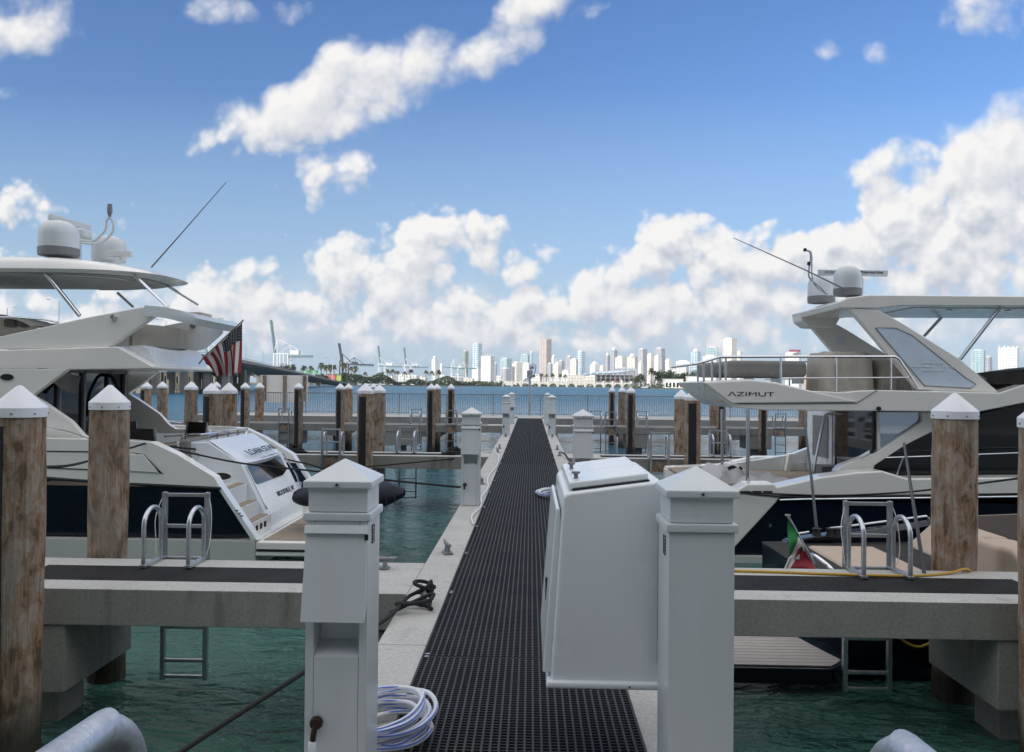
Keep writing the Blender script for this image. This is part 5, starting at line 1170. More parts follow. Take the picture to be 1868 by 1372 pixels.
# covered sofa modules and consoles
def soft(px0, px1, py0, py1, d0, d1, m, name, bev=.09):
    a_, b_ = P(px0, py1, d0), P(px1, py0, d0); return MB().box(a_.x, b_.x, d0, d1, a_.z, b_.z).build(name, m, ry, bevel=bev, seg=4)
soft(1290, 1330, 661, 688, 14.6, 15.6, M_taupe, 'covered_sofa'); soft(1328, 1474, 658.5, 688, 14.2, 15.6, M_taupe, 'covered_sofa')
sb_ = MB()
for px in (1370, 1420, 1460): q_ = P(px, 700, 14.8); sb_.box(q_.x - .03, q_.x + .03, 14.7, 15.2, P(px, 700, 14.8).z, P(px, 687, 14.8).z)
sb_.build('sofa_foot', M_chrome, ry)['kind'] = 'stuff'
def drape(px0, px1, py0, py1, d0, d1, name, seed, m=M_beige):
    rnd = random.Random(seed); a_, b_ = P(px0, py1, d0), P(px1, py0, d0); ph = [rnd.uniform(0, 6) for _ in range(4)]
    mb = MB(); nn = 60; rings = []
    for k in range(9):
        t_ = k / 8; r_ = []
        for i in range(nn):
            th = 2 * math.pi * i / nn; cx, cy_ = (a_.x + b_.x) / 2, (d0 + d1) / 2
            ex = 5; ca, sa = math.cos(th), math.sin(th); rr = (abs(ca) ** ex + abs(sa) ** ex) ** (-1 / ex)
            fold = 1 + (.035 * math.sin(11 * th + ph[0]) + .02 * math.sin(19 * th + ph[1] + 2 * t_)) * (1.15 - t_)
            sh_ = 1 - .06 * t_ - (.10 if k == 8 else 0)
            r_.append((cx + (b_.x - a_.x) / 2 * ca * rr * fold * sh_, cy_ + (d1 - d0) / 2 * sa * rr * fold * sh_, a_.z + (b_.z - a_.z) * (t_ if k < 8 else 1.015) + .015 * math.sin(5 * th + ph[2]) * t_))
        rings.append(r_)
    mb.add([p for r_ in rings for p in r_], [(i * nn + k, i * nn + (k + 1) % nn, (i + 1) * nn + (k + 1) % nn, (i + 1) * nn + k) for i in range(8) for k in range(nn)]); mb.add(rings[-1], [tuple(range(nn))])
    return mb.build(name, m, ry, smooth=60)
drape(1508, 1604, 643, 716, 14.0, 15.3, 'covered_console', 3); drape(1600, 1672, 657, 716, 14.2, 15.4, 'covered_helm_seat', 8)
# dark folded windscreen canvas forward of the glass panel
cvf = MB(); q0 = P(1762, 690, 14.2)
cvf.grid(lambda u_, v_: (q0.x + 6 * u_, 13.9 + 2.0 * v_, P(1780, 705, 14.2).z + (.44 - .2 * u_) * math.sin(math.pi * min(.5, .06 + u_ * 1.1)) * (.7 + .3 * math.sin(math.pi * v_)) + .025 * math.sin(23 * u_ + 5 * v_)), 30, 14); cvf.build('windscreen_cover', M_taupe, ry)
MB().prism(xz([(1784, 680), (2000, 664), (2000, 702), (1812, 700)], 13.9), 13.86, 13.9).build('fly_windscreen', M_darkcanvas, ry)
# domes, radar bar, mast, aerial
dome(1546, 535, 14.2, .23, .47, ry, ring=M_grey); dome(1498, 549, 15.9, .25, .52, ry, ring=M_grey)
q1, q2 = P(1492, 497.5, 15.0), P(1619.5, 499, 14.6)
rbar = MB().bar(q1, q2, .10, .105).build('radar_antenna', M_white, ry, bevel=.015)
MB().box(P(1560, 500, 14.8).x - .12, P(1560, 500, 14.8).x + .12, 14.7, 14.95, zt2, q2.z - .055).build('radar_pedestal', M_white, ry, bevel=.03)
dr = (q2 - q1).normalized(); p_ = q1 + (q2 - q1) * .60 + Vector((0, -.056, -.03))
text('lettering', 'Raymarine', p_, dr, (0, 0, 1), .36, .07, M_letter, rbar)
text('lettering', 'HD COLOR', q1 + (q2 - q1) * .09 + Vector((0, -.056, -.012)), dr, (0, 0, 1), .2, .03, M_letter, rbar)
MB().tube(spline([P(1512, 540, 14.8), P(1494, 522, 14.8), P(1477, 507, 14.8), P(1476, 490, 14.8), P(1479, 470, 14.8), P(1477, 459, 14.8), P(1470, 457, 14.8)]), .018, n=8).build('light_mast', M_galv, ry)
MB().tube(spline([P(1506, 536, 15.1), P(1487, 520, 15.1), P(1481, 500, 15.1), P(1481, 470, 15.1), P(1479, 458, 15.1)]), .014, n=8).build('light_mast', M_galv, ry)
c = P(1468.5, 458.5, 14.8); MB().lathe([(.03, 0), (.03, .05), (.015, .055)], c, n=12).build('masthead_light', M_black, ry)
c = P(1475.5, 484, 14.8); MB().lathe([(.03, 0), (.03, .06), (.01, .065)], c, n=12).build('masthead_light', M_black, ry)
MB().tube([P(1558, 536, 14.0), P(1470, 493, 14.0), P(1338, 434, 14.0)], [.015, .011, .006], n=6).build('whip_aerial', M_grey, ry)

# ------------------------------------------------------------------ the near motorboat with tan sunpad
mbt = thing('motorboat', 'dark motorboat with tan sunpad and teak stern platform lying behind the near right finger', 'motorboat', (6, 9.3, WATER))
B0, B1 = 7.95, 10.9
hullm = MB()
def hullf(s_, t_, sg):
    xx = 3.05 + 7.6 * s_; k = max(0, (s_ - .4) / .6); w_ = (B1 - B0) / 2 * (1 - k ** 2.2)
    zz_ = WATER - .3 + (1.12 + .25 * s_) * t_
    return (xx + .55 * t_ * (s_ > .8) * (s_ - .8) * 5 - (.0) , (B0 + B1) / 2 + sg * w_ * (.80 + .20 * math.sin(t_ * math.pi / 2)) * (1 - .0), zz_)
for sg in (-1, 1): hullm.grid(lambda s_, t_: hullf(s_, t_, sg), 30, 8)
dk_ = MB()
for i in range(30): dk_.add([hullf(i / 30, 1, -1), hullf(i / 30, 1, 1), hullf((i + 1) / 30, 1, 1), hullf((i + 1) / 30, 1, -1)], [(0, 1, 2, 3)])
hullm.add([hullf(0, 0, -1), hullf(0, 0, 1), hullf(0, 1, 1), hullf(0, 1, -1)], [(0, 1, 2, 3)])
hullm.build('hull', M_navy, mbt, smooth=50); dk_.build('deck', M_darkcanvas, mbt)
# curved dark transom moulding and teak platform
pf = [(1.2, 7.75), (2.85, 7.75), (3.06, 7.95), (2.95, 8.3), (2.78, 8.9), (2.75, 10.3), (2.9, 10.9), (1.2, 10.9)]
MB().plan(pf, -1.12, -.965).build('stern_platform', M_navy, mbt, bevel=.02)
tk = MB()
def edge_x(y_):
    e = [(7.78, 2.82), (7.95, 2.99), (8.3, 2.89), (8.9, 2.74), (10.9, 2.74)]
    for (y0, x0), (y1, x1) in zip(e[:-1], e[1:]):
        if y_ <= y1: return x0 + (x1 - x0) * (y_ - y0) / (y1 - y0)
    return 2.74
for k in range(33):
    ya, yb = 7.79 + k * .093, 7.79 + k * .093 + .086
    tk.plan([(1.24, ya), (edge_x(ya), ya), (edge_x(yb), yb), (1.24, yb)], -.964, -.952)
tk.build('teak_planking', mat('silvered_teak', (.40, .365, .34), .75, col2=(.30, .27, .25), scale=3, stretch=(2, 30, 8)), mbt, smooth=0)
zp = P(1500, 993, 10.55).z
padm = MB(); padm.box(3.5, 5.2, 8.15, 10.5, zp - .16, zp); padm.build('sunpad', M_tan, mbt, bevel=.05, seg=3)
pb_ = MB()
for k in range(2):
    ya, yb = 8.2 + k * 1.18, 9.32 + k * 1.18
    pb_.two([(q_[0] - .5, w_, zp + q_[1]) for q_ in ((5.2, .005), (5.65, .36), (6.0, .34), (6.2, -.1), (5.3, -.1))] if False else [(4.72, ya, zp + .005), (5.08, ya, zp + .34), (5.4, ya, zp + .32), (5.6, ya, zp - .1), (4.8, ya, zp - .1)], [(4.72, yb, zp + .005), (5.08, yb, zp + .34), (5.4, yb, zp + .32), (5.6, yb, zp - .1), (4.8, yb, zp - .1)])
pb_.build('backrest', M_tan, mbt, bevel=.06, seg=3)
bx = MB(); xa, xb_ = P(1745, 1000, 8.4).x, P(1850, 1000, 8.4).x
bx.prism([(xa + .25, zp - .3), (xa + .25, P(1780, 978, 8.6).z), (xa + .4, P(1780, 982, 8.6).z), (xb_ - .12, P(1835, 1003, 8.4).z), (xb_, P(1850, 1018, 8.4).z), (xb_ + .02, zp - .5)], 8.1, 9.4); bx.build('seat_cushion', M_tan, mbt, bevel=.07, seg=4)
MB().prism(xz([(1700, 948), (1790, 941), (1868, 938), (2000, 934), (2000, 1050), (1700, 1050)], 10.45), 10.45, 10.5).build('woven_screen', M_woven, mbt)
gun = MB().prism(xz([(1408, 1037), (1436, 987), (1470, 981), (1560, 969), (1700, 955), (2000, 944), (2000, 1060), (1408, 1060)], 10.75), 10.72, 10.95).build('far_coaming', M_navy, mbt, bevel=.03, seg=3)
MB().tube([P(a_, b_, 10.74) for a_, b_ in ((1436, 993), (1480, 988), (1545, 981), (1600, 975))], .012, n=6).build('coaming_trim', M_chrome, mbt)
gsk = MB().slab([P(a_, b_, 10.70) for a_, b_ in ((1540, 974), (1690, 949), (1700, 958), (1660, 965), (1548, 980))], (0, -.012, 0)).build('coaming_panel', M_grey, mbt)
MB().tube([P(1508, 965, 10.8), P(1540, 961.5, 10.8), P(1690, 942, 10.8), P(1694, 945, 10.8), P(1695, 956, 10.8)], .017, n=8).build('grab_rail', M_chrome, mbt)
MB().tube([P(1452, 975, 10.8), P(1476, 971.5, 10.8)], .02, n=8).build('stern_cleat', M_chrome, mbt)
wn = MB()
for px in (1490, 1515, 1526): q_ = P(px, 978, 10.6); wn.lathe([(.06, 0), (.045, .05), (.06, .10)], q_, n=12)
wn.build('winch', M_black, mbt)['kind'] = 'stuff'
MB().tube(spline([P(1480, 1012, 9.0), P(1490, 1016, 8.9), P(1515, 1036, 8.7), P(1519, 1046, 8.7)]), .022, n=10).build('stern_handrail', M_chrome, mbt)
# tricolour ensign
s0, s1 = P(1437, 940, 8.8), P(1470, 1000, 8.8)
MB().tube([s0, s1, P(1492, 1040, 8.8)], .013, n=8).build('flagstaff', M_chrome, mbt); c = s0; MB().lathe([(.03, -.005), (.03, .008)], c, n=12).build('staff_cap', M_chrome, mbt)
me = MB()
hA, hB = P(1437.5, 947, 8.8), P(1466, 998, 8.8); eA, eB = P(1432, 1048, 8.75), P(1488, 1044, 8.7)
kA, kB = P(1438, 1018, 8.78), P(1452, 978, 8.78)
def ens(u_, v_):
    "v across the three bands (fly), u along the hoist"
    edge0 = [P(1437.5, 950, 8.8), P(1437, 1014, 8.8)]; 
    L0 = P(1437.5, 948, 8.8).lerp(P(1438, 1016, 8.8), u_)            # outer green edge
    L1 = P(1456, 977, 8.8).lerp(P(1447, 1010, 8.8), u_)
    L2 = P(1468, 1004, 8.78).lerp(P(1434, 1042, 8.76), u_)
    L3 = P(1490, 1038, 8.76).lerp(P(1470, 1048, 8.76), u_)
    seg = v_ * 3
    p = L0.lerp(L1, seg) if seg < 1 else (L1.lerp(L2, seg - 1) if seg < 2 else L2.lerp(L3, seg - 2))
    return p + Vector((0, .025 * math.sin(u_ * 6 + v_ * 9), 0))
me.grid(ens, 20, 30); eo = me.build('ensign', [M_green, M_flagw, M_red], mbt, fix=False, smooth=80)
for i in range(20):
    for j in range(30): eo.data.polygons[i * 30 + j].material_index = j // 10
cr_ = [ens(.10, .50), ens(.10, .68), ens(.40, .70), ens(.62, .58), ens(.40, .48)]
MB().slab([p + Vector((0, -.03, 0)) for p in cr_], (0, -.004, 0)).build('crest', M_red, eo)
cm = sum(cr_, Vector()) / 5
q4 = MB()
q4.slab([p.lerp(cm, .12) + Vector((0, -.036, 0)) for p in (cr_[0], cr_[0].lerp(cr_[1], .5), cm, cr_[0].lerp(cr_[4], .8))], (0, -.003, 0)); q4.build('crest_quarter', M_navycloth, eo)
q4 = MB(); q4.slab([p.lerp(cm, .12) + Vector((0, -.036, 0)) for p in (cr_[2], cr_[3], cm)], (0, -.003, 0)); q4.build('crest_quarter', M_flagw, eo)
wl = MB(); wl.slab([P(a_, b_, 8.9) for a_, b_ in ((1440, 1018), (1448, 1012), (1470, 1030), (1478, 1046), (1428, 1046))], (0, .03, 0)); wl.build('stern_pillow', M_flagw, mbt, bevel=.01)

# mooring whips: thin poles leaning over the slip
tag(MB().tube([P(1686, 1046, 7.45), P(1668, 930, 7.6), P(1649, 808, 7.9)], [.017, .016, .012], n=10).build('mooring_whip', M_pole), 'thin grey pole leaning back from the near right finger beside its pile', 'pole')
tag(MB().tube([P(1491, 978, 10.7), P(1480, 870, 10.9), P(1466, 752, 11.2)], [.020, .018, .012], n=10).build('mooring_whip', M_pole), 'thin grey pole rising from the dark motorboat past the yacht cockpit', 'pole')
rope([P(1345, 897.5, 13.3), P(1500, 904, 13.0), P(1620, 900, 12.4), P(1700, 893, 11.6), P(1862, 872, 9.5), P(1900, 866, 8.9)], .013, M_rope, 'mooring_line', 'thin black mooring line sagging along the right yacht gunwale to the last pile', 'rope')
# ------------------------------------------------------------------ far shore
M_shore = mat('shore_ground', (.16, .15, .11), .95, col2=(.09, .10, .06), scale=.05)
M_rock = mat('riprap_rock', (.17, .16, .14), .95, var=.5, scale=.8, bump=.4, bscale=3)
M_leaf = mat('dark_foliage', (.045, .075, .028), .8, col2=(.022, .045, .02), scale=.35)
M_leaf2 = mat('olive_foliage', (.085, .105, .04), .8, col2=(.04, .06, .025), scale=.4)
M_palm = mat('palm_frond', (.055, .075, .03), .75, col2=(.085, .075, .035), scale=.6)
M_bark = mat('palm_bark', (.20, .165, .13), .9, var=.3, scale=2)
def land(pts, z_, name='terrain'):
    mb = MB(); n = len(pts); mb.two([(a, b, -5) for a, b in pts], [(a, b, z_) for a, b in pts]); return tag(mb.build(name, M_shore, smooth=0), None, None, kind='structure')
X = lambda px, d: P(px, 700, d).x
land([(X(230, 900), 960), (X(560, 930), 930), (X(700, 940), 935), (X(800, 1000), 1000), (X(915, 1240), 1240), (X(1150, 1260), 1270), (3200, 1300), (5500, 6700), (-5500, 6700), (-1200, 1100)], -.4)
land([(X(1146, 860), 900), (X(1165, 830), 832), (X(1250, 800), 800), (X(1420, 780), 780), (X(1620, 800), 820), (X(1650, 900), 960), (X(1200, 1000), 1010)], -.3)
def leafmass(mb, n, fn, s0, s1, rnd):
    for _ in range(n):
        c = Vector(fn(rnd)); s_ = rnd.uniform(s0, s1); a_ = Vector((rnd.gauss(0, 1), rnd.gauss(0, 1), rnd.gauss(0, .8))).normalized(); b_ = a_.cross(Vector((rnd.gauss(0, 1), rnd.gauss(0, 1), rnd.gauss(0, 1)))).normalized()
        mb.add([c - a_ * s_, c + b_ * s_ * .6, c + a_ * s_, c - b_ * s_ * .6], [(0, 1, 2, 3)])
rnd = random.Random(11)
mb = MB()
def belt(r):
    px = r.uniform(575, 918); d = 935 + max(0, px - 700) * 1.3 + r.uniform(4, 40)
    top = 8.0 + 3 * math.sin(px * .11) + 2.5 * math.sin(px * .047 + 1) + (2 if px < 700 else -.5)
    if px > 830: top *= .75
    return (X(px, d), d, -.4 + r.random() ** .8 * max(2, top))
leafmass(mb, 5200, belt, .8, 2.0, rnd); tag(mb.build('shrubbery', M_leaf, smooth=0, fix=False), None, None, kind='stuff')
mb = MB()
leafmass(mb, 1500, lambda r: (lambda px: (X(px, 1262), 1275 + r.uniform(0, 25), -.4 + r.random() * (3.2 + 1.6 * math.sin(px * .2))))(r.uniform(880, 1150)), .8, 1.9, rnd); 
leafmass(mb, 900, lambda r: (lambda px, d: (X(px, d), d, -.4 + r.random() * 6))(r.uniform(790, 918), r.uniform(1150, 1230)), .8, 1.8, rnd)
tag(mb.build('shrubbery', M_leaf2, smooth=0, fix=False), None, None, kind='stuff')
mb = MB()
leafmass(mb, 900, lambda r: (lambda px, d: (X(px, d), d, -.3 + r.random() ** 1.4 * 4))(r.uniform(1150, 1300), r.uniform(806, 850)), .5, 1.3, rnd); tag(mb.build('shrubbery', M_leaf, smooth=0, fix=False), None, None, kind='stuff')
mb = MB()
for _ in range(900):
    px = rnd.uniform(560, 915); d = 929 + max(0, px - 720) * 1.33 + max(0, px - 800) * .3; mb.lathe([(rnd.uniform(.3, .9), -.5), (rnd.uniform(.2, .6), rnd.uniform(.1, .7))], (X(px, d) , d - rnd.uniform(0, 3), WATER + .4), n=5)
tag(mb.build('rubble', M_rock, smooth=0), None, None, kind='stuff')

# palms
GPALM = 'palms along the far shore'
def make_palm(seed):
    r = random.Random(seed); t = thing('palm_tree', None, 'palm', (0, 0, 0), GPALM); H = 13.0
    MB().tube(spline([(0, 0, -.6), (.25, 0, 4), (.1, .1, 9), (0, 0, H)], 4), [.38 - .012 * k for k in range(13)], n=8).build('trunk', M_bark, t)
    mb = MB()
    for k in range(34):
        az = r.uniform(0, 6.283); el = r.uniform(-.5, 1.25); L_ = r.uniform(3.2, 4.4); d = Vector((math.cos(az), math.sin(az), 0)); s_ = d.cross(Vector((0, 0, 1)))
        pts = [Vector((0, 0, H)) + d * (L_ * q_ * math.cos(el) * (1 - .15 * q_)) + Vector((0, 0, L_ * (q_ * math.sin(el) - .62 * q_ * q_))) for q_ in [i / 6 for i in range(7)]]
        for i in range(6):
            w1, w2 = .75 * math.sin(math.pi * min(1, i / 6 * .85 + .12)), .75 * math.sin(math.pi * min(1, (i + 1) / 6 * .85 + .12))
            for sg in (-1, 1):
                mb.add([pts[i], pts[i + 1], pts[i + 1] + s_ * sg * w2 * .7 + Vector((0, 0, -.35 * w2)) , pts[i] + s_ * sg * w1 + Vector((0, 0, -.3 * w1))], [(0, 1, 2, 3)])
    mb.build('crown', M_palm, t, smooth=0, fix=False); return t
palms = [make_palm(1), make_palm(2)]; used = [False, False]
def palm(px, py, d, label):
    i = (px * 7) % 2; i = int(i); o = palms[i] if not used[i] else dup(palms[i]); used[i] = True
    zt_ = P(px, py, d).z; k = (zt_ + .4) / 14.6
    o.location = (X(px, d), d, -.4); o.scale = (max(k, .75), max(k, .75), k); o.rotation_euler = (0, 0, px * 1.7); o['label'] = label
ordn = 'first second third fourth fifth sixth seventh eighth ninth tenth eleventh twelfth'.split()
pl1 = [(534, 664), (554, 666), (567, 667), (586, 661), (595, 665), (602, 664), (609, 665), (626, 661), (640, 668), (648, 667), (666, 678)]
for i, (a_, b_) in enumerate(pl1): palm(a_, b_, 950 + (i * 37) % 26, 'dark palm on the port shore, %s of those left of the middle cranes' % ordn[i])
pl2 = [(707, 673), (716, 673), (725, 676), (738, 677), (749, 673), (777, 675), (788, 676), (800, 674)]
for i, (a_, b_) in enumerate(pl2): palm(a_, b_, 985 + (i * 29) % 30, 'dark palm %s in the row between the slim cranes and the green tower' % ordn[i])
pl3 = [(988, 681), (997, 682), (1008, 681), (1022, 682), (1031, 683)]
for i, (a_, b_) in enumerate(pl3): palm(a_, b_, 1290, 'small palm %s in the row behind the low arched bridge' % ordn[i])
pl4 = [(1158, 689), (1168, 681), (1188, 671), (1195, 676), (1246, 690), (1203, 684)]
for i, (a_, b_) in enumerate(pl4): palm(a_, b_, 825 + i * 4, 'palm %s along the wooded point right of the arched bridge' % ordn[i])
# broad trees
def make_tree(seed, m):
    r = random.Random(seed); t = thing('broadleaf_tree', None, 'tree', (0, 0, 0), 'broad trees on the far shore')
    MB().tube([(0, 0, -.6), (.2, 0, 2.5), (0, .2, 5)], [.5, .4, .25], n=8).build('trunk', M_bark, t)
    lb = MB()
    for k in range(5): a_ = k * 1.3; lb.tube([(0, .1, 3.5), (1.6 * math.cos(a_), 1.6 * math.sin(a_), 5.6), (3 * math.cos(a_), 3 * math.sin(a_), 7)], [.2, .14, .06], n=6)
    lb.build('limb', M_bark, t)['kind'] = 'stuff'
    cl_ = [(r.uniform(-3.2, 3.2), r.uniform(-3, 3), r.uniform(4.5, 9), r.uniform(1.5, 2.8)) for _ in range(13)]
    def f(rr):
        c = rr.choice(cl_); v_ = Vector((rr.gauss(0, 1), rr.gauss(0, 1), rr.gauss(0, .8))).normalized() * c[3] * rr.uniform(.6, 1.05); return (c[0] + v_.x, c[1] + v_.y, c[2] + v_.z)
    mb = MB(); leafmass(mb, 900, f, .3, .65, r); mb.build('crown', m, t, smooth=0, fix=False); return t
tr_ = [make_tree(5, M_leaf), make_tree(6, M_leaf2), make_tree(9, M_leaf)]; tu = [False] * 3
def tree(px, py, d, w, i, label):
    o = tr_[i] if not tu[i] else dup(tr_[i]); tu[i] = True; k = (P(px, py, d).z + .4) / 10.8
    o.location = (X(px, d), d, -.4); o.scale = (w, w, k); o.rotation_euler = (0, 0, px); o['label'] = label
for a_ in [(520, 664, 960, 2.0, 0, 'big dark tree under the tall white-and-teal crane'), (494, 670, 950, 1.7, 2, 'low dark tree at the foot of the bridge ramp'), (505, 667, 985, 1.6, 0, 'round tree between the bridge ramp and the big crane'),
  (634, 677, 955, 1.5, 2, 'dark tree right of the dark crane leg'), (655, 684, 950, 1.3, 0, 'low bushy tree among the shore palms'), (690, 688, 960, 1.2, 2, 'low bushy tree below the slender middle crane'),
  (1160, 687, 815, .9, 1, 'small olive tree at the tip of the wooded point'), (1168, 682, 830, 1.1, 1, 'olive tree just behind the small white boat'),
  (1204, 675, 840, 1.3, 0, 'tall dark tree on the wooded point'), (1215, 672, 850, 1.35, 2, 'tallest dark tree of the wooded point beside the white house'),
  (1228, 677, 845, 1.35, 0, 'dark tree behind the arcaded white house'), (1240, 678, 860, 1.3, 2, 'dark tree between the two white houses'), (1253, 678, 860, 1.3, 0, 'dark tree left of the walled white house'),
  (1266, 675, 865, 1.3, 2, 'dark tree showing between the yacht fly deck rails'), (1282, 677, 850, 1.2, 0, 'dark tree behind the covered sofa of the right yacht'), (1490, 688, 800, 1.2, 2, 'dark tree by the brown pillared house')]: tree(*a_)

# ------------------------------------------------------------------ skyline
def facade(name, wall, w1, w2, bw=7., bh=6.5, mortar=.22, rough=.5):
    if name in MATS: return MATS[name]
    m = bpy.data.materials.new(name); m.use_nodes = True; nt = m.node_tree; N, L = nt.nodes.new, nt.links.new; p = nt.nodes['Principled BSDF']; p.inputs['Roughness'].default_value = rough
    tc = N('ShaderNodeTexCoord'); sp = N('ShaderNodeSeparateXYZ'); L(tc.outputs['Object'], sp.inputs[0])
    a_ = N('ShaderNodeMath'); a_.operation = 'MULTIPLY_ADD'; L(sp.outputs[1], a_.inputs[0]); a_.inputs[1].default_value = .8; L(sp.outputs[0], a_.inputs[2])
    cb = N('ShaderNodeCombineXYZ'); L(a_.outputs[0], cb.inputs[0]); L(sp.outputs[2], cb.inputs[1])
    b_ = N('ShaderNodeTexBrick'); b_.offset = 0; b_.inputs['Scale'].default_value = 1; b_.inputs['Brick Width'].default_value = bw; b_.inputs['Row Height'].default_value = bh; b_.inputs['Mortar Size'].default_value = mortar * min(bw, bh); b_.inputs['Mortar Smooth'].default_value = .0
    b_.inputs['Color1'].default_value = (*w1, 1); b_.inputs['Color2'].default_value = (*w2, 1); b_.inputs['Mortar'].default_value = (*wall, 1); L(cb.outputs[0], b_.inputs['Vector'])
    n_ = N('ShaderNodeTexNoise'); n_.inputs['Scale'].default_value = .03; L(tc.outputs['Object'], n_.inputs[0])
    h_ = N('ShaderNodeHueSaturation'); L(b_.outputs[0], h_.inputs['Color']); mr = N('ShaderNodeMapRange'); L(n_.outputs[0], mr.inputs[0]); mr.inputs['To Min'].default_value = .8; mr.inputs['To Max'].default_value = 1.2; L(mr.outputs[0], h_.inputs['Value'])
    L(h_.outputs[0], p.inputs['Base Color']); MATS[name] = m; return m
FW = facade('white_tower_facade', (.74, .73, .70), (.30, .36, .40), (.48, .50, .50), 9, 8)
FC = facade('cream_tower_facade', (.66, .625, .56), (.34, .33, .31), (.50, .48, .44), 9, 9)
FT = facade('teal_glass_facade', (.42, .52, .54), (.20, .31, .34), (.28, .40, .43), 12, 10, .14, .25)
FB = facade('blue_glass_facade', (.52, .60, .66), (.20, .30, .38), (.30, .42, .50), 10, 12, .16, .25)
FG = facade('grey_tower_facade', (.36, .37, .40), (.16, .17, .20), (.24, .25, .28), 8, 8, .2)
FZ = facade('bronze_tower_facade', (.42, .36, .33), (.22, .19, .19), (.32, .28, .27), 9, 11, .25)
FN_ = facade('green_tower_facade', (.25, .30, .26), (.11, .15, .14), (.16, .2, .18), 8, 9, .2)
M_roofw = mat('pale_roof', (.62, .60, .57), .7)
GSK = 'towers of the distant skyline'
def tower(x0, x1, top, m, label, split=.68, d=4500, crown=None, step=None):
    rr = random.Random(int(x0 * 13)); a_, b_ = X(x0, d), X(x1, d); zt_ = P((x0 + x1) / 2, top, d).z; w = b_ - a_; xs = a_ + w * split; dp = w * .45
    fx = [(a_, d), (xs, d - dp * .55), (b_, d), (xs - w * (split - .5) * 2, d + dp * .6)]
    t = thing('tower_block', label, 'building', ((a_ + b_) / 2, d, -.5), GSK)
    MB().plan(fx, -.5, zt_).build('facade', m, t, smooth=0)
    cx, cy_ = sum(p[0] for p in fx) / 4, sum(p[1] for p in fx) / 4
    sh = lambda k: [(cx + (p[0] - cx) * k, cy_ + (p[1] - cy_) * k) for p in fx]
    if crown == 'pyramid':
        mb = MB().plan(sh(.8), zt_ + .05, zt_ + 6); mb.add([(p[0], p[1], zt_ + 6) for p in sh(.8)] + [(cx, cy_, zt_ + 22)], [(0, 1, 4), (1, 2, 4), (2, 3, 4), (3, 0, 4)]); mb.build('roof', M_roofw, t)
    elif crown == 'round':
        MB().lathe([(w * .3, 0), (w * .28, 8), (w * .2, 14), (.5, 18)], (cx, cy_, zt_ + .05), n=18).build('roof', M_roofw, t)
    elif crown == 'fins':
        mb = MB()
        for k in range(5): q_ = k / 4; xx = a_ + w * (.08 + .84 * q_); mb.box(xx - 1.6, xx + 1.6, d - dp * .2, d + 4, zt_ + .05, zt_ + rr.uniform(6, 13))
        mb.build('roof_structure', m, t)
    else:
        MB().plan(sh(.62), zt_ + .05, zt_ + rr.uniform(4, 9)).build('roof_structure', M_roofw, t)
    if step: # lower shoulder at one side
        s0, s1, sy = step; MB().box(X(s0, d), X(s1, d), d - dp * .5 - 14, d - dp * .5 - 1, -.5, P((s0 + s1) / 2, sy, d).z).build('shoulder', m, t, smooth=0)
    return t
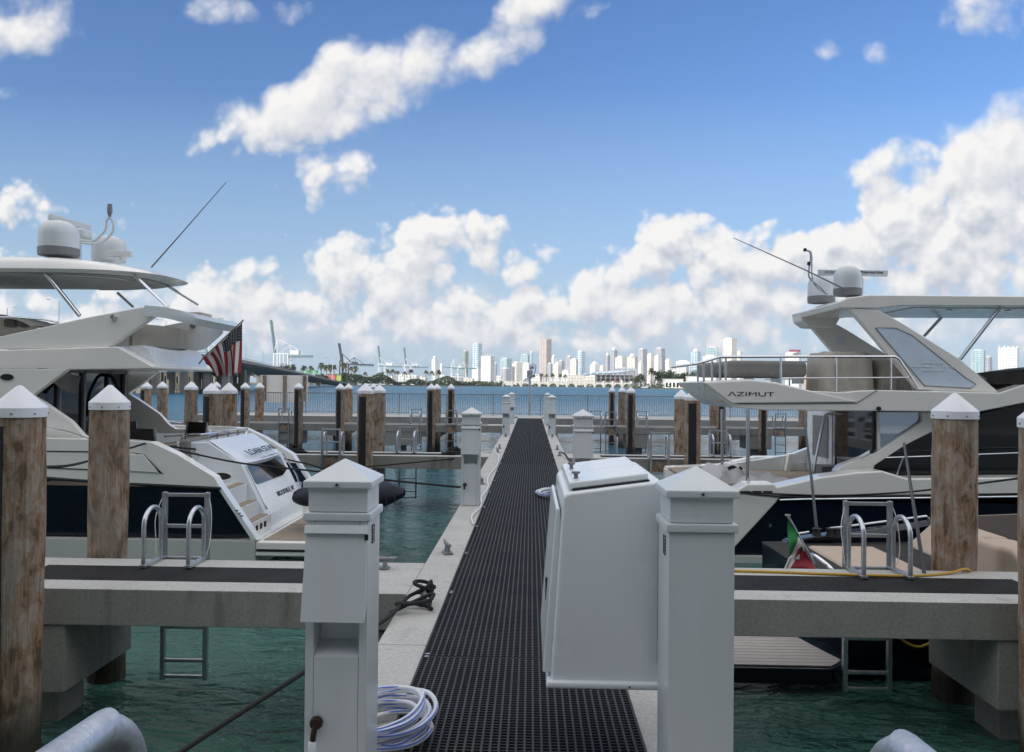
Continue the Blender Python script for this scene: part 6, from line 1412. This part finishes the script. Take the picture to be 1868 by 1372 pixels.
for a_ in [
 (787, 798, 655, FW, 'slim white rounded tower standing alone above the port palms', .6, 4300, 'round'),
 (802, 808, 665, FW, 'tiny pale tower right of the slim white rounded one', .6, 4700),
 (843, 854, 641, FN_, 'dark greenish tower rising behind the white port crane', .5, 4600),
 (861.5, 879, 627, FB, 'tallest left tower, silvery glass with a grey right side', .6, 4500),
 (877, 902, 650, FW, 'broad white tower right against the tallest silvery one', .72, 4200, 'fins'),
 (901, 906.5, 664, FG, 'narrow grey tower edge behind the broad white tower', .5, 4800),
 (861, 877, 673, FW, 'low white block at the foot of the silvery tower', .7, 4000),
 (912, 933, 654, FT, 'teal glass tower with a square crown', .6, 4500),
 (913, 933, 673, FG, 'grey block in front of the teal glass tower', .5, 4100),
 (934, 952, 662, FC, 'cream tower with a grey shaded right face left of the camera pole', .45, 4300),
 (948, 966, 647, FT, 'pale teal tower behind the cream one', .8, 4800),
 (953, 969, 663, FW, 'white ribbed tower behind the camera pole', .7, 4200),
 (966, 972, 645, FB, 'rounded glass tower just right of the camera pole', .5, 4700, 'round'),
 (983, 1005.5, 619, FZ, 'tallest bronze tower under construction, open at its top', .6, 4400, 'fins'),
 (1005, 1015, 652, FW, 'white tower behind the right edge of the bronze tower', .4, 4700, 'round'),
 (998, 1008, 664, FG, 'short grey tower in front of the bronze tower', .6, 4100),
 (1008.6, 1023.5, 667, FC, 'cream tower with stepped pyramid roof', .6, 4000, 'pyramid'),
 (1018, 1029.5, 659, FG, 'grey tower behind the pyramid-roofed one', .5, 4600),
 (1025, 1038, 676, FW, 'low plain white block below the mid skyline', .9, 3900),
 (1032, 1047, 651, FG, 'dark-topped grey tower left of the cream-white slab', .5, 4700),
 (1040, 1054, 655, FC, 'cream-white slab tower beside the aqua glass tower', .75, 4300),
 (1052, 1067, 641, FB, 'aqua glass tower with white left face', .55, 4400),
 (1076, 1094, 666, FW, 'white gabled block above the terminal roof', .5, 4100, 'pyramid'),
 (1094, 1102.5, 668, FW, 'small white block right of the gabled one', .6, 4300),
 (1103, 1113, 649, FG, 'mauve grey tower with a pale cap', .5, 4600, 'round'),
 (1113, 1126, 639, FG, 'tall grey tower with a white rounded cap', .55, 4500, 'round'),
 (1122, 1142, 652, FC, 'cream stepped tower beside the tall grey capped one', .6, 4200, None, (1122, 1134, 672)),
 (1143.6, 1163, 651, FC, 'cream tower with a rounded white crown', .7, 4200, 'round'),
 (1163, 1180.5, 637, FG, 'tall grey gridded tower, left one of the twin pair', .5, 4500),
 (1164, 1173.6, 665, FW, 'short pale tower before the left twin tower', .5, 4000, 'pyramid'),
 (1180, 1193, 646, FC, 'beige tower between the two grey twins', .5, 4400),
 (1194, 1213, 636, FG, 'tall grey gridded tower, right one of the twin pair', .6, 4500),
 (1193, 1207, 650, FW, 'white glassy tower before the right twin tower', .5, 4100),
 (1213, 1226, 657, FW, 'small white tower with grey right face above the wooded point', .5, 4300),
 (1233, 1258, 659, FW, 'broad white ribbed block above the trees', .95, 4300, None, (1233, 1250, 664)),
 (1260, 1278, 642, FB, 'blue-white glass tower right of the ribbed block', .6, 4400, 'round'),
 (1281.5, 1309, 650, FW, 'wide white block below the dark teal tower', .85, 4200),
 (1287, 1310, 634, FT, 'dark teal tower with a white top band', .9, 4600),
 (1318, 1344, 618, FC, 'tallest right tower, cream and finely gridded', .56, 4400),
 (1344, 1353.5, 642, FW, 'narrow white tower beside the tallest cream one', .6, 4700),
 (1432, 1461, 643, FW, 'wide white block with a red stripe on its roof above the fly deck rail', .8, 4300),
 (1511, 1525, 644, FW, 'pale block left of the beige console cover', .6, 4400),
 (1771, 1797, 639, FT, 'green glass block between the hardtop strut and the right edge', .75, 4300),
 (1797, 1810, 652, FG, 'low grey tower beside the green glass block', .5, 4500),
 (1820, 1858, 634, FW, 'broad white ribbed tower at the far right', .8, 4200, 'fins')]:
    tower(*a_)
o = MB().box(X(1436, 4290), X(1456, 4290), 4255, 4262, P(1446, 643, 4290).z + 2, P(1446, 640, 4290).z + 4).build('sign_band', M_red); 
for t_ in [q_ for q_ in COL.objects if q_.get('label', '').startswith('wide white block with a red stripe')]: o.parent = t_; o.location = -t_.location
# low city blocks as a belt behind the palms
GLO = 'low waterfront blocks'
lows = [(700, 716, 686, FW, 'low white shed behind the port palms, left of the slim cranes'), (724, 760, 684, FW, 'long low white port shed below the rightmost slim crane'), (764, 776, 688, FC, 'small cream shed right of the long white one'), (803, 822, 686, FC, 'low cream building left of the white crane legs'), (828, 846, 684, FG, 'low grey building behind the white crane legs'), (846, 862, 690, FC, 'low cream building at the foot of the green tower'),
        (905, 914, 686, FW, 'small white block left of the teal tower'), (968, 985, 683, FW, 'low white block between the camera pole and bronze tower'), (1004, 1030, 688, FW, 'long white terrace behind the small palms'), (1036, 1066, 684, FC, 'cream low-rise left of the terminal roof'), (1066, 1110, 688, FC, 'pale low-rise seen through the terminal columns'), (1126, 1164, 672, FG, 'grey block behind the terminal roof right end'), (1226, 1236, 672, FW, 'small white block peeping over the trees')]
for i, (a_, b_, py, m_, lab) in enumerate(lows):
    d = 2200 + (i * 83) % 400; t = thing('low_block', lab, 'building', (X((a_ + b_) / 2, d), d, -.4), GLO); MB().box(X(a_, d), X(b_, d), d, d + 60, -.4, P(a_, py, d).z).build('facade', m_, t, smooth=0); MB().box(X(a_, d) + 3, X(a_ + (b_ - a_) * .4, d), d + 5, d + 30, P(a_, py, d).z + .05, P(a_, py, d).z + 3).build('roof_structure', M_roofw, t)

# low arched bridge
M_bridge = mat('pale_bridge_concrete', (.60, .57, .50), .8, var=.12, scale=.2)
br = thing('arched_bridge', 'long low pale bridge of many shallow arches across the water', 'bridge', (X(1030, 1200), 1210, WATER)); dB = 1205
xa, xb_ = X(917, dB), X(1152, dB); nA = 14; zd = P(1030, 697.5, dB).z; wd = (xb_ - xa) / nA
MB().box(xa, xb_, dB, dB + 12, zd - 1.2, zd).build('deck', M_bridge, br)
pa_ = MB().box(xa, xb_, dB - .3, dB, zd + .8, zd + 1.2)
for k in range(nA * 3 + 1): pa_.box(xa + k * wd / 3 - .25, xa + k * wd / 3 + .25, dB - .3, dB, zd, zd + .8)
pa_.build('parapet', M_bridge, br)
for k in range(nA + 1): MB().box(xa + k * wd - 1.0, xa + k * wd + 1.0, dB - .6, dB + 12, WATER - 3, zd + 2.6).build('pier', M_bridge, br)
sp_ = MB(); hz = zd - 1.2 - WATER
for k in range(nA):
    x0, x1 = xa + k * wd + 1.0, xa + (k + 1) * wd - 1.0
    for i in range(8):
        t0, t1 = i / 8, (i + 1) / 8; f = lambda t: WATER + .3 + (hz - .5) * math.sin(math.pi * t) ** .55
        sp_.two([(x0 + (x1 - x0) * t0, dB - .2, f(t0)), (x0 + (x1 - x0) * t1, dB - .2, f(t1)), (x0 + (x1 - x0) * t1, dB - .2, zd - 1.2), (x0 + (x1 - x0) * t0, dB - .2, zd - 1.2)], [(x0 + (x1 - x0) * t0, dB + 12, f(t0)), (x0 + (x1 - x0) * t1, dB + 12, f(t1)), (x0 + (x1 - x0) * t1, dB + 12, zd - 1.2), (x0 + (x1 - x0) * t0, dB + 12, zd - 1.2)])
sp_.build('arch', M_bridge, br, smooth=0)['kind'] = 'stuff'
# terminal with a raking roof
tm_ = thing('terminal_building', 'long waterfront terminal with a sloping grey-blue roof on dark columns', 'building', (X(1110, 1330), 1330, -.4)); dT = 1330
rf = MB().two([P(1064, 684, dT), P(1064, 681.5, dT), P(1116, 676, dT), P(1159, 673.5, dT), P(1159, 676, dT), P(1118, 681, dT)], [p + Vector((6, 60, 0)) for p in (P(1064, 684, dT), P(1064, 681.5, dT), P(1116, 676, dT), P(1159, 673.5, dT), P(1159, 676, dT), P(1118, 681, dT))]); rf.build('roof', FB, tm_)
for k in range(9): px = 1088 + k * 8.6; q_ = P(px, 678.5 - .02 * k, dT); MB().box(q_.x - .7, q_.x + .7, dT + 1, dT + 2.4, -.4, q_.z + 1.2).build('column', M_grey, tm_)
MB().box(X(1090, dT), X(1157, dT), dT + 20, dT + 50, -.4, P(1120, 684, dT).z).build('wall', FG, tm_)
MB().box(X(1090, dT), X(1157, dT), dT + 6, dT + 22, P(1120, 690, dT).z, P(1120, 689, dT).z).build('balcony', M_bridge, tm_)
for px, c_, lab in ((1122, M_red, 'red pennant pole before the terminal columns'), (1132, M_flagw, 'white pennant pole before the terminal columns')):
    t = thing('flagpole', lab, 'flagpole', (X(px, 1310), 1310, -.4)); MB().tube([(X(px, 1310), 1310, -.4), (X(px, 1310), 1310, 13)], .15, n=6).build('pole', M_alu, t); q_ = P(px, 686, 1310)
    MB().slab([(q_.x, 1310, 12.5), (q_.x + 3.2, 1310, 10), (q_.x + 2.4, 1310, 3), (q_.x, 1310, 7)], (0, .1, 0)).build('pennant', c_, t)
# houses on the point
for (a_, b_, py, d, lab, arc_) in ((1213, 1246, 692, 812, 'white arcaded house under the dark trees of the point', 5), (1256, 1302, 687, 800, 'white flat-roofed house behind the yacht fly deck tip', 6)):
    t = thing('white_house', lab, 'house', (X((a_ + b_) / 2, d), d, -.3)); zt_ = P(a_, py, d).z
    MB().box(X(a_, d), X(b_, d), d, d + 14, -.3, zt_).build('wall', M_gel, t, smooth=0); MB().box(X(a_, d) - .5, X(b_, d) + .5, d - .5, d + 14.5, zt_ + .02, zt_ + .5).build('roof', M_bridge, t)
    for k in range(arc_): xx = X(a_ + (b_ - a_) * (k + .5) / arc_, d); MB().box(xx - 1.0, xx + 1.0, d - .06, d - .005, .6, zt_ * .62).build('window', M_glass, t)
t = thing('brown_house', 'brown pillared house seen between the covered sofa and the console', 'house', (X(1490, 780), 790, -.3)); zt_ = P(1490, 668, 790).z
MB().box(X(1474, 790), X(1509, 790), 792, 806, -.3, zt_ - 5).build('wall', M_tan, t); MB().box(X(1472, 790), X(1511, 790), 789, 808, zt_ - 4.9, zt_ - 4).build('roof', M_taupe, t)
for k in range(5): xx = X(1475 + k * 8.3, 790); MB().box(xx - .5, xx + .5, 790, 791, -.3, zt_ - 4.95).build('pillar', M_beige, t)
bt = thing('small_boat', 'small white boat on a lift at the tip of the wooded point', 'boat', (X(1176, 800), 800, WATER)); xa = X(1169, 800); 
MB().two([(xa, 799, .9), (xa + 1, 799.6, -.4), (xa + 6.5, 799.6, -.4), (xa + 7.5, 799, 1.0)], [(xa, 801.6, .9), (xa + 1, 801, -.4), (xa + 6.5, 801, -.4), (xa + 7.5, 801.6, 1.0)]).build('hull', M_gel, bt); MB().box(xa + 2, xa + 5.5, 799.3, 801.3, 2.2, 2.45).build('canopy', M_flagw, bt)
for dx in (2.2, 5.2): MB().box(xa + dx, xa + dx + .15, 799.4, 799.55, .8, 2.2).build('canopy_post', M_alu, bt)

# ------------------------------------------------------------------ port cranes
M_crw = mat('white_crane_paint', (.66, .68, .68), .5, var=.1, scale=.3); M_crt = mat('teal_crane_paint', (.12, .22, .24), .5, var=.1, scale=.3); M_crd = mat('dark_crane_paint', (.05, .055, .07), .5, var=.2, scale=.3)
def crane(label, d, main_m, boom_m, boom, apex, ties, girder, legs, house, w=1.4, cross=None):
    dp = 16
    t = thing('gantry_crane', label, 'crane', (X(legs[0][0], d), d, -.4), 'container cranes of the port')
    b_ = MB()
    for dy in (0, 5): b_.bar(P(*boom[0], d) + Vector((0, dy, 0)), P(*boom[1], d) + Vector((0, dy, 0)), w * 1.5, w * 1.5)
    n = 9
    for k in range(n): p0 = P(*boom[0], d).lerp(P(*boom[1], d), k / n); p1 = P(*boom[0], d).lerp(P(*boom[1], d), (k + 1) / n); b_.bar(p0 + Vector((w * 1.6, 0, 0)), p1 + Vector((w * 1.6, 5, 0)), .5)
    b_.build('boom', boom_m, t, smooth=0)
    g_ = MB()
    for dy in (0, 5): g_.bar(P(*girder[0], d) + Vector((0, dy, 0)), P(*girder[1], d) + Vector((0, dy, 0)), w * 1.2, w * 1.8)
    p0, p1 = P(*girder[0], d), P(*girder[1], d)
    for k in range(10): q_ = p0.lerp(p1, (k + .5) / 10); g_.bar(q_ + Vector((0, 0, -w)), q_ + Vector((1.2, 5, -w * 2.2)), .5)
    g_.build('girder', boom_m, t, smooth=0)
    for (px, py) in legs:
        for dy in (0, dp): MB().bar(P(px, py, d) + Vector((0, dy, 0)), Vector((P(px, py, d).x, d + dy, -.4)), w * 1.3).build('leg', main_m, t, smooth=0)
    f_ = MB()
    if len(legs) > 1:
        for fz in (1.0, .45): f_.bar((P(*legs[0], d).x, d, P(*legs[0], d).z * fz), (P(*legs[-1], d).x, d, P(*legs[-1], d).z * fz), w * 1.2)
    for (p, q_) in ties: f_.bar(P(*p, d + 2), P(*q_, d + 2), w * .55)
    for k in legs[:1]: f_.bar(P(*k, d), P(*apex, d), w); f_.bar(P(k[0] + 6, k[1], d), P(*apex, d), w * .8)
    f_.build('frame', main_m, t, smooth=0)
    a_, b2 = P(house[0], house[3], d), P(house[2], house[1], d); MB().box(a_.x, b2.x, d - 1, d + 7, a_.z, b2.z).build('machinery_house', main_m, t)
    return t
crane('tall white crane with raised teal boom, farthest left of the clear ones', 1150, M_crw, M_crt, ((493, 584), (500.5, 644)), (506, 620), [((507, 620), (530, 629)), ((530, 629), (553, 646)), ((530, 629), (513, 642)), ((530, 629), (529, 646)), ((496, 600), (506, 620))], ((524, 650), (570, 649.5)), [(499.5, 645), (511, 645), (525, 645)], (529, 639, 545, 647), 1.15)
crane('dark steel crane with raised boom and long level girder', 1200, M_crd, M_crd, ((617.5, 626), (623, 661)), (625, 646), [((625, 646), (641, 662)), ((625, 646), (646, 665)), ((646, 652), (630, 664)), ((646, 652), (664, 664)), ((646, 652), (643, 662)), ((646, 652), (650, 662))], ((628, 664), (681, 666)), [(620, 659), (631, 664)], (642, 660, 651, 664), 1.2)
crane('pale crane with slim raised boom, left one of two alike', 1500, M_crw, M_crt, ((689, 631), (693, 662)), (694, 651), [((694, 651), (708, 664)), ((711, 657), (702, 664)), ((711, 657), (722, 667))], ((690, 667), (733, 669)), [(690, 664), (701, 666)], (704, 662, 716, 667), 1.0)
crane('pale crane with slim raised boom, right one of two alike', 1560, M_crw, M_crt, ((736.5, 634), (740, 664)), (741, 653), [((741, 653), (756, 666)), ((759, 660), (750, 666)), ((759, 660), (770, 669))], ((738, 669), (781, 670)), [(737.5, 666), (749, 668)], (752, 664, 762, 668), 1.0)
crane('white lattice crane with twin peaks in front of the green tower', 1500, M_crw, M_crt, ((809, 670), (868, 672)), (828, 655), [((828, 655), (822, 668)), ((828, 655), (845, 671)), ((844, 660), (834, 670)), ((844, 660), (857, 671)), ((844, 660), (850, 671))], ((824, 671), (868, 672.5)), [(823, 669), (835, 671), (849, 671)], (836, 668, 842, 671), 1.0)
crane('pale crane mostly hidden behind the striped flag', 900, M_crw, M_crt, ((372, 612), (378, 650)), (380, 622), [((380, 622), (405, 640))], ((378, 652), (420, 652)), [(376, 650), (392, 652)], (386, 644, 398, 650), 1.2)

# ------------------------------------------------------------------ causeway bridge climbing to the left, with its lamps
M_road = mat('asphalt', (.05, .05, .052), .9)
cb_ = thing('causeway_bridge', 'grey concrete causeway bridge sloping down to the port shore behind the flag', 'bridge', (X(450, 310), 310, 0))
path = [P(642, 701.5, 760), P(600, 693.5, 600), P(560, 684.5, 440), P(500, 672.5, 300), P(445, 662.5, 203), P(390, 655, 192), P(300, 643, 182), P(150, 624, 166), P(0, 608, 152), P(-200, 590, 135)]
sm = spline(path, 4); deck = MB(); road = MB(); par = MB(); par2 = MB()
def side_of(i):
    t = (sm[min(i + 1, len(sm) - 1)] - sm[max(i - 1, 0)]); t.z = 0; t.normalize(); return Vector((-t.y, t.x, 0)) * -1
sec_ = lambda i: [sm[i] + Vector((0, 0, 0)), sm[i] + side_of(i) * 13, sm[i] + side_of(i) * 12.4 + Vector((0, 0, -.7)), sm[i] + side_of(i) * 10.6 + Vector((0, 0, -1.9)), sm[i] + side_of(i) * 2.4 + Vector((0, 0, -1.9)), sm[i] + side_of(i) * .6 + Vector((0, 0, -.7))]
n = len(sm); deck.add([p for i in range(n) for p in sec_(i)], [(i * 6 + k, i * 6 + (k + 1) % 6, (i + 1) * 6 + (k + 1) % 6, (i + 1) * 6 + k) for i in range(n - 1) for k in range(6)]); deck.build('deck', M_concshade, cb_, smooth=0)
for off in (.15, 12.85):
    pb2 = MB(); pb2.add([q_ for i in range(n) for q_ in (sm[i] + side_of(i) * (off - .15) + Vector((0, 0, .01)), sm[i] + side_of(i) * (off + .15) + Vector((0, 0, .01)), sm[i] + side_of(i) * (off + .15) + Vector((0, 0, .8)), sm[i] + side_of(i) * (off - .15) + Vector((0, 0, .8)))], [(i * 4 + k, i * 4 + (k + 1) % 4, (i + 1) * 4 + (k + 1) % 4, (i + 1) * 4 + k) for i in range(n - 1) for k in range(4)])
    pb2.tube([sm[i] + side_of(i) * off + Vector((0, 0, 1.15)) for i in range(n)], .06, n=6); pb2.build('parapet', M_concold, cb_, smooth=0)
for i in (5, 8, 11, 14, 16, 18, 20, 22, 24, 26, 28, 30):
    if sm[i].z - 1.9 < .2: continue
    for off in (3.5, 9.5): c = sm[i] + side_of(i) * off; MB().box(c.x - .7, c.x + .7, c.y - .7, c.y + .7, -6, c.z - 1.92).build('pier', M_concold, cb_)
    c = sm[i] + side_of(i) * 1.5; e = sm[i] + side_of(i) * 11.5; MB().bar((c.x, c.y, c.z - 2.5), (e.x, e.y, e.z - 2.5), 1.5, 1.1).build('pier_cap', M_concold, cb_)
wl_ = thing('sea_wall', 'old concrete sea wall with pilasters and small openings behind the left piles', 'wall', (X(330, 205), 205, 0)); xa, xb_ = X(205, 205), X(443, 205); zt_ = P(330, 676, 205).z
W_ = MB(); nP = 11; wdt = (xb_ - xa) / nP
for k in range(nP):
    x0, x1 = xa + k * wdt + .55, xa + (k + 1) * wdt - .55; zo, zp_ = 1.2, 2.9; xm = (x0 + x1) / 2; ow = .26 if k % 3 else .12
    W_.box(x0, x1, 205, 206, -1.4, zo); W_.box(x0, x1, 205, 206, zp_, zt_); W_.box(x0, xm - ow, 205, 206, zo, zp_); W_.box(xm + ow, x1, 205, 206, zo, zp_)
W_.build('wall', M_concshade, wl_, smooth=0)  # the bridge's shadow is put into the wall colour
for k in range(nP + 1): MB().box(xa + k * wdt - .53, xa + k * wdt + .53, 204.6, 206.3, -1.4, zt_ + .3).build('pilaster', M_concshade, wl_)
rk = MB(); r = random.Random(4)
for _ in range(420):
    xx = r.uniform(xa - 20, xb_ - 2); k = r.uniform(.3, .9); rk.lathe([(k * .9, -.4), (k, .0), (k * .6, k * .7)], (xx, 204 - r.uniform(0, 5), WATER + r.uniform(-.1, .5)), n=6)
rk.v = [(a_ + r.uniform(-.12, .12), b_ + r.uniform(-.12, .12), c_ + r.uniform(-.1, .1)) for a_, b_, c_ in rk.v]
tag(rk.build('rubble', M_rock, smooth=0), None, None, kind='stuff')
GL_ = 'tall road lamps of the causeway'
def make_lamp():
    t = thing('street_lamp', None, 'lamp', (0, 0, 0), GL_); MB().tube([(0, 0, 0), (0, 0, 8.6), (-.1, 0, 9)], [.13, .09, .08], n=8).build('pole', M_alu, t)
    MB().tube(spline([(-.05, 0, 8.9), (-.8, 0, 9.25), (-2.2, 0, 9.3)], 4), .06, n=6).build('arm', M_alu, t); MB().box(-3.0, -2.2, -.16, .16, 9.2, 9.38).build('lamp_head', M_grey, t, bevel=.04); return t
lp = make_lamp(); lf = True
for (px, ptop, d, flip, lab) in [(104, 546, 160, 1, 'road lamp standing above the left yacht coaming, below the first dome'), (9, 560, 152, -1, 'road lamp at the left picture edge above the cushions'), (447, 629, 205, 1, 'road lamp just right of the striped flag'), (479, 640, 262, 1, 'road lamp between the flag and the tall white crane'), (300, 583, 182, 1, 'road lamp seen through the yacht spoiler opening'), (606, 652, 620, 1, 'small distant road lamp right of the green signs')]:
    o = lp if lf else dup(lp); lf = False; k = None
    best = min(range(n), key=lambda i: abs(sm[i].y - d)); base = sm[best]; X0 = X(px, base.y)
    hgt = P(px, ptop, base.y).z - base.z; o.location = (X0, base.y + .3, base.z + .01); o.scale = (max(.55, hgt / 9.3) * flip, 1, hgt / 9.3); o['label'] = lab
# road signs and vehicles on the port shore
for (a_, b_, lab) in ((552, 565, 'left one of two green road signs under the palms'), (568, 580.5, 'right one of two green road signs under the palms')):
    d = 700; t = thing('road_sign', lab, 'road sign', (X(a_, d), d, 0), 'green overhead road signs'); q0, q1 = P(a_, 681.5, d), P(b_, 676, d)
    MB().box(q0.x, q1.x, d, d + .2, q0.z, q1.z).build('panel', M_green, t)
    xx = (q0.x + q1.x) / 2; MB().box(xx - .2, xx + .2, d + .25, d + .6, -3, q1.z).build('post', M_alu, t)
    mk = MB()
    for k in range(3): mk.box(q0.x + 1.0, q1.x - 1.4 - k, d - .04, d - .005, q0.z + .5 + k * .65, q0.z + .75 + k * .65)
    mk.build('legend', M_letterw, t)['kind'] = 'stuff'
t = thing('painted_kiosk', 'low kiosk with a coral red side under the palms by the dark crane', 'building', (X(604, 945), 945, -.4)); MB().box(X(597, 945), X(612, 945), 945, 955, -.4, P(600, 683, 945).z).build('wall', mat('coral_paint', (.50, .14, .12), .7), t); MB().box(X(596, 945), X(613, 945), 944, 956, P(600, 683, 945).z + .01, P(600, 682, 945).z).build('roof', M_grey, t)
t = thing('painted_kiosk', 'low lime green kiosk beside the foot of the dark crane', 'building', (X(618, 945), 945, -.4)); MB().box(X(613.5, 945), X(622, 945), 945, 955, -.4, P(617, 684, 945).z).build('wall', mat('lime_paint', (.33, .45, .10), .7), t); MB().box(X(613.2, 945), X(622.5, 945), 944, 956, P(617, 684, 945).z + .01, P(617, 683, 945).z).build('roof', M_grey, t)
def make_car(m):
    t = thing('parked_car', None, 'car', (0, 0, 0), 'vehicles parked along the port shore')
    MB().prism([(-2.3, .35), (-2.3, .95), (-1.3, 1.05), (1.0, 1.05), (2.2, .9), (2.3, .35)], -.85, .85).build('body', m, t, bevel=.08); MB().prism([(-1.9, 1.05), (-1.5, 1.55), (.4, 1.55), (1.0, 1.05)], -.75, .75).build('cabin', M_glass, t, bevel=.06)
    for sx in (-1.4, 1.4):
        for sy in (-.8, .8):
            w_ = MB().lathe([(.34, -.1), (.34, .1)], n=14); w_.v = [(sx + a2, sy + c_, .34 + b_) for a2, b_, c_ in w_.v]; w_.build('wheel', M_black, t)
    return t
c1 = make_car(M_white)
for i, (px, d) in enumerate([(655, 931), (672, 932), (686, 933), (698, 934), (712, 948), (735, 975), (752, 995), (866, 1170)]):
    o = c1 if i == 0 else dup(c1); o.location = (X(px, d), d + 2.2, -.4); o.scale = (1.1, 1.1, 1.25); o['label'] = 'white car parked on the port shore, %s counted from the lime kiosk' % ordn[i]
for px0, px1, lab in ((901, 913, 'white van parked at the left end of the arched bridge'), (918, 931, 'white delivery truck at the start of the arched bridge')):
    d = 1236; t = thing('delivery_van', lab, 'van', (X(px0, d), d + 6, -.4)); a_, b_ = X(px0, d), X(px1, d); zz_ = P(px0, 695, d).z; 
    MB().box(a_, b_ - 2.2, d + 5, d + 7.4, .3, max(zz_, 3.4)).build('cargo_box', M_white, t, bevel=.1); MB().box(b_ - 2.1, b_, d + 5.1, d + 7.3, .3, 2.6).build('cab', M_white, t, bevel=.2)
    for xx in (a_ + 1.5, b_ - 1.2): w_ = MB().lathe([(.45, -.2), (.45, .2)], n=12); w_.v = [(xx + p[0], d + 5 + p[2], .06 + p[1]) for p in w_.v]; w_.build('wheel', M_black, t)

# ------------------------------------------------------------------ sea air
hzm = bpy.data.materials.new('sea_haze'); hzm.use_nodes = True; nt_ = hzm.node_tree; nt_.nodes.clear()
ho_ = nt_.nodes.new('ShaderNodeOutputMaterial'); pv = nt_.nodes.new('ShaderNodeVolumePrincipled'); nt_.links.new(pv.outputs[0], ho_.inputs['Volume'])
pv.inputs['Color'].default_value = (.78, .86, 1.0, 1); pv.inputs['Density'].default_value = 4.5e-5; pv.inputs['Anisotropy'].default_value = .2
tag(MB().box(-7400, 7400, -450, 7400, -7, 420).build('haze', hzm, smooth=0), None, None, kind='stuff')
